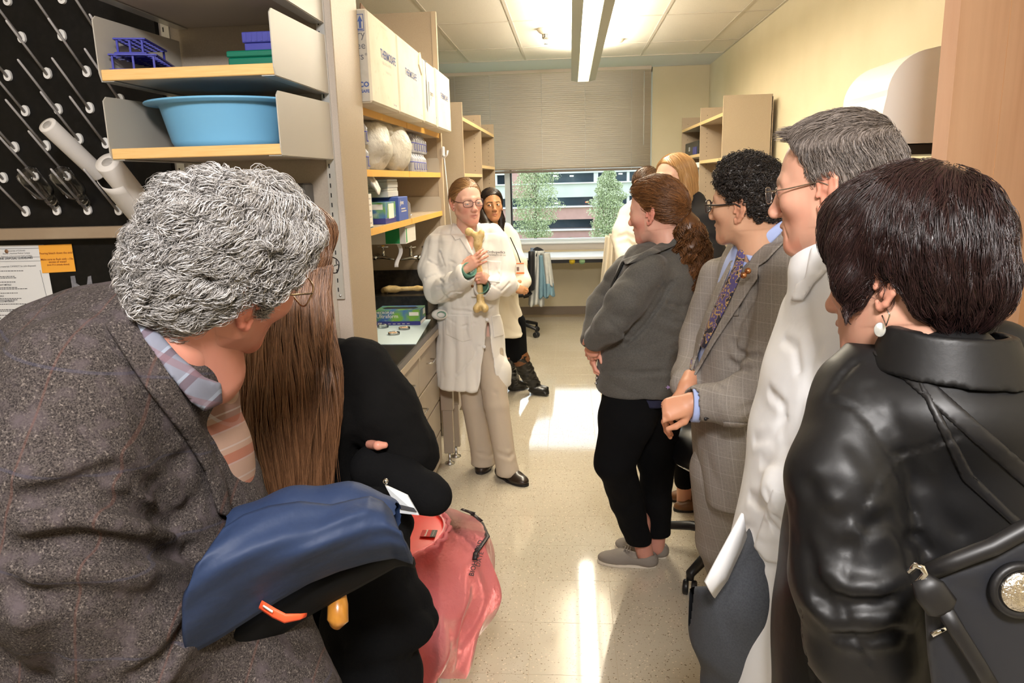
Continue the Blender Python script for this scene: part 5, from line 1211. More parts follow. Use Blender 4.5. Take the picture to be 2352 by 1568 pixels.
def glasses(parent, xf, m_fr, kind='full', w_=.052, hgt=.036, y=.104, z=-.004, ear=True, th=.0013):
    g = MB(); m_len = mat('spectacle_lens', (1, 1, 1), .03, alpha=.07, spec=.5)
    top = thing_part('glasses', parent, xf[1])
    def ring(sx):
        pts = []
        for a in np.linspace(0, 2 * np.pi, 29):
            ca, sa = math.cos(a), math.sin(a); e = 3.2; px = np.sign(ca) * abs(ca) ** (2 / e) * w_ / 2; pz = np.sign(sa) * abs(sa) ** (2 / e) * hgt / 2
            xx = sx * .0325 + px; pts.append(V(xx, y - .45 * abs(xx) ** 1.5 * 1.6, z + pz))
        return pts
    fr = MB(); lens = []
    for sx in (-1, 1):
        rg = ring(sx)
        if kind == 'full': fr.tube(rg, th, 6, cap=False)
        elif kind == 'thin': fr.tube(rg, th * .55, 6, cap=False)
        ln_ = MB(); c = np.mean(rg, 0); ln_.add(np.array(rg[:-1]), [tuple(range(28))]); lens.append(ln_)
        hx = sx * (.0325 + w_ / 2); hy = y - .72 * abs(hx) ** 1.5
        fr.tube([V(hx, hy, z + hgt * .22), V(sx * .071, .055, z + hgt * .24), V(sx * .0775, .0, z + .012), V(sx * .080, -.018, z + .004), V(sx * .079, -.030, z - .018)], [th * 1.1, th * 1.2, th * 1.1, th * 1.3, th], 6)
    fr.tube([V(-.0325 + w_ / 2, y - .003, z + .004), V(0, y + .004, z + .007), V(.0325 - w_ / 2, y - .003, z + .004)], th, 6)
    local_mb(fr, xf).build('frame', m_fr, top)
    for l_ in lens: local_mb(l_, xf).build('lens', m_len, top)
def thing_part(name, parent, loc):
    o = bpy.data.objects.new(name, None); COL.objects.link(o); o.parent = parent; loc = np.asarray(loc, float); o.location = loc - WLOC[parent.name]; o.empty_display_size = .05; WLOC[o.name] = loc; return o
# ---------------------------------------------------------------- hand
def hand(F, wrist, fdir, back, thumb_side, curls, sc=1.0, spread=.0, thumb=None, k=.006, palm_curl=0.0):
    # fdir: towards the knuckles, back: out of the back of the hand, thumb_side: +1 thumb on the side of fdir x back
    f = nrm(fdir); b = np.asarray(back, float); b = nrm(b - f * (b @ f)); s_ = np.cross(f, b) * thumb_side; w_ = np.asarray(wrist, float)
    kx = [.026, .009, -.009, -.025]; ky = [.088, .092, .088, .080]; Ls = [(.042, .025, .021), (.046, .029, .022), (.042, .027, .021), (.033, .020, .019)]; rr = [.0090, .0092, .0088, .0078]; tips = []
    for i in range(4):
        kp = w_ + sc * (ky[i] * f + kx[i] * s_ + (.004 if i in (1, 2) else 0) * b); F.cone(w_ + sc * (.012 * f + kx[i] * .55 * s_), kp, sc * .0145, sc * .0115, k=.014 * sc)
        a = palm_curl; p = kp; sp = spread * (1.5 - i) * .12; ff = nrm(f + s_ * sp); pts = [kp]
        for j in range(3):
            a += curls[i][j]; d = math.cos(a) * ff - math.sin(a) * b; q = p + sc * Ls[i][j] * d; F.cone(p, q, sc * rr[i] * (1 - .09 * j), sc * rr[i] * (1 - .09 * (j + 1)), k=k * sc); p = q; pts.append(p)
        tips.append(pts)
    F.ell(w_ + sc * (.052 * f - .002 * b), sc * V(.036, .045, .013), R=np.stack([s_, f, b], 1), k=.015 * sc)
    t = thumb or [(.55, .75, -.35), (.85, .45, -.3), (.95, .2, -.25)]; p = w_ + sc * (.018 * f + .020 * s_ - .006 * b); tl = (.042, .032, .026); tp = [p]
    for j in range(3):
        d = nrm(t[j][0] * f + t[j][1] * s_ + t[j][2] * b); q = p + sc * tl[j] * d; F.cone(p, q, sc * (.0150, .0112, .0100)[j], sc * (.0115, .0100, .0075)[j], k=(.014, .006, .004)[j] * sc); p = q; tp.append(p)
    return tips, tp
def hand_cols(v, base, tips=()): 
    base = np.asarray(base); C = np.repeat(base[None], len(v), 0); red = base * V(1.0, .68, .62); m = np.zeros(len(v))
    for pts in tips:
        for p in pts: m = np.maximum(m, np.exp(-((v - p) ** 2).sum(1) / .010 ** 2))
    return C * (1 - .45 * m[:, None]) + .45 * m[:, None] * red

# ---------------------------------------------------------------- clothing helpers
def projpx(X, Y, Z):
    z = Z - CAMH; q = [RC[0, i] * X + RC[1, i] * Y + RC[2, i] * z for i in range(3)]; return _c[0] + FPX * q[0] / q[2], _c[1] + FPX * q[1] / q[2], q[2]
def poly_sd(px, py, poly):
    P = np.array(poly, float); n = len(P); d = np.full(px.shape, 1e9); s_ = np.ones(px.shape)
    for i in range(n):
        j = (i - 1) % n; e = P[j] - P[i]; wx = px - P[i][0]; wy = py - P[i][1]; t = np.clip((wx * e[0] + wy * e[1]) / (e @ e), 0, 1); bx = wx - e[0] * t; by = wy - e[1] * t
        d = np.minimum(d, bx * bx + by * by); c1 = py >= P[i][1]; c2 = py < P[j][1]; c3 = e[0] * wy > e[1] * wx; s_ = np.where((c1 & c2 & c3) | (~c1 & ~c2 & ~c3), -s_, s_)
    return s_ * np.sqrt(d)
def main_piece(v, q):
    lab = np.arange(len(v))
    for _ in range(400):
        m = lab[q].min(1); new = lab.copy(); np.minimum.at(new, q.ravel(), np.repeat(m, 4)); new = new[new]
        if (new == lab).all(): break
        lab = new
    ids, cnt = np.unique(lab, return_counts=True); keep = lab == ids[cnt.argmax()]; remap = np.cumsum(keep) - 1; return v[keep], remap[q[keep[q[:, 0]]]]
def patch(F, poly, Y0, Y1, t=.006, h=.004, inner=.006, rd=.002, ripple=None):
    """A flap of cloth lying on the surface of F: the outline is given in the photo frame, between two depths."""
    C_ = np.array([at(x, y, Y) for x, y in poly for Y in (Y0, Y1)]); E_ = Fld(C_.min(0) - .01, C_.max(0) + .01, h)
    X, Y, Z = E_.ax[0][:, None, None], E_.ax[1][None, :, None], E_.ax[2][None, None, :]
    G = np.stack(np.broadcast_arrays(X, Y, Z), -1).reshape(-1, 3).astype(float); d = F.sample(G).reshape(E_.D.shape)
    px, py, dep = projpx(X, Y, Z); pd_ = poly_sd(px, py, poly) * dep / FPX
    d = np.maximum(np.maximum(d - t, -(d + inner)), 0 * d + np.maximum(Y - Y1, Y0 - Y)); a = -d; b = -pd_; k = rd * 2; hh = np.maximum(k - np.abs(a - b), 0) / k
    E_.D = (-(np.minimum(a, b) - hh * hh * k * .25)).astype(np.float32); return main_piece(*E_.mesh())
def secs(rows):      # (py, px left, px right, depth Y, half depth) -> (z, cx, cy, a, b)
    out = []
    for py, l_, r_, Y, b in rows:
        a = at(l_, py, Y); c = at(r_, py, Y); out.append(((a[2] + c[2]) / 2, (a[0] + c[0]) / 2, Y, (c[0] - a[0]) / 2, b))
    return out
def field_for(pts, pad, h): P = np.array(pts); return Fld(P.min(0) - pad, P.max(0) + pad, h)
def shoe(parent, heel, toe, m, m_sole, w_=.042, hgt=.075, low=False, name='shoe', z0=0.0):
    heel = V(heel[0], heel[1], z0); toe = V(toe[0], toe[1], z0); d = nrm(toe - heel); s_ = np.cross(d, (0, 0, 1)); L = np.linalg.norm(toe - heel); R = np.stack([s_, d, V(0, 0, 1)], 1)
    F = Fld(np.minimum(heel, toe) - V(.08, .08, .01), np.maximum(heel, toe) + V(.08, .08, .14), .004)
    c = heel + d * .035
    F.ell(c + V(0, 0, .03), (w_ * .82, .045, .036), R=R, k=.02).ell(heel + d * L * .72 + V(0, 0, .022), (w_, L * .29, .030), R=R, k=.04).cone(c + V(0, 0, .028), heel + d * L * .6 + V(0, 0, .030), w_ * .72, w_ * .80, k=.03)
    if not low: F.cone(c + d * .03 + V(0, 0, .05), c + d * .025 + V(0, 0, hgt), w_ * .75, w_ * .78, k=.03)
    else: F.ell(c + d * .035 + V(0, 0, hgt + .012), (w_ * .66, .062, .038), R=R, k=.012, mode='-')
    F.half((0, 0, z0 + .012), (0, 0, -1)); v, q = F.mesh(); o = emit(name, v, q, m, parent)
    G = Fld(F.lo, F.lo + F.h * F.n, .004); G.D = F.D.copy() if G.D.shape == F.D.shape else G.D
    sl = MB(); ring = []
    for a in np.linspace(0, 2 * np.pi, 29)[:-1]:
        ca, sa = math.cos(a), math.sin(a); y = L * .5 + ca * L * .52; wd = w_ * (1.02 if ca > 0 else .82) * (1 if abs(ca) < .6 else 1 - .25 * (abs(ca) - .6)); ring.append(heel + d * y + s_ * wd * np.sign(sa) * abs(sa) ** .75)
    n = len(ring); sl.add(np.array([p + V(0, 0, .001) for p in ring] + [p + V(0, 0, .014) for p in ring]), [tuple(range(n))[::-1], tuple(range(n, 2 * n))] + [(i, (i + 1) % n, n + (i + 1) % n, n + i) for i in range(n)]); sl.build('sole', m_sole, o)
    return o
def legs_field(chains, h=.008, k=.03, pad=.13):
    F = field_for([p for c in chains for p in c[0]], pad, h)
    for pts, rs in chains: F.chain(pts, rs, k=k)
    return F
m_coat = mat('white_lab_coat', (.78, .75, .70), .85, sheen=.1, bump=[(14, .25, .006), (420, .12, .0006)])
m_shoeb = mat('dark_brown_leather', (.020, .011, .007), .28, coat=.3); m_solek = mat('black_sole', (.015, .013, .012), .6)
m_blkcloth = mat('black_cloth', (.0035, .0035, .004), .95, spec=.15)
# ================================================================ woman in lab coat holding a femur
Y = 4.08
pa_ = thing('person', (-.46, 4.08, 0), 'woman in white lab coat holding a long bone beside counter', 'person')
skA = (.70, .43, .33)
hp = dict(skin=skA, red=(.68, .22, .17), blush=.45, fem=1, eyes='half', brow=(.40, .24, .14), browa=.4, lip=(.52, .18, .15), neck=.049, jaw=.96, nose=.95)
xf = (frame((0.50, -0.85, -0.08), (-0.05, -0.05, 0.992)) * 1.0, at(1071, 461, 4.02))
B = Body(); F, v, q, C = head_mesh(hp, pa_, xf); B.add(v, q, C); eyes(pa_, xf, (0, -.7), m_irisb)
glasses(pa_, xf, mat('maroon_frame', (.06, .012, .018), .3), w_=.050, hgt=.033, z=-.003, y=.106, th=.0016)
# neck / chest skin in the V of the coat
G = Fld(at(1030, 590, 4.2) - .05, at(1130, 480, 3.9) + .08, .005)
G.cone(at(1072, 500, 4.06), at(1074, 545, 4.10), .050, .062, k=.02).ell(at(1080, 575, 4.09), (.105, .085, .09), k=.03); v, q = G.mesh(); B.add(v, q, np.array(skA) * V(1, .93, .9))
B.core([(at(1075, 590, Y + .03), at(1085, 720, Y + .02), .06, .09), (at(1080, 740, Y + .03), at(1110, 1045, 4.13), .06, .03), (at(1115, 740, Y + .03), at(1166, 1070, 3.98), .06, .03)], skA)
# hair: pulled back to a low ponytail
def prA(H): H.ell((0, -.012, .030), (.080, .100, .089), k=.001).ell((0, -.050, -.010), (.064, .056, .062), k=.04).chain([(0, -.095, -.02), (-.012, -.115, -.07), (-.02, -.10, -.13), (-.025, -.085, -.19)], [.028, .026, .022, .008], k=.02)
H = hair_volume(prA, ([-.15, -.085, -.05, -.020, .008, .028, .050, .075, .09, .11], [-.22, -.20, -.06, -.03, -.005, .022, .054, .080, .088, .09]))
mh = hair_mat('sandy_brown_hair', (.22, .115, .045), (.36, .20, .085)); v, q = H.mesh(); hA = emit('hair', v, q, mh, pa_, xf)
fl = lambda p: np.where((p[:, 1] < -.085)[:, None], V(-.1, .05, -1.0), V(0, -.1, 0) + (V(0, -.10, -.03) - p) * 6)
v, q = strand_mesh(strands(H, 2600, .10, 10, fl, 1, off=(.0, .003), clump=.3, seed=2), .0009); emit('hair_strands', v, q, mh, hA, xf, kind='stuff')
# coat
pts = [at(960, 500, 3.8), at(1190, 900, 4.4), at(960, 900, 3.8), at(1190, 500, 4.4)]
W = field_for(pts, .08, .0052)
W.stack(secs([(545, 1000, 1142, Y, .085), (575, 994, 1150, Y, .115), (620, 1000, 1146, Y, .125), (670, 1006, 1146, Y, .122), (705, 1010, 1142, Y + .01, .122), (745, 1007, 1152, Y + .02, .135), (800, 1005, 1160, Y + .02, .14), (850, 1006, 1170, Y + .02, .145), (884, 1007, 1173, Y + .02, .148)]), k=.001, cap=.012)
W.cone(at(1020, 540, Y), at(1130, 535, Y), .052, .050, k=.05)
eR = at(1003, 668, 3.97); eL = at(1160, 652, 4.02)
W.chain([at(1000, 558, Y), at(988, 618, 4.04), eR, at(1040, 655, 3.88), at(1068, 632, 3.82)], [.056, .060, .062, .055, .056], k=.022)
W.chain([at(1146, 552, Y), at(1160, 610, 4.06), eL, at(1128, 662, 3.92), at(1112, 660, 3.88)], [.054, .058, .060, .055, .052], k=.022)
W.cone(at(1068, 632, 3.82), at(1084, 618, 3.78), .044, .040, k=.004, mode='-').cone(at(1112, 660, 3.88), at(1104, 657, 3.82), .042, .040, k=.004, mode='-')
# open front below the button
def wedge(Fl, poly, Y0, Y1):
    def fn(X, Y_, Z):
        px, py, dep = projpx(X, Y_, Z); return np.maximum(poly_sd(px, py, poly) * dep / FPX, np.maximum(Y_ - Y1, Y0 - Y_))
    c_ = np.array([at(x, y, Yq) for x, y in poly for Yq in (Y0, Y1)]); Fl.op(fn, c_.min(0), c_.max(0), .004, '-')
wedge(W, [(1118, 740), (1123, 740), (1149, 930), (1092, 930)], 3.7, 4.11)
wedge(W, [(1062, 502), (1094, 502), (1093, 560), (1084, 585), (1074, 562)], 3.8, 4.07)
for cr, am, wd in [([(1012, 580), (1022, 610), (1024, 650)], .010, .010), ([(985, 600), (1005, 612), (1018, 610)], .006, .010), ([(978, 640), (1000, 632), (1020, 650)], .007, .010), ([(1010, 690), (1035, 672), (1062, 668)], .006, .010), ([(1005, 660), (1030, 655), (1050, 640)], .007, .009), ([(1040, 712), (1085, 716), (1130, 708)], .006, .010), ([(1030, 730), (1060, 750), (1090, 742)], .006, .010), ([(1050, 860), (1085, 825), (1100, 795)], .006, .012), ([(1140, 610), (1150, 640), (1140, 655)], .007, .009), ([(1125, 650), (1150, 668), (1170, 650)], .006, .009), ([(1150, 760), (1158, 820), (1164, 870)], .004, .010), ([(1035, 600), (1060, 610), (1078, 640)], .004, .010), ([(1100, 560), (1120, 600), (1128, 640)], .004, .010)]:
    W.creasepx(cr, am * 1.1, wd * .75)
W.wrinkle(.0045, 24, 4); v, q = W.mesh(); cA = emit('lab_coat', v, q, m_coat, pa_)
for poly, nm in [([(1040, 508), (1052, 505), (1063, 530), (1082, 570), (1088, 588), (1076, 580), (1056, 548), (1046, 552), (1034, 536)], 'lapel'), ([(1094, 508), (1103, 512), (1118, 535), (1112, 552), (1100, 565), (1090, 588), (1088, 570), (1096, 540)], 'lapel'), ([(1120, 598), (1152, 600), (1148, 650), (1122, 646)], 'chest_pocket'), ([(1022, 722), (1082, 724), (1084, 780), (1062, 786), (1024, 768)], 'hip_pocket'), ([(1128, 726), (1150, 722), (1158, 770), (1134, 776)], 'hip_pocket')]:
    v, q = patch(W, poly, 3.80, 4.08, .0045 if 'pocket' in nm else .009, .0036); emit(nm, v, q, m_coat, cA)
for px, py in [(1119, 734), (1112, 796)]: MB().lathe([(.009, 0), (.0095, .003), (.006, .004), (0, .003)], 14, at(px, py, 3.925), (0, -1, 0)).build('button', m_peg, cA)
m_teal2 = mat('green_scrub_lining', (.16, .34, .25), .8)
G = Fld(at(1000, 740, 4.0) - .06, at(1030, 690, 3.9) + .08, .005); G.ell(at(1010, 722, 3.985), (.045, .03, .030), k=.01); v, q = G.mesh(); emit('pocket_flap', v, q, m_coat, cA)
G = Fld(at(1000, 750, 4.0) - .05, at(1040, 690, 3.9) + .07, .004); G.ell(at(1014, 722, 3.962), (.026, .018, .018), k=.004); v, q = G.mesh(); emit('green_lining', v, q, m_teal2, cA)
for a, b, r in [((1070, 628), (1079, 618), .040), ((1111, 662), (1107, 658), .040)]:
    c0 = at(*a, 3.835 if a[0] < 1100 else 3.885); c1 = at(*b, 3.80 if a[0] < 1100 else 3.87); MB().lathe([(r * .8, 0), (r, np.linalg.norm(c1 - c0)), (r * .92, np.linalg.norm(c1 - c0)), (r * .7, 0)], 24, c0, c1 - c0).build('scrub_cuff', m_teal2, cA)
text('Orthopedics', .019, at(1118, 581, 3.945), (1, .12, -.05), (0, 0, 1), m_ink, cA, bold=.0002); text('UNIVERSITY OF CO', .011, at(1120, 587, 3.945), (1, .12, -.05), (0, 0, 1), m_ink, cA)
# hands on the bone
Hf = Fld(at(1050, 660, 4.0) - .03, at(1130, 560, 3.7) + .06, .0026)
tA, _ = hand(Hf, at(1062, 620, 3.83), (.80, .02, .52), (-.15, -1, .12), -1, [(.15, .30, .25), (.10, .28, .22), (.10, .25, .2), (.15, .15, .15)], sc=.86, spread=.9, thumb=[(.5, .6, -.9), (.8, .3, -.7), (.9, .1, -.5)])
Hf.cone(at(1050, 636, 3.86), at(1062, 620, 3.83), .027, .023, k=.02)
tB, _ = hand(Hf, at(1117, 640, 3.905), (-.12, -.95, .20), (1, -.1, .12), 1, [(1.45, 1.2, .6), (1.45, 1.2, .6), (1.45, 1.2, .6), (1.4, 1.2, .6)], sc=.86, thumb=[(.6, .6, -.5), (.4, .3, -1), (.1, 0, -1)])
Hf.cone(at(1119, 656, 3.93), at(1117, 640, 3.905), .025, .022, k=.02)
v, q = Hf.mesh(); B.add(v, q, hand_cols(v, np.array(skA) * V(1, .85, .8), tA + tB)); B.build(pa_)
rp = tB[2][1] * .5 + tB[2][0] * .0 + tB[2][1] * .5; MB().lathe([(.0092, -.0016), (.0100, -.0016), (.0100, .0016), (.0092, .0016)], 18, (tB[2][0] * .35 + tB[2][1] * .65), tB[2][1] - tB[2][0]).build('ring', mat('gold', (.85, .58, .20), .2, metal=1.0), pa_)
# trousers and shoes
m_khaki = mat('khaki_twill', (.50, .42, .33), .85, bump=(300, .15, .0008))
T_ = legs_field([([at(1078, 800, 4.10), at(1090, 930, 4.11), at(1108, 1040, 4.13), at(1110, 1062, 4.13)], [.085, .072, .066, .072]), ([at(1122, 800, 4.08), at(1140, 930, 4.02), at(1160, 1050, 3.985), at(1166, 1082, 3.975)], [.085, .070, .060, .066])], .0075, .012)
T_.half((0, 0, .035), (0, 0, -1))
for cr in [[(1100, 1040), (1125, 1048), (1140, 1035)], [(1145, 1040), (1170, 1050), (1185, 1035)], [(1110, 900), (1115, 960), (1125, 1020)], [(1085, 900), (1092, 960), (1100, 1030)], [(1138, 900), (1150, 960), (1165, 1030)]]:
    T_.creasepx(cr, .006, .012)
v, q = T_.mesh(); emit('trousers', v, q, m_khaki, pa_)
a = onz(1108, 1082, 0); b = onz(1190, 1112, 0)
shoe(pa_, V(-.50, 4.26, 0), V(a[0] - .01, a[1] - .05, 0), m_shoeb, m_solek, .046); shoe(pa_, V(-.43, 4.06, 0), V(b[0] + .05, b[1] - .03, 0), m_shoeb, m_solek, .046)
# the femur
m_bone = mat('aged_bone', (.72, .54, .25), .45, noise=[(28, (.60, .40, .14), .42, .7), (90, (.50, .32, .12), .55, .75)], bump=(120, .1, .001))
def femur(pt, name, label, sc, fr_, h=.004):     # pt: origin at mid shaft, columns of fr_: medial, front, up
    Fm = Fld((-.09, -.07, -.26), (.09, .07, .27), h)
    Fm.chain([(0, 0, .15), (0, .006, 0), (0, 0, -.14), (0, -.004, -.185)], [.0155, .0145, .0165, .026], k=.02)
    Fm.cone((0, 0, .15), (.008, 0, .185), .019, .021, k=.03).cone((.008, 0, .185), (-.036, 0, .215), .018, .015, k=.02).ell((-.045, 0, .217), .0235, k=.008).ell((.024, -.004, .205), (.017, .018, .022), k=.015)
    for sx in (-1, 1): Fm.ell((sx * .023, -.010, -.205), (.021, .030, .024), k=.016)
    Fm.ell((0, -.036, -.215), (.009, .02, .022), k=.012, mode='-'); Fm.crease([(-.05, .02, .232), (.03, .022, .195)], .003, .002)
    v, q = Fm.mesh(); v = (v * sc) @ fr_.T + pt; b = V(*v.mean(0)); b[2] = v[:, 2].min(); return tag(link(name, fastmesh(name, v - b, q), b, m_bone), label, 'bone')
top = at(1097, 548, 3.885); bot = at(1105, 706, 3.865); up = nrm(top - bot)
femur((at(1095, 528, 3.885) + at(1106, 716, 3.865)) / 2, 'thigh_bone', 'yellowed human thigh bone held upright by woman in lab coat', .945, np.stack([nrm(np.cross((0, 1, 0), up)), np.cross(up, nrm(np.cross((0, 1, 0), up))), up], 1))
bb = (at(908, 658, 4.42) + at(1010, 672, 4.42)) / 2; bb[2] = 1.034; ax_ = nrm(V(.99, .05, -.02)); femur(bb, 'thigh_bone', 'second yellowed thigh bone lying on counter behind glove box', .92, np.stack([nrm(V(.25, -.9, .3)), nrm(np.cross(-ax_, nrm(V(.25, -.9, .3)))), -ax_], 1), .005)
# badge
bg = thing('id_badge', at(1092, 670, 3.93), 'white name badge clipped on lab coat behind the bone', 'badge')
MB().box(at(1083, 681, 3.925) + V(0, -.002, 0), at(1101, 655, 3.925) + V(0, .0, 0)).build('card', m_wlab, bg); c = at(1085, 657, 3.921); MB().lathe([(.008, 0), (.008, .001)], 14, c, (0, -1, 0)).build('seal', mat('seal_brown', (.35, .17, .07), .6), bg)
# ================================================================ dark haired woman behind
Y = 5.62
pb_ = thing('person', (-.42, 5.6, 0), 'woman with long dark hair in cream lab coat and tall boots', 'person')
skB = (.48, .245, .115)
hp = dict(skin=skB, red=(.48, .18, .10), blush=.25, fem=1, eyes='open', brow=(.035, .02, .012), browa=.85, lip=(.40, .13, .09), neck=.048, jaw=.95, nose=.9)
xf = (frame((0.30, -0.95, 0.02), (-0.045, 0.03, 0.997)) * 1.0, at(1129, 470, 5.55))
B = Body(); F, v, q, C = head_mesh(hp, pb_, xf); B.add(v, q, C); eyes(pb_, xf, (.45, -.02))
B.core([(at(1136, 545, Y), at(1150, 700, Y), .05, .08), (at(1150, 700, Y), at(1168, 860, 5.73), .05, .025), (at(1176, 700, Y), at(1205, 850, 5.68), .05, .025)], skB)
def prB(H): H.ell((0, -.012, .032), (.084, .104, .092), k=.001).ell((0, -.040, -.02), (.078, .066, .08), k=.03).chain([(-.060, -.035, -.03), (-.068, -.03, -.11), (-.06, -.01, -.20)], [.022, .026, .028], k=.02).chain([(.062, -.035, -.03), (.068, -.025, -.12), (.06, .0, -.20)], [.020, .022, .022], k=.02)
H = hair_volume(prB, ([-.2, -.085, -.02, .012, .022, .040, .060, .08, .11], [-.3, -.3, -.26, -.24, -.05, .018, .055, .075, .085]), lo=(-.14, -.17, -.26))
mh = hair_mat('dark_brown_hair', (.012, .007, .005), (.030, .016, .010), .3); v, q = H.mesh(); hB = emit('hair', v, q, mh, pb_, xf)
fl = lambda p: V(0, -.35, -1.0) + np.stack([np.sign(p[:, 0]) * .6 * (p[:, 2] > .06), 0 * p[:, 0], 0 * p[:, 0]], 1)
v, q = strand_mesh(strands(H, 1800, .14, 10, fl, 1, off=(.0, .003), seed=3), .0012); emit('hair_strands', v, q, mh, hB, xf, kind='stuff')
G = Fld(at(1090, 580, 5.7) - .05, at(1190, 490, 5.3) + .05, .006); G.chain([at(1108, 490, 5.54), at(1118, 520, 5.50), at(1140, 545, 5.47), at(1160, 560, 5.455)], [.05, .05, .034, .010], k=.02); v, q = G.mesh(); emit('side_lock', v, q, mh, hB)
mL = []
for k in range(220):
    o = rng.normal(size=2) * .5; P0 = [at(1108 + 9 * o[0], 492, 5.50), at(1120 + 9 * o[0], 520 + 3 * o[1], 5.452), at(1142 + 6 * o[0], 545 + 5 * o[1], 5.432), at(1162 + 4 * o[0], 562 + 5 * o[1], 5.440)]; P0 = np.array(P0); t = np.linspace(0, 3, 9); mL.append(np.stack([np.interp(t, range(4), P0[:, i]) for i in range(3)], 1))
v, q = strand_mesh(np.array(mL), .0014); emit('hair_strands', v, q, mh, hB, kind='stuff')
W = field_for([at(1080, 510, 5.3), at(1230, 790, 5.9)], .12, .008)
W.stack(secs([(540, 1095, 1178, Y, .09), (570, 1092, 1186, Y, .12), (620, 1096, 1190, Y, .13), (680, 1098, 1188, Y, .13), (720, 1098, 1196, Y, .135), (768, 1098, 1206, Y, .14)]), k=.001, cap=.012)
W.cone(at(1110, 532, Y), at(1162, 530, Y), .055, .055, k=.05)
W.chain([at(1172, 545, Y), at(1188, 600, 5.55), at(1196, 642, 5.50), at(1203, 648, 5.46)], [.058, .062, .058, .056], k=.025).chain([at(1130, 590, 5.50), at(1150, 640, 5.42), at(1180, 660, 5.40)], [.05, .056, .052], k=.025)
W.wrinkle(.005, 22, 8); 
for cr in [[(1160, 570), (1170, 610), (1172, 650)], [(1120, 640), (1150, 650), (1175, 640)], [(1180, 690), (1190, 730), (1196, 765)]]: W.creasepx(cr, .009, .014)
v, q = W.mesh(); m_coat2 = mat('cream_lab_coat', (.76, .70, .58), .85, bump=[(14, .25, .006)]); cB = emit('lab_coat', v, q, m_coat2, pb_)
Hf = Fld(at(1170, 700, 5.5) - .04, at(1220, 630, 5.2) + .08, .004)
t1, _ = hand(Hf, at(1197, 645, 5.42), (-.30, -.35, -1), (.85, -.5, 0), 1, [(.7, .8, .5)] * 4, sc=.85); t2, _ = hand(Hf, at(1178, 662, 5.38), (1, -.2, -.15), (0, -.9, .4), -1, [(.8, .9, .5)] * 4, sc=.85)
v, q = Hf.mesh(); B.add(v, q, hand_cols(v, skB, t1 + t2)); B.build(pb_)
T_ = legs_field([([at(1160, 740, 5.62), at(1162, 815, 5.66)], [.085, .07]), ([at(1182, 740, 5.62), at(1190, 815, 5.64)], [.085, .072])], .008); v, q = T_.mesh(); emit('leggings', v, q, m_blkcloth, pb_)
m_boot = mat('black_boot_leather', (.010, .009, .008), .30, coat=.2, bump=(40, .3, .004)); m_cuff = mat('brown_boot_cuff', (.17, .065, .022), .5)
for (kx, ky), (mx, my), (axx, ay), tip, Yk, Ya in [((1192, 812), (1208, 850), (1228, 885), (1252, 908), 5.64, 5.70), ((1166, 812), (1172, 850), (1180, 880), (1205, 893), 5.66, 5.82)]:
    bt = field_for([at(kx, ky, Yk), at(axx, ay, Ya), onz(tip[0], tip[1], 0)], .10, .007); an = at(axx, ay, Ya); t_ = onz(tip[0], tip[1], 0); t_[2] = .03
    bt.chain([at(kx + 3, ky + 10, Yk), at(mx, my, (Yk + Ya) / 2), an], [.062, .058, .045], k=.02).cone(an - V(0, 0, .03), t_, .042, .034, k=.03); bt.wrinkle(.006, 60, 5, stretch=(.3, .3, 2)); bt.half((0, 0, .006), (0, 0, -1)); v, q = bt.mesh(); o = emit('boot', v, q, m_boot, pb_)
    MB().lathe([(.066, .03), (.068, .02), (.069, -.055), (.064, -.062)], 24, at(kx + 1, ky + 4, Yk), nrm(at(kx, ky, Yk) - at(mx, my, (Yk + Ya) / 2))).build('boot_cuff', m_cuff, o)
bg = thing('id_badge', at(1193, 625, 5.42), 'identity card on lanyard of dark haired woman', 'badge')
MB().box(at(1185, 629, 5.44), at(1204, 603, 5.437)).build('card', m_wlab, bg); MB().box(at(1186, 629, 5.437), at(1204, 625, 5.434)).build('orange_stripe', mat('card_orange', (.8, .2, .05), .5), bg); MB().box(at(1184, 606, 5.437), at(1203, 603.5, 5.434)).build('orange_stripe', MATS['card_orange'], bg); MB().box(at(1187, 622, 5.437), at(1192, 613, 5.434)).build('portrait', mat('card_photo', (.2, .12, .10), .6), bg); MB().tube([at(1196, 604, 5.44), at(1188, 580, 5.46), at(1172, 545, 5.50)], .004, 6).build('lanyard', m_blkcloth, bg)
# ================================================================ person in lab coat near the window (mostly hidden)
Y = 4.9
pj = thing('person', (.52, 4.9, 0), 'partly hidden person in cream lab coat behind woman with ponytail', 'person')
skJ = (.62, .36, .24); xf = (frame((-.5, -.85, -.1), (0, 0, 1)) * 1.0, at(1484, 430, 4.9))
B = Body(); F, v, q, C = head_mesh(dict(skin=skJ, brow=(.08, .04, .02), eyes='open', h=.0036), pj, xf); B.add(v, q, C)
def prJ(H): H.ell((0, -.010, .034), (.084, .106, .092), k=.001).ell((0, -.045, -.008), (.068, .062, .066), k=.04)
H = hair_volume(prJ, HL_M, .004); mh = hair_mat('umber_hair', (.06, .03, .014), (.12, .06, .03)); v, q = H.mesh(); hh_ = emit('hair', v, q, mh, pj, xf)
v, q = strand_mesh(strands(H, 500, .05, 7, lambda p: V(.3, .6, -.3) + 0 * p, 1, off=(.0, .006), wave=(.003, .03), seed=5), .0014); emit('hair_strands', v, q, mh, hh_, xf, kind='stuff')
W = field_for([at(1400, 440, 4.6), at(1580, 900, 5.2)], .12, .009)
W.stack(secs([(490, 1445, 1530, Y, .10), (530, 1432, 1548, Y, .13), (600, 1440, 1545, Y, .13), (700, 1440, 1548, Y, .14), (860, 1436, 1552, Y, .15)]), k=.001).cone(at(1462, 478, Y), at(1512, 478, Y), .06, .06, k=.06)
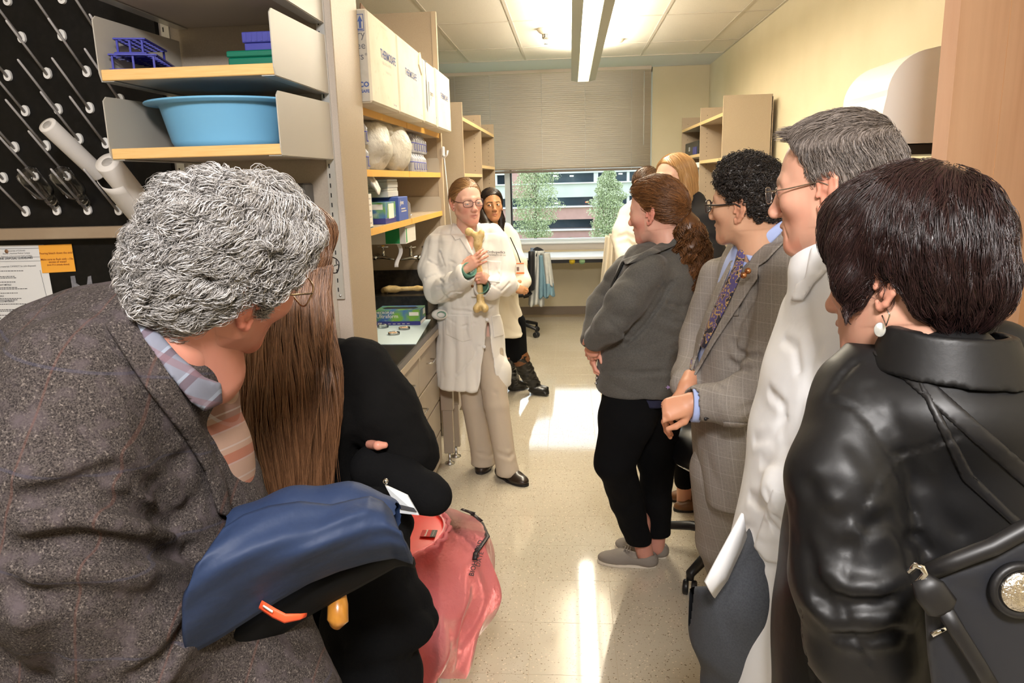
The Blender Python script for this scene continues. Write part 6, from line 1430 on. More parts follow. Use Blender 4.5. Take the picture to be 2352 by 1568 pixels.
W.chain([at(1446, 490, Y), at(1430, 540, 4.85), at(1438, 600, 4.72), at(1480, 610, 4.66)], [.058, .060, .056, .05], k=.03); W.wrinkle(.006, 22, 3)
for cr in [[(1420, 545), (1440, 538), (1455, 548)], [(1425, 560), (1445, 555), (1458, 565)]]: W.creasepx(cr, .010, .012)
v, q = W.mesh(); emit('lab_coat', v, q, m_coat2, pj)
B.core([(at(1484, 500, Y), at(1490, 700, Y), .06, .08)], skJ); 
T_ = legs_field([([at(1475, 800, Y), V(.45, 4.9, .1)], [.08, .05]), ([at(1510, 800, Y), V(.60, 4.9, .1)], [.08, .05])], .012); v, q = T_.mesh(); emit('trousers', v, q, m_blkcloth, pj); B.build(pj)
shoe(pj, V(.45, 4.98, 0), V(.42, 4.72, 0), m_shoeb, m_solek); shoe(pj, V(.60, 4.98, 0), V(.58, 4.72, 0), m_shoeb, m_solek)
# ================================================================ blonde woman in black
Y = 3.6
pd_ = thing('person', (.62, 3.6, 0), 'woman with straight blonde hair in black jacket behind ponytail woman', 'person')
skD = (.74, .46, .33); xf = (frame((-0.771, -0.619, 0.02), (0.02, 0.03, 0.98)) * 1.0, at(1549, 413, 3.60))
B = Body(); F, v, q, C = head_mesh(dict(skin=skD, red=(.74, .30, .20), blush=.5, brow=(.42, .26, .13), browa=.5, eyes='open', fem=1, neck=.048), pd_, xf); B.add(v, q, C); eyes(pd_, xf, (0, -.1), m_irisb)
def prD(H): H.ell((0, -.012, .030), (.084, .104, .092), k=.001).ell((0, -.040, -.03), (.080, .072, .09), k=.03).chain([(-.072, .0, .0), (-.076, .005, -.08), (-.060, .01, -.17)], [.020, .026, .016], k=.02).chain([(.05, -.04, -.05), (.05, -.05, -.17)], [.035, .03], k=.02).chain([(-.04, -.05, -.05), (-.04, -.06, -.18)], [.04, .03], k=.02)
H = hair_volume(prD, ([-.2, -.02, .022, .032, .045, .062, .08, .11], [-.3, -.3, -.26, -.02, .030, .060, .078, .085]), .0034, lo=(-.14, -.17, -.25))
mh = hair_mat('blonde_hair', (.42, .22, .075), (.60, .36, .15), .33); v, q = H.mesh(); hh_ = emit('hair', v, q, mh, pd_, xf)
fl = lambda p: V(0, -.25, -1.0) + np.stack([np.sign(p[:, 0]) * .5 * (p[:, 2] > .05), 0 * p[:, 0], 0 * p[:, 0]], 1)
v, q = strand_mesh(strands(H, 2200, .15, 10, fl, 1, off=(.0, .003), seed=6), .0010); emit('hair_strands', v, q, mh, hh_, xf, kind='stuff')
W = field_for([at(1480, 440, 3.3), at(1680, 960, 3.9)], .12, .009)
W.stack(secs([(480, 1530, 1600, Y, .10), (520, 1508, 1632, Y, .14), (600, 1512, 1630, Y, .15), (700, 1515, 1622, Y, .14), (800, 1512, 1625, Y, .15), (900, 1515, 1625, Y, .15)]), k=.001).cone(at(1540, 478, Y), at(1595, 470, Y), .06, .06, k=.06)
W.chain([at(1618, 505, 3.52), at(1640, 590, 3.48), at(1632, 690, 3.38), at(1560, 740, 3.28)], [.060, .060, .055, .045], k=.03); W.wrinkle(.004, 24, 9)
for cr in [[(1605, 560), (1625, 545), (1645, 550)], [(1610, 620), (1630, 600), (1650, 610)]]: W.creasepx(cr, .008, .012)
v, q = W.mesh(); emit('jacket', v, q, mat('black_jersey', (.012, .011, .011), .8), pd_)
B.core([(at(1555, 490, Y), at(1570, 880, Y), .05, .09), (V(.56, 3.62, .75), V(.56, 3.62, .03), .05, .035), (V(.68, 3.60, .75), V(.66, 3.56, .03), .05, .035)], np.array(skD) * V(.9, .75, .7)); B.build(pd_)
T_ = legs_field([([V(.56, 3.62, .86), V(.56, 3.62, .15)], [.085, .05]), ([V(.68, 3.60, .86), V(.665, 3.58, .15)], [.085, .05])], .01); v, q = T_.mesh(); emit('trousers', v, q, m_blkcloth, pd_)
m_flat = mat('bronze_leather', (.15, .065, .022), .32, coat=.2)
for (ax_, ay), (bx_, by) in [((1640, 1168), (1548, 1172)), ((1625, 1150), (1535, 1148))]:
    a = onz(ax_, ay, 0); b = onz(bx_, by, 0); shoe(pd_, a, b, m_flat, m_solek, .038, .035, low=True, name='flat_shoe')
# ================================================================ woman with ponytail, charcoal jacket
Y = 2.95
pc_ = thing('person', (.27, 3.0, 0), 'woman with long brown ponytail in charcoal jacket and black trousers', 'person')
skC = (.66, .38, .29); xf = (frame((-0.837, 0.530, -0.12), (-0.12, 0.0, 0.992)) * 1.042, at(1507, 482, 2.95))
B = Body(); F, v, q, C = head_mesh(dict(skin=skC, red=(.64, .16, .12), blush=.75, brow=(.16, .08, .04), browa=.4, eyes='half', fem=1, neck=.054, chin=0, jaw=1.0, nose=.95), pc_, xf); B.add(v, q, C); eyes(pc_, xf, (0, -.2))
def prC(H): H.ell((0, -.012, .032), (.081, .101, .092), k=.001).ell((0, -.058, .002), (.066, .062, .066), k=.04).ell((0, .045, .078), (.05, .035, .026), k=.03)
H = hair_volume(prC, ([-.2, -.085, -.05, -.028, -.006, .020, .040, .055, .075, .10, .12], [-.065, -.05, -.045, -.03, -.005, .018, .050, .064, .078, .084, .085]))
m_br = hair_mat('auburn_brown_hair', (.085, .034, .012), (.24, .10, .032), .36); v, q = H.mesh(); hC = emit('hair', v, q, m_br, pc_, xf)
fl = lambda p: V(0, -.5, -.1) + (V(0, -.118, -.005) - p) * 5 + V(0, 0, .25) * (p[:, 1:2] > .0)
v, q = strand_mesh(strands(H, 4200, .11, 11, fl, 1, off=(.0, .005), wave=(.0022, .05), clump=.35, seed=7), .0009); emit('hair_strands', v, q, m_br, hC, xf, kind='stuff')
# ponytail: curly hanging mass
k0 = at(1566, 474, 2.93); TL = Fld(at(1520, 740, 3.05) - .06, at(1660, 450, 2.7) + .06, .006)
ctr = [at(1568, 478, 2.93), at(1583, 520, 2.90), at(1590, 575, 2.87), at(1594, 630, 2.86), at(1596, 680, 2.86), at(1598, 712, 2.865)]
TL.chain(ctr, [.030, .052, .062, .058, .044, .014], k=.03, sq=(V(0, 1, 0), 1.25)); TL.D += .014; v, q = TL.mesh(); emit('ponytail', v, q, m_br, hC)
ctr = np.array(ctr); nS = 2600; r = np.random.default_rng(21); T0 = np.linspace(0, 5, 22); Cp = np.stack([np.interp(T0, range(6), ctr[:, i]) for i in range(3)], 1); Rr = np.interp(T0, range(6), [.022, .055, .068, .066, .054, .030])
an = r.uniform(0, 6.28, nS); rad = np.sqrt(r.uniform(.35, 1.05, nS)); ph = np.floor(an * 4 / 6.28 * 3) * 2.1 + r.normal(size=nS) * .4; en = r.uniform(.72, 1.0, nS)
tt = np.linspace(0, 1, 22)[None] * en[:, None]; Cc = np.stack([np.interp(tt * 5, range(6), ctr[:, i]) for i in range(3)], -1); RR = np.interp(tt * 5, range(6), [.020, .055, .068, .066, .056, .034])
wv = .012 * np.minimum(1, tt * 3); pth = Cc + np.stack([(rad[:, None] * RR) * np.cos(an)[:, None] + wv * np.sin(tt * 42 + ph[:, None]), .8 * (rad[:, None] * RR) * np.sin(an)[:, None] + wv * np.cos(tt * 42 + ph[:, None]), .4 * wv * np.sin(tt * 30 + ph[:, None])], -1)
v, q = strand_mesh(pth, .0013, .3); emit('ponytail_strands', v, q, m_br, hC, kind='stuff')
MB().lathe([(.026, -.012), (.034, -.010), (.036, 0), (.034, .010), (.026, .012)], 20, k0, nrm(V(.6, -.1, -.7))).build('hair_tie', mat('dark_hair_tie', (.02, .012, .010), .5), hC)
# jacket
W = field_for([at(1340, 520, 2.6), at(1640, 910, 3.3)], .06, .006)
W.stack(secs([(575, 1450, 1590, Y, .11), (610, 1425, 1604, Y, .16), (660, 1408, 1607, Y, .175), (710, 1396, 1604, Y, .175), (770, 1382, 1598, Y, .17), (830, 1374, 1588, Y, .175), (890, 1369, 1570, Y, .18)]), k=.001, cap=.012)
W.cone(at(1485, 604, Y), at(1560, 588, Y), .07, .075, k=.06)
W.cone(at(1500, 590, Y), at(1548, 562, Y), .050, .054, k=.03)
W.chain([at(1492, 622, 2.80), at(1440, 690, 2.76), at(1402, 745, 2.77), at(1368, 778, 2.84)], [.070, .068, .060, .046], k=.025)
W.chain([at(1440, 622, 3.12), at(1385, 700, 3.14), at(1360, 775, 3.05)], [.065, .06, .046], k=.03)
for cr, am in [([(1440, 790), (1480, 750), (1520, 690), (1540, 650)], .014), ([(1520, 640), (1530, 680), (1545, 720)], .006), ([(1400, 740), (1420, 760), (1445, 770)], .006), ([(1500, 720), (1545, 740), (1590, 745)], .005), ([(1520, 690), (1560, 705), (1590, 700)], .005), ([(1540, 800), (1570, 790), (1590, 800)], .004), ([(1385, 850), (1450, 858), (1570, 850)], .004)]:
    W.creasepx(cr, am, .010)
W.crease([at(1500, 585, 2.80), at(1524, 610, 2.76), at(1530, 650, 2.74), at(1525, 690, 2.74)], .005, .006); W.wrinkle(.0035, 28, 6)
v, q = W.mesh(); m_char = mat('charcoal_heather', (.062, .058, .052), .85, noise=(240, (.090, .085, .075), .35, .65), sheen=.15); jC = emit('jacket', v, q, m_char, pc_)
v, q = patch(W, [(1552, 545), (1556, 562), (1508, 582), (1468, 600), (1436, 608), (1430, 596), (1475, 580), (1515, 558)], 2.76, 3.0, .014, .004); emit('collar', v, q, m_char, jC)
v, q = patch(W, [(1428, 600), (1436, 600), (1412, 650), (1400, 720), (1394, 720), (1402, 655)], 2.76, 3.05, .007, .004); emit('front_placket', v, q, m_blkcloth, jC)
zb = MB(); 
for px, py in [(1371, 868), (1369, 880)]: zb.sphere(at(px, py, 2.90), .006, 8, 6)
zb.build('zip_pull', m_steel, jC)
# shirt tail with flowers
S_ = field_for([at(1440, 920, 2.7), at(1580, 870, 3.1)], .10, .007); S_.stack(secs([(880, 1400, 1566, Y + .01, .168), (912, 1402, 1556, Y + .01, .165)]), k=.001, cap=.006); v, q = S_.mesh(); fl_ = emit('blouse_hem', v, q, mat('navy_print', (.010, .011, .035), .8), pc_)
for px, py, c in [(1495, 888, (.75, .42, .03)), (1470, 902, (.6, .6, .65)), (1492, 907, (.6, .6, .65)), (1535, 889, (.35, .25, .5)), (1460, 890, (.25, .2, .45))]:
    q0 = at(px, py, 2.775)
    MB().prism([(.011 * (1 if k % 2 else .45) * math.cos(k * .6283), .009 * (1 if k % 2 else .45) * math.sin(k * .6283)) for k in range(10)], q0, (1, 0, 0), (0, 0, 1), .001).build('flower_print', mat('flower_%d' % (c[0] * 100), c, .7), fl_)
# trousers
T_ = legs_field([([at(1462, 880, 2.92), at(1440, 960, 2.88), at(1412, 1060, 2.87), at(1440, 1150, 2.96), at(1466, 1236, 3.02)], [.125, .112, .078, .066, .054]), ([at(1485, 880, 3.02), at(1500, 960, 3.02), at(1508, 1060, 3.02), at(1508, 1140, 3.06), at(1510, 1222, 3.10)], [.125, .108, .074, .062, .056])], .0075, .02)
T_.half(at(1466, 1243, 3.02), (0, 0, -1)); T_.wrinkle(.003, 24, 2); v, q = T_.mesh(); emit('trousers', v, q, m_blkcloth, pc_)
a = onz(1506, 1300, 0); b = onz(1374, 1288, 0); a2 = onz(1530, 1280, 0); b2 = onz(1415, 1255, 0)
hipC = at(1472, 870, 2.97)
B.core([(at(1520, 555, Y), at(1505, 660, Y), .040, .08), (at(1505, 660, Y), hipC, .08, .09), (hipC, at(1412, 1060, 2.87), .08, .05), (at(1412, 1060, 2.87), at(1466, 1200, 3.02), .05, .045), (at(1466, 1200, 3.02), V(a[0] - .045, a[1] + .01, .05), .045, .036), (hipC, at(1508, 1060, 3.02), .08, .05), (at(1508, 1060, 3.02), at(1510, 1200, 3.1), .05, .045), (at(1510, 1200, 3.1), V(a2[0] - .045, a2[1], .05), .045, .036)], np.array(skC) * V(.8, .65, .65), .0075)
m_grsh = mat('grey_mesh_shoe', (.20, .175, .15), .8, bump=(350, .6, .0015)); m_crsole = mat('cream_sole', (.62, .56, .47), .6)
s1 = shoe(pc_, a, b, m_grsh, m_crsole, .044, .05, low=True, name='shoe'); s2 = shoe(pc_, a2, b2, m_grsh, m_crsole, .044, .05, low=True, name='shoe')
lc = MB(); q0 = at(1432, 1256, 3.06)
for k in range(3): lc.tube([q0 + V(-.006 + k * .014, -.035, -.014 + .006 * k), q0 + V(.01 + k * .014, .0, .004 + .005 * k), q0 + V(k * .014, .035, -.014 + .006 * k)], .0022, 5)
lc.build('lace', m_grsh, s1)
Hf = Fld(at(1330, 850, 3.1) - .04, at(1390, 750, 2.7) + .06, .0032)
t1, _ = hand(Hf, at(1372, 775, 2.86), (-.35, .35, -1), (-.55, -.85, 0), 1, [(.55, .9, .5)] * 4, sc=.84); t2, _ = hand(Hf, at(1366, 790, 2.96), (-.1, -.35, -1), (-.9, .0, 0), -1, [(.4, .7, .5)] * 4, sc=.84)
Hf.cone(at(1385, 765, 2.85), at(1372, 778, 2.86), .026, .023, k=.02)
v, q = Hf.mesh(); B.add(v, q, hand_cols(v, np.array(skC) * V(1, .85, .8), t1 + t2)); B.build(pc_)
# ================================================================ man in grey suit
Y = 2.32
pe_ = thing('person', (.80, 2.35, 0), 'curly haired man in grey checked suit with hands clasped', 'person')
skE = (.56, .33, .215); xf = (frame((-0.790, 0.610, -0.019), (-0.106, -0.06, 0.990)) * 1.025, at(1717, 465, 2.26))
B = Body(); F, v, q, C = head_mesh(dict(skin=skE, red=(.56, .22, .14), blush=.35, brow=(.06, .04, .03), browa=.5, eyes='open', age=.5, neck=.060, jaw=1.10, chin=.004, nose=1.0, lip=(.42, .20, .15)), pe_, xf); B.add(v, q, C); eyes(pe_, xf, (0, -.05))
glasses(pe_, xf, mat('dark_horn_frame', (.03, .022, .02), .3), w_=.050, hgt=.034, y=.110, th=.0022)
def prE(H): H.ell((0, -.008, .036), (.080, .099, .091), k=.001).ell((0, -.046, -.006), (.064, .055, .061), k=.04).ell((0, .02, .09), (.06, .05, .035), k=.03)
H = hair_volume(prE, ([-.15, -.085, -.055, -.034, -.028, .006, .016, .040, .060, .085, .12], [-.060, -.055, -.045, -.01, .020, .020, .012, .042, .058, .074, .074])); H.wrinkle(.004, 150, 6, n=6)
mh = hair_mat('black_curls', (.010, .007, .006), (.035, .026, .022), .42); v, q = H.mesh(); hE = emit('hair', v, q, mh, pe_, xf)
# curls: small spirals standing off the scalp
vv, _q = H.mesh(); r = np.random.default_rng(31); n = 2600; P0 = vv[r.integers(0, len(vv), n)]; N0 = H.grad(P0); a0 = nrm(V(1, .3, .2)); U = np.cross(N0, r.normal(size=(n, 3))); U /= np.linalg.norm(U, axis=1)[:, None]; Wd = np.cross(N0, U)
tt = np.linspace(0, 1, 15)[None, :, None]; cr_ = r.uniform(.0035, .0065, (n, 1, 1)); turns = r.uniform(1.2, 2.2, (n, 1, 1)); ph = r.uniform(0, 6.28, (n, 1, 1)); hgt_ = (r.uniform(.003, .014, (n, 1, 1)) * np.clip((P0[:, 2] + .07) / .10, .25, 1.0)[:, None, None])
pth = P0[:, None] + N0[:, None] * (tt * hgt_) + U[:, None] * cr_ * np.cos(6.28 * turns * tt + ph) + Wd[:, None] * cr_ * np.sin(6.28 * turns * tt + ph)
v, q = strand_mesh(pth, .0011, .5); emit('hair_strands', v, q, mh, hE, xf, kind='stuff')
W = field_for([at(1560, 500, 1.95), at(1900, 1160, 2.7)], .08, .0062)
RT = -.20
W.stack(secs([(570, 1705, 1812, Y, .13), (600, 1682, 1838, Y, .19), (650, 1656, 1850, Y, .21), (720, 1632, 1845, Y, .205), (800, 1612, 1825, Y, .20), (880, 1600, 1800, Y, .195), (960, 1594, 1780, Y, .195), (1050, 1596, 1762, Y, .20), (1125, 1604, 1752, Y, .205)]), k=.001, cap=.012)
W.cone(at(1730, 590, 2.42), at(1812, 570, 2.25), .075, .07, k=.08).cone(at(1790, 575, 2.30), at(1745, 545, 2.29), .062, .066, k=.04)
eL = at(1752, 890, 2.06)
W.chain([at(1820, 632, 2.14), at(1800, 760, 2.08), eL, at(1680, 925, 2.07), at(1606, 925, 2.12)], [.082, .076, .070, .060, .052], k=.022)
W.chain([at(1655, 640, 2.50), at(1610, 780, 2.50), at(1590, 860, 2.40), at(1575, 880, 2.30)], [.07, .066, .055, .046], k=.03)
W.cone(at(1598, 930, 2.12), at(1585, 930, 2.10), .046, .046, k=.003, mode='-')
wedge(W, [(1700, 560), (1712, 566), (1690, 640), (1650, 720), (1604, 800), (1596, 800), (1640, 690), (1680, 600)], 2.0, 2.33)
for cr, am, wd in [([(1690, 790), (1705, 740), (1730, 690), (1735, 640)], .016, .012), ([(1690, 805), (1720, 820), (1745, 815)], .010, .009), ([(1680, 830), (1700, 850), (1720, 848)], .008, .009), ([(1740, 850), (1770, 830), (1800, 835)], .008, .010), ([(1640, 880), (1665, 900), (1660, 925)], .005, .009), ([(1700, 700), (1690, 760), (1690, 800)], .006, .010), ([(1770, 900), (1740, 925), (1700, 940)], .005, .010)]:
    W.creasepx(cr, am, wd)
W.crease([at(1795, 565, 2.2), at(1830, 600, 2.1), at(1842, 640, 2.06)], .005, .006); W.crease([at(1620, 1040, 2.12), at(1745, 1060, 2.12)], .004, .004); W.wrinkle(.003, 22, 12)
v, q = W.mesh()
m_suit = mat('grey_checked_wool', (.25, .222, .20), .85, noise=(300, (.20, .178, .16), .35, .65), wave=[((.88, -.45, .15), .042, .045, (.40, .37, .34), .5), ((.88, -.45, .15), .0105, .12, (.30, .27, .245), .5), ((.1, .1, .99), .052, .035, (.40, .37, .34), .45), ((.1, .1, .99), .013, .10, (.29, .26, .235), .4)])
jE = emit('suit_jacket', v, q, m_suit, pe_)
for poly in ([(1795, 520), (1812, 545), (1760, 600), (1742, 612), (1740, 640), (1690, 715), (1640, 790), (1598, 862), (1592, 862), (1620, 800), (1672, 705), (1705, 630), (1730, 585), (1770, 548)], [(1676, 600), (1690, 590), (1660, 660), (1620, 760), (1592, 850), (1586, 850), (1600, 770), (1640, 670)]):
    v, q = patch(W, poly, 1.98, 2.55, .010, .0042); emit('lapel', v, q, m_suit, jE)
v, q = patch(W, [(1664, 704), (1698, 702), (1698, 726), (1662, 728)], 1.98, 2.3, .004, .004); emit('breast_pocket', v, q, m_suit, jE)
v, q = patch(W, [(1660, 968), (1748, 974), (1748, 986), (1660, 980)], 1.98, 2.3, .006, .004); emit('hip_pocket_flap', v, q, m_suit, jE)
for k, (px, py) in enumerate([(1621, 962), (1628, 958), (1636, 954), (1645, 950)]): MB().sphere(at(px, py, 2.055), (.0055, .003, .0055), 10, 6).build('cuff_button', m_blackp, jE)
for px, py in [(1708, 632), (1718, 622)]: MB().lathe([(.009, 0), (.009, .003), (0, .004)], 14, at(px, py, 2.105), (-.3, -1, .1)).build('lapel_pin', mat('copper_pin', (.55, .25, .12), .3, metal=1.0), jE)
# shirt and tie
m_shirt = mat('pale_blue_shirt', (.36, .44, .74), .8)
S_ = field_for([at(1580, 490, 2.05), at(1830, 860, 2.6)], .03, .006)
S_.stack(secs([(560, 1690, 1780, Y, .09), (600, 1670, 1790, Y, .13), (650, 1654, 1790, Y, .15), (720, 1630, 1780, Y, .15), (800, 1609, 1760, Y, .15), (860, 1602, 1750, Y, .145)]), k=.001)
S_.cone(at(1745, 560, 2.29), at(1762, 535, 2.27), .070, .070, k=.03); v, q = S_.mesh(); sE = emit('shirt', v, q, m_shirt, pe_)
MB().lathe([(.072, -.026), (.0715, .0), (.0665, .034), (.064, .034), (.066, -.026)], 30, at(1750, 548, 2.285), nrm(V(.16, -.02, .9))).build('shirt_collar', m_shirt, sE)
v, q = patch(S_, [(1702, 570), (1712, 568), (1745, 545), (1800, 502), (1810, 520), (1760, 570), (1722, 602)], 2.0, 2.4, .012, .004); emit('collar_leaf', v, q, m_shirt, sE)
m_tie = mat('patterned_silk', (.030, .028, .05), .45, speck=[(62, (.42, .27, .11), 1.35), (62, (.09, .07, .20), 1.05), (62, (.40, .26, .10), .45)])
S2 = S_.copy(); S2.D = S2.D - .006
v, q = patch(S2, [(1694, 574), (1708, 570), (1712, 586), (1700, 640), (1672, 700), (1640, 760), (1618, 800), (1608, 795), (1625, 740), (1655, 670), (1685, 610)], 1.95, 2.36, .009, .004); emit('tie', v, q, m_tie, sE)
T3 = W.copy(); v, q = patch(W, [(1592, 800), (1600, 800), (1592, 880), (1580, 890), (1584, 840)], 2.0, 2.36, .006, .004); emit('tie_tail', v, q, m_tie, sE)
# hands
Hf = Fld(at(1515, 990, 2.4) - .03, at(1610, 840, 1.9) + .05, .0028)
t1, _ = hand(Hf, at(1594, 922, 2.12), (-.86, -.18, -.22), (-.20, -.80, .55), -1, [(.35, .65, .45), (.38, .70, .45), (.42, .72, .45), (.48, .75, .45)], sc=.92, thumb=[(.6, .5, -.4), (.8, .1, -.4), (.9, -.1, -.3)])
t2, _ = hand(Hf, at(1580, 885, 2.25), (-.62, -.30, -.70), (-.75, .30, .55), 1, [(.35, .55, .3), (.35, .55, .3), (.3, .5, .3), (.3, .5, .3)], sc=.98, spread=.4)
Hf.cone(at(1608, 928, 2.12), at(1594, 922, 2.12), .028, .025, k=.02).cone(at(1585, 870, 2.28), at(1580, 885, 2.25), .03, .026, k=.02)
v, q = Hf.mesh(); B.add(v, q, hand_cols(v, np.array(skE) * V(1.05, .86, .8), t1 + t2))
MB().lathe([(.050, -.008), (.050, .014), (.044, .016), (.044, -.008)], 24, at(1600, 930, 2.12), (-.96, 0, .05)).build('shirt_cuff', m_shirt, sE)
B.core([(at(1745, 560, 2.30), at(1740, 640, Y), .06, .09), (at(1740, 640, Y), at(1700, 1050, Y), .10, .10)], skE); B.build(pe_)
T_ = legs_field([([at(1668, 1080, 2.30), at(1664, 1240, 2.38), V(.60, 2.58, .10)], [.115, .092, .066]), ([at(1715, 1080, 2.36), V(.64, 2.36, .5), V(.66, 2.38, .08)], [.115, .088, .062])], .008, .02)
T_.crease([at(1640, 1130, 2.2), at(1650, 1250, 2.26), at(1656, 1330, 2.3)], -.004, .008); v, q = T_.mesh(); emit('suit_trousers', v, q, m_suit, pe_)
m_bshoe = mat('polished_black_shoe', (.008, .008, .009), .18, coat=.5)
a = onz(1588, 1390, 0); shoe(pe_, V(a[0] + .19, a[1] - .16, 0), a + V(.0, .0, 0), m_bshoe, m_solek, .048); shoe(pe_, V(.74, 2.34, 0), V(.50, 2.44, 0), m_bshoe, m_solek, .048)
# ================================================================ tall man in white coat
Y = 1.40
pf_ = thing('person', (.52, 1.42, 0), 'tall grey haired man in white lab coat with rimless glasses', 'person')
skF = (.64, .36, .255); xf = (frame((-0.791, 0.600, -0.12), (-0.12, 0.07, 0.985)) * 1.0, at(1917, 424, 1.40))
B = Body(); F, v, q, C = head_mesh(dict(skin=skF, red=(.62, .20, .13), blush=.4, brow=(.30, .22, .17), browa=.45, eyes='open', age=1.0, neck=.058, jaw=1.02, adam=.6, nose=1.12, chin=.004, lip=(.50, .24, .19), h=.0022), pf_, xf); B.add(v, q, C); eyes(pf_, xf, (0, -.05), m_irisb)
glasses(pf_, xf, mat('thin_steel_frame', (.55, .50, .46), .25, metal=1.0), kind='thin', w_=.047, hgt=.030, y=.112, th=.0011)
def prF(H): H.ell((0, -.011, .034), (.0785, .1005, .0885), k=.001).ell((0, -.046, -.006), (.063, .057, .061), k=.04).ell((0, .030, .084), (.05, .032, .020), k=.03)
H = hair_volume(prF, ([-.15, -.085, -.055, -.034, -.028, .002, .012, .026, .042, .060, .088, .12], [-.078, -.072, -.062, -.02, .018, .020, .004, .046, .078, .093, .108, .11]))
mh = hair_mat('greying_brown_hair', (.065, .048, .039), (.27, .225, .195), .42); v, q = H.mesh(); hF = emit('hair', v, q, mh, pf_, xf)
fl = lambda p: V(-.5, .45, .05) * sstep(.045, .10, p[:, 2])[:, None] + V(0, -.35, -1.0) * (1 - sstep(.045, .10, p[:, 2]))[:, None]
v, q = strand_mesh(strands(H, 7000, .034, 9, fl, 1, off=(.0, .005), wave=(.0016, .04), clump=.45, clumps=500, seed=11, lift=.003), .00055); emit('hair_strands', v, q, mh, hF, xf, kind='stuff')
fl = lambda p: V(-.1, 1, .12) + 0 * p
v, q = strand_mesh(strands(H, 380, .036, 9, fl, 1, off=(.002, .006), wave=(.002, .05), clump=.5, clumps=50, seed=12, mask=lambda p: (p[:, 2] > .088) & (p[:, 1] > .025), free=lambda p: (p[:, 1] > .058).astype(float)), .0006); emit('hair_strands', v, q, mh, hF, xf, kind='stuff')
W = field_for([at(1600, 520, 1.15), at(2110, 1560, 1.7)], .05, .0062)
W.stack(secs([(640, 1868, 2030, 1.42, .12), (690, 1828, 2070, 1.42, .17), (760, 1798, 2085, 1.42, .19), (840, 1766, 2080, 1.42, .19), (930, 1752, 2060, 1.42, .185), (1000, 1732, 2040, 1.42, .185), (1100, 1718, 2020, 1.42, .19), (1200, 1702, 2000, 1.42, .195), (1330, 1680, 1985, 1.42, .20), (1440, 1668, 1975, 1.42, .205), (1545, 1672, 1970, 1.42, .205)]), k=.001, cap=.008)
W.cone(at(1910, 625, 1.42), at(2010, 600, 1.40), .075, .075, k=.06).cone(at(1935, 610, 1.40), at(1950, 560, 1.39), .066, .066, k=.03)
W.chain([at(2000, 720, 1.33), at(1950, 900, 1.31), at(1905, 1060, 1.30), at(1820, 1120, 1.29)], [.075, .070, .066, .055], k=.03)
W.op(lambda X, Y_, Z: np.maximum(np.maximum(poly_sd(projpx(X, Y_, Z)[0], projpx(X, Y_, Z)[1], [(1660, 1460), (1700, 1520), (1780, 1550), (1640, 1600), (1560, 1480)]) * .0008, Y_ - 1.6), 1.1 - Y_), at(1560, 1600, 1.1), at(1790, 1440, 1.62), .004, '-')
for cr, am, wd in [([(1800, 780), (1830, 800), (1838, 850)], .010, .009), ([(1850, 700), (1870, 800), (1865, 900)], .005, .012), ([(1770, 900), (1800, 930), (1790, 990)], .008, .010), ([(1745, 1060), (1780, 1060), (1800, 1030)], .009, .010), ([(1730, 1010), (1770, 1000), (1800, 960)], .008, .010), ([(1720, 1140), (1760, 1160), (1795, 1220)], .010, .010), ([(1705, 1210), (1740, 1215), (1780, 1195)], .007, .010), ([(1690, 1260), (1740, 1290), (1800, 1310)], .006, .008), ([(1690, 1300), (1700, 1400), (1705, 1480)], .005, .012), ([(1760, 1130), (1775, 1170), (1795, 1190)], .008, .008), ([(1880, 800), (1850, 900), (1830, 1000)], .006, .012), ([(1900, 640), (1940, 700), (1990, 730)], .005, .010), ([(1725, 1230), (1770, 1250), (1800, 1245)], .005, .008)]:
    W.creasepx(cr, am * .7, wd, .35)
W.wrinkle(.004, 16, 14, sharp=False); v, q = W.mesh(); m_coat3 = mat('bright_white_coat', (.80, .80, .81), .85, sheen=.1, bump=[(16, .3, .006), (500, .1, .0005)]); cF = emit('lab_coat', v, q, m_coat3, pf_)
v, q = patch(W, [(1862, 570), (1895, 545), (1960, 530), (1968, 560), (1920, 600), (1870, 650), (1845, 690), (1815, 690), (1830, 650), (1848, 640)], 1.15, 1.5, .010, .0045); emit('coat_collar', v, q, m_coat3, cF)
v, q = patch(W, [(1775, 1120), (1820, 1135), (1820, 1300), (1760, 1290), (1730, 1255)], 1.1, 1.45, .005, .0045); emit('hip_pocket', v, q, m_coat3, cF)
B.core([(at(1945, 640, 1.43), at(1940, 760, 1.44), .05, .06), (at(1940, 760, 1.44), at(1860, 1350, 1.44), .07, .08)], skF); B.build(pf_)
fp = [[(1708, 1180), (1712, 1205), (1716, 1232)], [(1690, 1212), (1697, 1235), (1706, 1258)], [(1668, 1252), (1678, 1275), (1692, 1288)], [(1645, 1294), (1658, 1318), (1672, 1332)], [(1622, 1338), (1632, 1358), (1642, 1374)]]
MB().grid([[at(x, y, 1.262 + .012 * j - .006 * i) for j, (x, y) in enumerate(row)] for i, row in enumerate(fp)], th=-.005).build('front_flap', m_coat3, cF)
m_slate = mat('slate_twill', (.055, .060, .070), .85, noise=(300, (.040, .044, .054), .35, .65))
T_ = legs_field([([at(1740, 1330, 1.40), at(1722, 1568, 1.46), V(.44, 1.52, .08)], [.125, .10, .065]), ([at(1850, 1330, 1.42), V(.58, 1.42, .5), V(.60, 1.44, .08)], [.125, .10, .065])], .008, .015); T_.wrinkle(.004, 20, 4)
T_.cone(at(1668, 1360, 1.38), at(1660, 1450, 1.42), .045, .055, k=.06)
T_.crease([at(1640, 1380, 1.3), at(1680, 1480, 1.3), at(1700, 1568, 1.3)], .006, .010); wedge(T_, [(1450, 900), (1730, 900), (1730, 1195), (1640, 1345), (1450, 1350)], 1.05, 1.75); v, q = T_.mesh(); emit('trousers', v, q, m_slate, pf_)
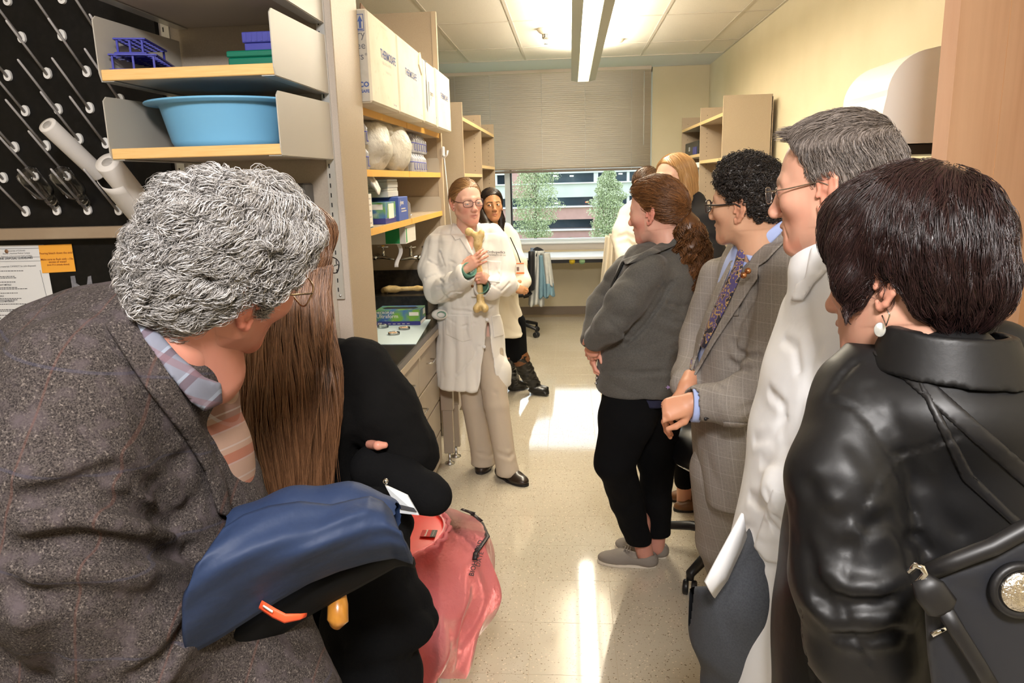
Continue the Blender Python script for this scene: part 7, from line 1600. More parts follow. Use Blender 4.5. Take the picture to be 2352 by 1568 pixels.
shoe(pf_, V(.50, 1.50, 0), V(.28, 1.66, 0), m_bshoe, m_solek, .048); shoe(pf_, V(.66, 1.42, 0), V(.44, 1.58, 0), m_bshoe, m_solek, .048)
pp = [at(1733, 922, 1.58), at(1758, 924, 1.58), at(1790, 860, 1.58), at(1760, 850, 1.58)]
MB().add(np.array(pp + [p + V(0, .002, 0) for p in pp]), [(0, 1, 2, 3), (7, 6, 5, 4), (0, 4, 5, 1), (1, 5, 6, 2), (2, 6, 7, 3), (3, 7, 4, 0)]).build('paper_sheet', m_paper, None, 'white paper corner between grey suit and white coat', 'paper')
# ================================================================ woman in black leather jacket
Y = 1.09
pg_ = thing('person', (.64, 1.1, 0), 'woman with short dark hair in black leather jacket, nearest right', 'person')
skG = (.54, .30, .21); xf = (frame((-0.670, 0.720, -0.182), (-0.068, 0.184, 0.980)) * 1.003, at(2076, 630, 1.09))
B = Body(); F, v, q, C = head_mesh(dict(skin=skG, red=(.52, .20, .14), blush=.4, brow=(.05, .03, .02), browa=.4, eyes='open', fem=1, neck=.050, jaw=1.02, nose=.9, h=.0022), pg_, xf); B.add(v, q, C)
def prG(H): H.ell((0, -.014, .050), (.089, .110, .098), k=.001).ell((0, -.058, .0), (.074, .062, .074), k=.05).ell((0, .042, .080), (.066, .050, .042), k=.04).chain([(-.072, .040, .04), (-.075, .040, .0), (-.070, .034, -.035)], [.018, .012, .004], k=.02).chain([(.072, .040, .04), (.075, .040, .0), (.070, .034, -.035)], [.018, .012, .004], k=.02).chain([(0, -.075, -.03), (0, -.058, -.075)], [.050, .026], k=.03)
H = hair_volume(prG, ([-.2, -.085, -.050, -.032, -.024, .004, .016, .036, .048, .058, .075, .10, .13], [-.085, -.08, -.068, -.03, .004, .006, -.035, -.045, -.03, .015, .035, .040, .040]), .0032, lo=(-.15, -.20, -.20), hi=(.15, .16, .20)); H.wrinkle(.0022, 80, 4, n=5)
mh = hair_mat('dark_mahogany_hair', (.012, .006, .006), (.040, .018, .016), .30); v, q = H.mesh(); hG = emit('hair', v, q, mh, pg_, xf)
cw = V(.01, -.075, .105)
def flG(p): d = p - cw; d = d / (np.linalg.norm(d, axis=1)[:, None] + 1e-6); return d + V(0, 0, -.7) + V(0, -.25, 0) * (p[:, 1:2] < .0)
v, q = strand_mesh(strands(H, 9000, .085, 12, flG, 1, off=(-.001, .006), wave=(.0022, .07), clump=.55, clumps=260, seed=13, lift=.003), .00048); emit('hair_strands', v, q, mh, hG, xf, kind='stuff')
v, q = strand_mesh(strands(H, 420, .075, 12, flG, 1, off=(.0, .004), wave=(.004, .05), clump=.4, clumps=60, seed=14, mask=lambda p: (p[:, 0] < -.05) & (p[:, 1] > .03) & (p[:, 2] < .05), free=lambda p: (p[:, 2] < -.03).astype(float) * .8), .0005); emit('hair_strands', v, q, mh, hG, xf, kind='stuff')
ear = np.array([-.085, -.012, -.048]) @ xf[0].T + xf[1]
eo = MB().tube([ear + V(0, -.004, .004), ear + V(.002, -.010, -.004), ear + V(0, -.006, -.018), ear + V(-.003, .002, -.006)], .0011, 6).build('earring', m_chrome, pg_)
MB().lathe([(.0068, -.0008), (.0074, 0), (.0068, .0008), (0, .0012)], 20, at(2021, 757, 1.02), (-.3, -.9, .1), sy=1.35).build('silver_disc', mat('pearl_silver', (.72, .74, .72), .22, metal=.6), eo)
W = field_for([at(1760, 700, .8), at(2440, 1700, 1.35)], .04, .0052)
W.stack(secs([(815, 2010, 2330, Y + .0, .10), (850, 1985, 2400, Y + .0, .13), (900, 1935, 2450, Y + .0, .155), (1000, 1885, 2490, Y + .0, .152), (1150, 1830, 2480, Y + .0, .152), (1300, 1802, 2460, Y + .0, .152), (1450, 1790, 2450, Y + .0, .155), (1640, 1785, 2450, Y + .0, .158)]), k=.001, cap=.01)
W.cone(at(2085, 825, Y + .02), at(2280, 825, Y + .02), .062, .060, k=.06)
W.cone(at(2060, 815, 1.09), at(1975, 900, 1.07), .05, .06, k=.05).chain([at(1965, 965, 1.03), at(1938, 1100, .985), at(1960, 1330, .95), at(1990, 1480, .955), at(2050, 1600, .97)], [.064, .070, .076, .075, .06], k=.02)
W.chain([at(2420, 950, 1.03), at(2500, 1200, 1.0), at(2460, 1400, .95)], [.07, .07, .07], k=.02)
nb_ = np.array([0, -.046, -.150]) @ xf[0].T + xf[1]; W.ell(nb_ + V(0, 0, -.035), (.115, .10, .060), k=.05).cone(nb_ + V(0, 0, -.03), nb_ + V(0, 0, .012), .082, .070, k=.02)
for cr, am, wd in [([(1862, 1120), (1852, 1240), (1868, 1340), (1910, 1400)], .016, .014), ([(2000, 1210), (2045, 1190), (2075, 1240), (2090, 1300)], .012, .012), ([(1900, 1310), (1950, 1345), (2020, 1350), (2070, 1320)], -.012, .012), ([(1880, 1370), (1950, 1390), (2040, 1380)], .014, .012), ([(1930, 1460), (1990, 1465), (2060, 1450)], .012, .010), ([(1915, 1150), (1905, 1190), (1930, 1225), (1960, 1215)], -.009, .012), ([(1960, 1020), (2000, 1080), (2010, 1130)], .006, .014), ([(1945, 890), (1985, 920), (2010, 960)], .006, .012), ([(2000, 890), (2040, 930), (2055, 980)], .005, .012), ([(2085, 1240), (2110, 1230), (2125, 1260)], .010, .010), ([(2130, 1100), (2160, 1180), (2200, 1220)], .008, .016), ([(1820, 1150), (1830, 1250), (1845, 1350)], .006, .014), ([(2010, 1440), (2050, 1420), (2090, 1430)], -.008, .010), ([(1900, 1180), (1945, 1250), (1960, 1300)], .006, .012)]:
    W.creasepx(cr, am * .6, wd * .9)
for cr in [[(1905, 918), (1960, 935), (2000, 975), (2035, 1030), (2052, 1060), (2080, 1120), (2110, 1200)], [(2055, 1048), (2120, 1028), (2200, 1000)], [(2045, 1058), (2010, 1120), (1975, 1190), (1955, 1260), (1935, 1380), (1955, 1450), (2000, 1520)], [(1912, 898), (1940, 862), (1966, 835)], [(1840, 1400), (1850, 1480), (1870, 1568)]]:
    W.creasepx(cr, .0055, .0042, .5)
W.wrinkle(.003, 26, 15, sharp=False); v, q = W.mesh()
m_lea = mat('black_leather', (.007, .0068, .0072), .46, spec=.4, coat=.0, bump=[(22, .10, .008), (600, .12, .0004)])
jG = emit('leather_jacket', v, q, m_lea, pg_)
S_ = field_for([at(1960, 640, .9), at(2380, 860, 1.28)], .05, .0045); cc_ = np.array([0, -.046, -.150]) @ xf[0].T + xf[1]; ax_ = nrm(V(-.05, .02, 1))
def colfn(X, Y_, Z):
    x = X - cc_[0]; y = Y_ - cc_[1]; z = Z - cc_[2]; hgt = x * ax_[0] + y * ax_[1] + z * ax_[2]; rx = x - hgt * ax_[0]; ry = y - hgt * ax_[1]
    rr = np.sqrt((rx / 1.12) ** 2 + ry ** 2) - (.090 - .35 * hgt); ez = np.abs(hgt - .040 + .12 * rx) - .030; a = np.abs(rr) - .0055; front = np.maximum(0, ry - .02)
    return np.maximum(a, ez + 0 * a + .6 * front)
S_.op(colfn, S_.lo, S_.lo + S_.h * S_.n, .0); S_.wrinkle(.002, 40, 5, sharp=False); v, q = S_.mesh(); emit('collar', v, q, m_lea, jG)
v, q = patch(W, [(2000, 806), (2034, 798), (2095, 832), (2170, 900), (2352, 1060), (2480, 1165), (2480, 1225), (2352, 1118), (2145, 936), (2075, 872), (2024, 836)], .82, 1.1, .004, .004, rd=.0012); m_strap = mat('bag_strap_leather', (.009, .0085, .009), .45)
B.core([(at(2130, 760, 1.10), at(2150, 860, 1.12), .05, .07), (at(2150, 860, 1.12), at(2140, 1500, 1.12), .09, .10)], skG); B.build(pg_)
T_ = legs_field([([at(1990, 1600, 1.12), V(.52, 1.14, .5), V(.50, 1.16, .05)], [.11, .08, .055]), ([at(2200, 1600, 1.12), V(.72, 1.14, .5), V(.72, 1.16, .05)], [.11, .08, .055])], .012); v2, q2 = T_.mesh(); emit('trousers', v2, q2, m_blkcloth, pg_)
shoe(pg_, V(.50, 1.08, 0), V(.42, 1.33, 0), m_bshoe, m_solek, .04); shoe(pg_, V(.72, 1.08, 0), V(.64, 1.33, 0), m_bshoe, m_solek, .04)
# handbag
hb_ = thing('handbag', at(2330, 1560, .82), 'black handbag with silver buckle and round silver emblem', 'bag')
emit('shoulder_strap', v, q, m_strap, hb_)
v, q = patch(W, [(2098, 862), (2118, 866), (2235, 1086), (2330, 1180), (2480, 1300), (2480, 1322), (2322, 1204), (2210, 1104)], .82, 1.1, .005, .004, rd=.0012); emit('shoulder_strap', v, q, m_strap, hb_)
G = field_for([at(2105, 1180, .74), at(2520, 1720, .90)], .03, .006); bp = [(2118, 1315), (2180, 1290), (2260, 1262), (2352, 1215), (2500, 1170), (2500, 1720), (2160, 1720), (2130, 1500)]
def bagfn(X, Y_, Z):
    px, py, dep = projpx(X, Y_, Z); d = poly_sd(px, py, bp) * dep / FPX + .022; e = np.abs(Y_ - .815) - .050 + .022 + .05 * np.maximum(0, -d - .02) * -.4; return np.sqrt(np.maximum(d, 0) ** 2 + np.maximum(e, 0) ** 2) + np.minimum(np.maximum(d, e), 0) - .022
G.op(bagfn, G.lo, G.lo + G.h * G.n, .0); G.crease([at(2150, 1330, .77), at(2250, 1360, .765), at(2352, 1390, .765)], .003, .006); v, q = G.mesh(); emit('body', v, q, mat('navy_black_nylon', (.007, .008, .012), .6, sheen=.1), hb_)
MB().tube([at(2120, 1318, .775), at(2200, 1285, .765), at(2280, 1255, .763), at(2352, 1215, .763), at(2480, 1165, .763)], .010, 8).build('zip_edge', m_strap, hb_)
bk = [at(2090, 1312, .765), at(2104, 1298, .757), at(2118, 1302, .755), at(2126, 1316, .755), at(2112, 1334, .757), at(2098, 1344, .76)]
MB().tube(bk, .0034, 8).build('buckle', m_chrome, hb_)
tb_ = [at(2112, 1328, .757), at(2135, 1355, .752), at(2165, 1395, .750), at(2172, 1405, .752)]
MB().tube(tb_, [.010, .017, .017, .010], 10, flat=.35, up=(0, 1, 0)).build('strap_tab', m_strap, hb_)
MB().tube([at(2168, 1398, .752), at(2200, 1450, .748), at(2250, 1530, .748), at(2290, 1600, .748)], [.009, .0085, .0085, .009], 8, flat=.5, up=(0, 1, 0)).build('tab_strap', m_strap, hb_)
MB().tube([at(2140, 1458, .764), at(2175, 1440, .764)], .003, 6).build('stitch', m_chrome, hb_)
ec = at(2338, 1352, .762); en_ = nrm(V(.0, -1, .12))
MB().lathe([(.031, 0), (.0305, .006), (.026, .009), (.023, .006), (0, .006)], 36, ec, en_).build('emblem_ring', m_strap, hb_)
ed = MB().lathe([(.0225, .0062), (.021, .0095), (.012, .0115), (0, .012)], 32, ec, en_).build('emblem_disc', mat('hammered_silver', (.75, .70, .62), .25, metal=1.0, bump=(160, .9, .004)), hb_)
# ================================================================ woman with very long hair, black sweater
Y = 1.52
pi_ = thing('person', (-.52, 1.55, 0), 'woman with very long brown hair and glasses in black sweater', 'person')
skI = (.62, .34, .26); xf = (frame((0.335, 0.940, -0.067), (0.225, -0.011, 0.974)) * 1.039, at(656, 599, 1.52))
B = Body(); F, v, q, C = head_mesh(dict(skin=skI, brow=(.14, .07, .04), eyes='open', fem=1, neck=.048, nose=.9), pi_, xf); B.add(v, q, C)
glasses(pi_, xf, mat('dark_metal_frame', (.05, .05, .06), .3, metal=.6), kind='full', w_=.05, hgt=.032, y=.108, th=.0013)
def prI(H): H.ell((0, -.012, .034), (.084, .104, .092), k=.001).ell((0, -.045, -.03), (.078, .068, .085), k=.03).ell((0, .055, .070), (.06, .045, .035), k=.03).chain([(.072, .015, .02), (.074, .01, -.06), (.07, -.01, -.14)], [.016, .018, .02], k=.02).chain([(-.072, .015, .02), (-.074, .01, -.06), (-.07, -.01, -.14)], [.016, .018, .02], k=.02)
H = hair_volume(prI, ([-.2, .0, .020, .034, .048, .065, .09, .12], [-.3, -.3, -.24, -.10, .0, .032, .040, .040]), .0034, lo=(-.15, -.17, -.20))
m_lb = hair_mat('long_chestnut_hair', (.11, .048, .022), (.28, .135, .065), .32); v, q = H.mesh(); hI = emit('hair', v, q, m_lb, pi_, xf)
fl = lambda p: V(0, -.3, -1.0) + np.stack([np.sign(p[:, 0]) * .5 * (p[:, 2] > .06), .5 * (p[:, 2] > .06) * (p[:, 1] > .02), 0 * p[:, 0]], 1)
v, q = strand_mesh(strands(H, 3000, .15, 10, fl, 1, off=(.0, .004), seed=16, clump=.3), .0008); emit('hair_strands', v, q, m_lb, hI, xf, kind='stuff')
# the fall of hair down the back
G = field_for([at(500, 640, 1.25), at(800, 1240, 1.7)], .05, .007)
rows = [(610, 600, 752, 1.48, .075), (680, 580, 745, 1.46, .085), (760, 560, 752, 1.44, .085), (850, 535, 768, 1.42, .075), (950, 520, 765, 1.40, .065), (1050, 535, 755, 1.40, .055), (1150, 560, 740, 1.41, .045), (1230, 590, 720, 1.42, .030)]
G.stack(secs(rows), k=.001, cap=.02); G.wrinkle(.006, 50, 5, stretch=(2, 2, .25)); G.D += .010; v, q = G.mesh(); emit('hair_fall', v, q, m_lb, hI)
r = np.random.default_rng(41); n = 6500; th = r.uniform(np.pi * .92, np.pi * 2.08, n); S0 = np.array(secs(rows)); S0 = S0[np.argsort(-S0[:, 0])]
tt = np.linspace(0, 1, 18)[None] * r.uniform(.7, 1.0, (n, 1)) + r.uniform(0, .12, (n, 1)); zi = np.interp(tt * (len(S0) - 1), range(len(S0)), S0[:, 0]); cx, cy, aa, bb_ = (np.interp(tt * (len(S0) - 1), range(len(S0)), S0[:, i]) for i in (1, 2, 3, 4))
rr = r.uniform(.95, 1.14, (n, 1)); ph = np.floor(th * 12)[:, None] * 1.9 + r.normal(size=(n, 1)) * .5; wv = .006 * tt
pth = np.stack([cx + aa * rr * np.cos(th)[:, None] + wv * np.sin(tt * 22 + ph), cy + bb_ * rr * np.sin(th)[:, None] + wv * np.cos(tt * 17 + ph), zi], -1); v, q = strand_mesh(pth, .00075, .3); emit('hair_strands', v, q, m_lb, hI, kind='stuff')
# wisps on the right shoulder
mL = []
for k in range(160):
    o = r.normal(size=2); P0 = np.array([at(742 + 4 * o[0], 640, 1.46), at(748 + 6 * o[0], 740, 1.42), at(752 + 8 * o[0], 850, 1.36 + .01 * o[1]), at(748 + 13 * o[0], 980, 1.33 + .01 * o[1]), at(742 + 16 * o[0], 1120 + 25 * o[1], 1.33)]); t = np.linspace(0, 4, 16); p = np.stack([np.interp(t, range(5), P0[:, i]) for i in range(3)], 1); p[:, 0] += .005 * np.sin(t * 3 + o[0] * 3); mL.append(p)
v, q = strand_mesh(np.array(mL), .0007); emit('hair_strands', v, q, m_lb, hI, kind='stuff')
W = field_for([at(560, 780, 1.15), at(1010, 1700, 1.8)], .13, .008)
W.stack(secs([(800, 610, 800, 1.56, .12), (840, 585, 835, 1.56, .16), (900, 570, 860, 1.56, .18), (1000, 560, 850, 1.56, .18), (1150, 570, 850, 1.56, .18), (1300, 560, 850, 1.56, .18), (1640, 560, 870, 1.56, .19)]), k=.001)
W.chain([at(815, 860, 1.52), at(880, 940, 1.50), at(930, 1035, 1.50), at(860, 1060, 1.62)], [.075, .070, .062, .055], k=.03)
W.chain([at(930, 1030, 1.55), at(900, 985, 1.66), at(840, 960, 1.72)], [.058, .05, .045], k=.03); W.wrinkle(.004, 24, 9); W.wrinkle(.0015, 90, 10)
v, q = W.mesh(); m_knitb = mat('black_knit', (.0045, .0042, .0042), .95, spec=.15, bump=(160, .4, .002)); emit('sweater', v, q, m_knitb, pi_)
Hf = Fld(at(840, 1050, 1.6) - .04, at(950, 930, 1.3) + .06, .0032)
hand(Hf, at(885, 935, 1.60), (.75, -.30, -.50), (.55, -.20, .85), 1, [(.5, .6, .3)] * 4, sc=.9); v, q = Hf.mesh(); B.add(v, q, hand_cols(v, np.array(skI) * V(1.05, .85, .8)))
Hf = Fld(at(840, 1060, 1.5) - .03, at(900, 1000, 1.3) + .05, .0032); Hf.chain([at(850, 1020, 1.435), at(868, 1023, 1.405), at(884, 1022, 1.41)], [.010, .009, .007], k=.004); v, q = Hf.mesh(); B.add(v, q, hand_cols(v, np.array(skI) * V(1, .8, .75)))
B.core([(at(690, 780, 1.55), at(700, 1000, 1.56), .05, .09), (at(700, 1000, 1.56), at(720, 1500, 1.56), .09, .10)], skI); B.build(pi_)
T_ = legs_field([([V(-.60, 1.58, .85), V(-.60, 1.58, .08)], [.09, .055]), ([V(-.47, 1.58, .85), V(-.47, 1.58, .08)], [.09, .055])], .012); v, q = T_.mesh(); emit('trousers', v, q, m_blkcloth, pi_)
shoe(pi_, V(-.62, 1.50, 0), V(-.56, 1.76, 0), m_bshoe, m_solek, .04); shoe(pi_, V(-.49, 1.50, 0), V(-.43, 1.76, 0), m_bshoe, m_solek, .04)
# coat over her arm
cb = thing('draped_coat', at(880, 1560, 1.40), 'black wool coat hanging over the arm of long haired woman', 'coat')
G = field_for([at(730, 1060, 1.2), at(1040, 1300, 1.6)], .12, .007); m_wool = mat('black_wool', (.0045, .0045, .005), .95, spec=.15, bump=(220, .5, .002))
G.chain([at(860, 1075, 1.44), at(920, 1100, 1.42), at(985, 1135, 1.40), at(1000, 1142, 1.40)], [.05, .044, .040, .032], k=.02); v, q = G.mesh(); emit('sleeve', v, q, m_wool, cb)
G = field_for([at(700, 1100, 1.15), at(1020, 1700, 1.55)], .12, .008)
G.stack(secs([(1120, 800, 905, 1.40, .07), (1200, 780, 935, 1.39, .08), (1260, 765, 930, 1.38, .085), (1350, 755, 955, 1.37, .09), (1430, 750, 985, 1.37, .09), (1490, 752, 960, 1.37, .09), (1600, 760, 960, 1.37, .09), (1700, 770, 950, 1.37, .09)]), k=.001); G.wrinkle(.008, 26, 3); v, q = G.mesh(); emit('coat_body', v, q, m_wool, cb)
bg = thing('id_badge', at(930, 1180, 1.30), 'clear badge holder with grey card on black coat', 'badge')
bp_ = [at(962, 1183, 1.285), at(918, 1178, 1.285), at(884, 1114, 1.30), at(936, 1138, 1.30)]; MB().add(np.array(bp_ + [p + V(0, .004, 0) for p in bp_]), [(0, 1, 2, 3), (7, 6, 5, 4), (0, 4, 5, 1), (1, 5, 6, 2), (2, 6, 7, 3), (3, 7, 4, 0)]).build('card', mat('silver_card', (.42, .44, .46), .3), bg)
st_ = [at(958, 1176, 1.283), at(914, 1168, 1.283), at(908, 1156, 1.285), at(951, 1166, 1.285)]; MB().add(np.array(st_), [(0, 1, 2, 3)]).build('stripe', m_ink, bg); MB().sphere(at(886, 1105, 1.295), .006, 8, 6).build('clip', m_chrome, bg)
# ================================================================ grey haired man in tweed
Y = .95
ph_ = thing('person', (-.52, 1.0, 0), 'grey haired man in tweed jacket bending forward, nearest left', 'person')
skH = (.58, .265, .19); xf = (frame((0.453, 0.861, -0.232), (0.505, -0.033, 0.862)) * 1.02, at(524, 612, 0.97))
B = Body(); F, v, q, C = head_mesh(dict(skin=skH, red=(.55, .14, .09), blush=.5, brow=(.4, .36, .33), eyes='open', age=1.0, neck=.060, jaw=1.05, nose=1.0, ear=1.12, h=.0022), ph_, xf); B.add(v, q, C)
glasses(ph_, xf, mat('gold_wire_frame', (.45, .33, .20), .25, metal=1.0), kind='full', w_=.050, hgt=.038, y=.110, th=.0012)
def prH(H): H.ell((0, -.012, .034), (.0765, .0975, .087), k=.001).ell((0, -.050, -.004), (.063, .055, .062), k=.04).ell((0, .035, .078), (.050, .045, .034), k=.03).chain([(0, -.062, -.04), (0, -.052, -.062)], [.045, .032], k=.03)
H = hair_volume(prH, ([-.2, -.085, -.050, -.036, -.028, .010, .020, .036, .055, .085, .12], [-.095, -.09, -.075, -.02, .022, .024, -.012, .030, .058, .074, .074]), .0032, lo=(-.14, -.20, -.17), hi=(.14, .15, .20)); H.wrinkle(.0055, 60, 6, n=6)
m_gr = hair_mat('silver_grey_hair', (.17, .157, .15), (.68, .655, .64), .36); v, q = H.mesh(); hH = emit('hair', v, q, hair_mat('grey_underhair', (.30, .28, .265), (.30, .28, .265), .5), ph_, xf)
r = np.random.default_rng(55); wc = r.normal(size=(26, 3)) * .075 + V(0, -.02, .05); ws = r.choice([-1, 1], 26)
def flH(p):
    d = V(0, -.25, -.55) + .8 * (p - V(0, -.03, .11)) / (np.linalg.norm(p - V(0, -.03, .11), axis=1)[:, None] + 1e-6)
    N_ = nrm(V(0, 0, 0)) ; nn = p - V(0, -.015, .02); nn /= np.linalg.norm(nn, axis=1)[:, None]
    for c, s_ in zip(wc, ws): rel = p - c; w_ = np.exp(-(rel ** 2).sum(1) / .024 ** 2)[:, None]; d = d + 1.7 * s_ * w_ * np.cross(nn, rel) / .02
    return d
v, q = strand_mesh(strands(H, 10000, .080, 16, flH, 1, off=(-.001, .007), wave=(.0068, .040), clump=.72, clumps=300, seed=17, lift=.005), .00056); emit('hair_strands', v, q, m_gr, hH, xf, kind='stuff')
# jacket
W = field_for([at(-330, 640, .66), at(800, 1760, 1.25)], .09, .0068)
W.chain([at(330, 800, .99), at(250, 880, .97), at(200, 1050, .97), at(250, 1350, .98), at(380, 1700, 1.0)], [.070, .135, .175, .185, .20], k=.05)
W.cone(at(110, 900, .98), at(330, 830, .94), .105, .085, k=.06).cone(at(420, 1050, 1.05), at(560, 1640, 1.02), .10, .13, k=.05)
W.cone(at(310, 770, 1.0), at(420, 830, .98), .066, .062, k=.03)
W.chain([at(190, 890, .87), at(140, 1080, .83), at(160, 1290, .81), at(280, 1440, .85), at(410, 1480, .92)], [.095, .100, .100, .092, .075], k=.025).cone(at(480, 1300, 1.04), at(600, 1640, .98), .10, .12, k=.05)
for cr, am, wd in [([(60, 1150), (160, 1130), (300, 1150), (400, 1210)], .020, .013), ([(200, 1100), (280, 1085), (360, 1120), (410, 1180)], .018, .012), ([(60, 1270), (160, 1240), (300, 1260), (410, 1270)], .018, .013), ([(40, 1360), (90, 1380), (110, 1450), (100, 1568)], .020, .016), ([(420, 1440), (380, 1500), (310, 1560)], .018, .012), ([(410, 1060), (430, 1150), (432, 1270)], .020, .014), ([(400, 1480), (370, 1540), (350, 1568)], .014, .010), ([(80, 1200), (200, 1195), (330, 1220)], -.012, .014), ([(80, 1320), (200, 1310), (330, 1330)], -.010, .016)]:
    W.creasepx(cr, am * 1.2, wd)
W.crease([at(245, 760, .90), at(330, 880, .84), at(420, 990, .82), at(455, 1040, .82)], .006, .007); W.wrinkle(.004, 22, 18, sharp=False); W.wrinkle(.0012, 60, 21)
v, q = W.mesh()
m_tweed = mat('brown_grey_tweed', (.066, .055, .050), .95, spec=.2, noise=[(520, (.020, .016, .016), .42, .60), (330, (.165, .14, .125), .57, .72), (40, (.075, .060, .064), .5, .75)], wave=[((.95, .1, -.25), .085, .03, (.12, .055, .042), .35), ((.25, .1, .95), .11, .03, (.055, .055, .085), .35)], bump=[(420, .5, .0012)])
jH = emit('tweed_jacket', v, q, m_tweed, ph_)
v, q = patch(W, [(240, 745), (296, 690), (330, 760), (400, 870), (470, 990), (520, 1110), (535, 1190), (500, 1180), (470, 1080), (420, 1000), (330, 885)], .68, 1.06, .014, .005); emit('lapel', v, q, m_tweed, jH)
# plaid shirt
m_plaid = mat('plaid_flannel', (.30, .19, .14), .9, wave=[((.9, 0, .3), .050, .32, (.16, .075, .06), .7), ((.9, 0, .3), .050, .06, (.38, .34, .33), .6), ((-.3, .1, .95), .050, .34, (.26, .07, .035), .7), ((-.3, .1, .95), .025, .10, (.36, .32, .30), .5)])
m_plaidc = mat('plaid_collar', (.17, .18, .23), .9, wave=[((.75, 0, -.65), .036, .35, (.10, .065, .085), .8), ((.75, 0, -.65), .036, .10, (.30, .36, .45), .7), ((.6, .2, .75), .03, .25, (.18, .10, .12), .6)])
S_ = field_for([at(270, 650, .80), at(640, 1260, 1.25)], .10, .006)
S_.chain([at(345, 790, 1.0), at(405, 900, 1.01), at(455, 1040, 1.04), at(500, 1200, 1.05)], [.060, .078, .072, .075], k=.03); v, q = S_.mesh(); sH = emit('shirt', v, q, m_plaid, ph_)
cb_ = nrm(at(430, 760, .99) - at(340, 850, 1.0)); v, q = patch(S_, [(520, 920), (545, 960), (570, 1060), (610, 1180), (545, 1200), (500, 1090), (470, 990)], .82, 1.30, .016, .005); emit('shirt_front', v, q, m_plaid, sH)
v, q = patch(W, [(288, 700), (308, 684), (350, 745), (410, 815), (470, 866), (508, 880), (512, 925), (470, 945), (440, 925), (385, 855), (330, 780)], .70, 1.05, .016, .0045); emit('shirt_collar', v, q, m_plaidc, sH)
# neck
G = field_for([at(330, 700, .8), at(640, 900, 1.1)], .05, .005); nb = np.array([0, -.03, -.06]) @ xf[0].T + xf[1]; G.cone(nb, at(400, 850, 1.0), .062, .070, k=.02); G.cone(nb, at(470, 850, 1.0), .05, .055, k=.03); v, q = G.mesh(); B.add(v, q, np.array(skH) * V(1, .95, .95))
B.core([(at(330, 880, 1.0), at(240, 1300, .98), .08, .12), (at(240, 1300, .98), at(350, 1650, 1.0), .12, .12)], skH)
Hf = Fld(at(430, 1560, 1.0) - .05, at(680, 1300, .85) + .06, .005); hand(Hf, at(500, 1400, 1.0), (1, .15, .15), (.1, -.9, .3), -1, [(.6, .9, .6)] * 4); Hf.cone(at(440, 1450, .95), at(500, 1400, 1.0), .032, .028, k=.02); v, q = Hf.mesh(); B.add(v, q, hand_cols(v, skH)); B.build(ph_)
T_ = legs_field([([V(-.46, 1.02, .72), V(-.52, .98, .5), V(-.58, .95, .08)], [.11, .09, .065]), ([V(-.38, 1.05, .70), V(-.36, 1.1, .5), V(-.36, 1.08, .08)], [.13, .10, .065])], .012); v, q = T_.mesh(); emit('trousers', v, q, m_slate, ph_)
shoe(ph_, V(-.62, .92, 0), V(-.42, 1.08, 0), m_bshoe, m_solek, .048); shoe(ph_, V(-.40, 1.02, 0), V(-.20, 1.20, 0), m_bshoe, m_solek, .048)
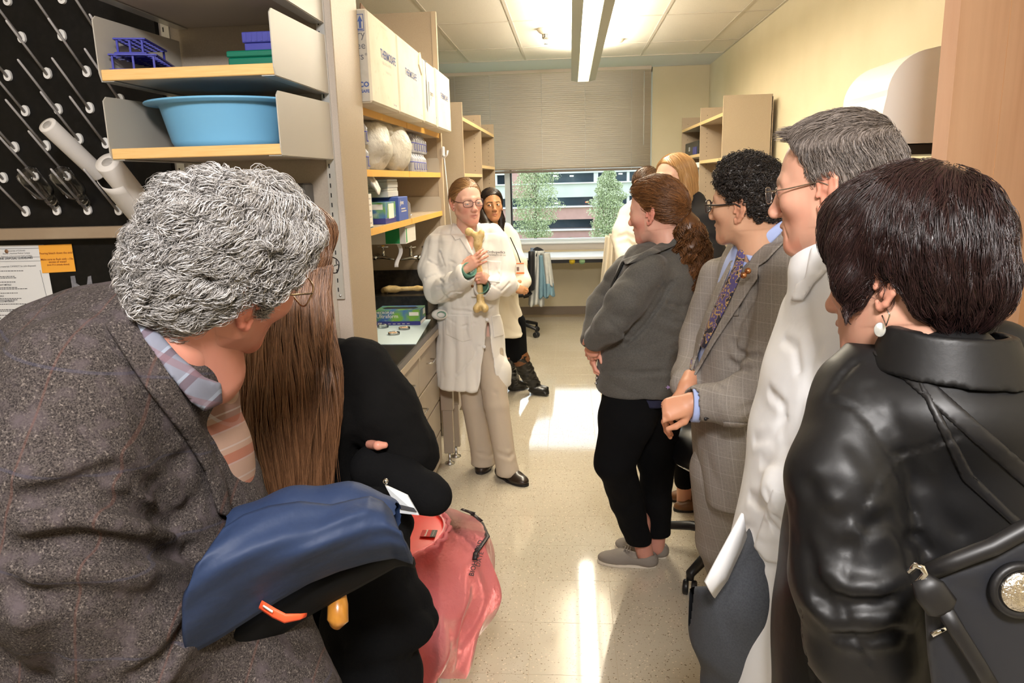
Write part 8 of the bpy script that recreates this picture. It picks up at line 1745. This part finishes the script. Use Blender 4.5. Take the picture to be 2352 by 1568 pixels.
# ---------------------------------------------------------------- blue jacket over his arm
bj = thing('draped_jacket', at(640, 1500, .80), 'navy blue jacket folded over the arm of tweed man', 'jacket')
topE = [(512, 1212), (560, 1180), (620, 1160), (690, 1150), (760, 1158), (810, 1146), (850, 1138), (880, 1150), (900, 1172)]; botE = [(428, 1508), (500, 1470), (570, 1425), (640, 1380), (710, 1340), (780, 1312), (850, 1292), (905, 1282), (948, 1296)]
def rs(pl_, n): pl_ = np.array(pl_, float); t = np.linspace(0, len(pl_) - 1, n); return np.stack([np.interp(t, range(len(pl_)), pl_[:, i]) for i in range(2)], 1)
a_ = rs(topE, 60); b_ = rs(botE, 60); P = []
for i in range(60):
    row = []
    for t in np.linspace(0, 1, 34):
        s_ = i / 59; px, py = a_[i] * (1 - t) + b_[i] * t; px -= 26 * math.sin(np.pi * t) * (1 - s_) * 1.6
        Yq = .86 + .13 * s_ - .09 * math.sin(np.pi * min(1, t * .8 + .12)) + .003 * math.sin(15 * s_ + 5 * t) * t + .006 * math.sin(7 * s_ - 8 * t) * (1 - t) * t * 3 + .0018 * math.sin(21 * t + 9 * s_)
        row.append(at(px, py, Yq))
    P.append(row)
m_navy = mat('navy_nylon', (.016, .030, .075), .6, spec=.35, bump=[(26, .35, .008), (300, .1, .0006)])
MB().grid(P, th=.008).build('outer_shell', m_navy, bj)
P = []
for i in range(40):
    row = []
    for t in np.linspace(0, 1, 14):
        s_ = i / 39; px, py = rs(botE, 40)[i]; row.append(at(px + 10 * t - 6, py - 30 + (40 + 70 * math.sin(np.pi * min(1, s_ * .8 + .25))) * t, .93 + .10 * s_ - .04 * math.sin(np.pi * t)))
    P.append(row)
MB().grid(P, th=.008).build('lining', mat('dark_lining', (.004, .0045, .006), .8, spec=.2), bj)
G = field_for([at(440, 1150, .80), at(900, 1320, 1.1)], .04, .007); G.chain([at(560, 1215, .97), at(680, 1190, .98), at(800, 1180, .99), at(880, 1185, 1.0)], [.035, .04, .04, .03], k=.03); v, q = G.mesh(); emit('shell_fold', v, q, m_navy, bj)
t = thing('lanyard', at(640, 1410, .86), 'orange lanyard strip below folded navy jacket', 'lanyard')
MB().tube([at(598, 1388, .86), at(630, 1408, .855), at(655, 1420, .855), at(690, 1416, .86), at(704, 1412, .87)], [.007, .0075, .0075, .005, .003], 6, flat=.25, up=(0, 1, 0)).build('ribbon', mat('orange_ribbon', (.90, .10, .03), .6), t); MB().tube([at(604, 1391, .852), at(626, 1405, .848)], .002, 4, flat=.3, up=(0, 1, 0)).build('woven_print', m_wlab, t)
t = thing('umbrella', at(775, 1435, 1.0), 'wooden curved umbrella handle below folded navy jacket', 'umbrella')
MB().tube([at(770, 1340, 1.02), at(776, 1390, 1.0), at(776, 1425, .985), at(770, 1436, .985)], [.013, .0155, .016, .009], 16).build('handle', mat('varnished_wood', (.50, .22, .035), .28, coat=.4, noise=(18, (.38, .15, .02), .35, .7, (4, 4, .6))), t); MB().tube([at(768, 1300, 1.05), at(770, 1342, 1.02)], .010, 10).build('ferrule', m_blackp, t)
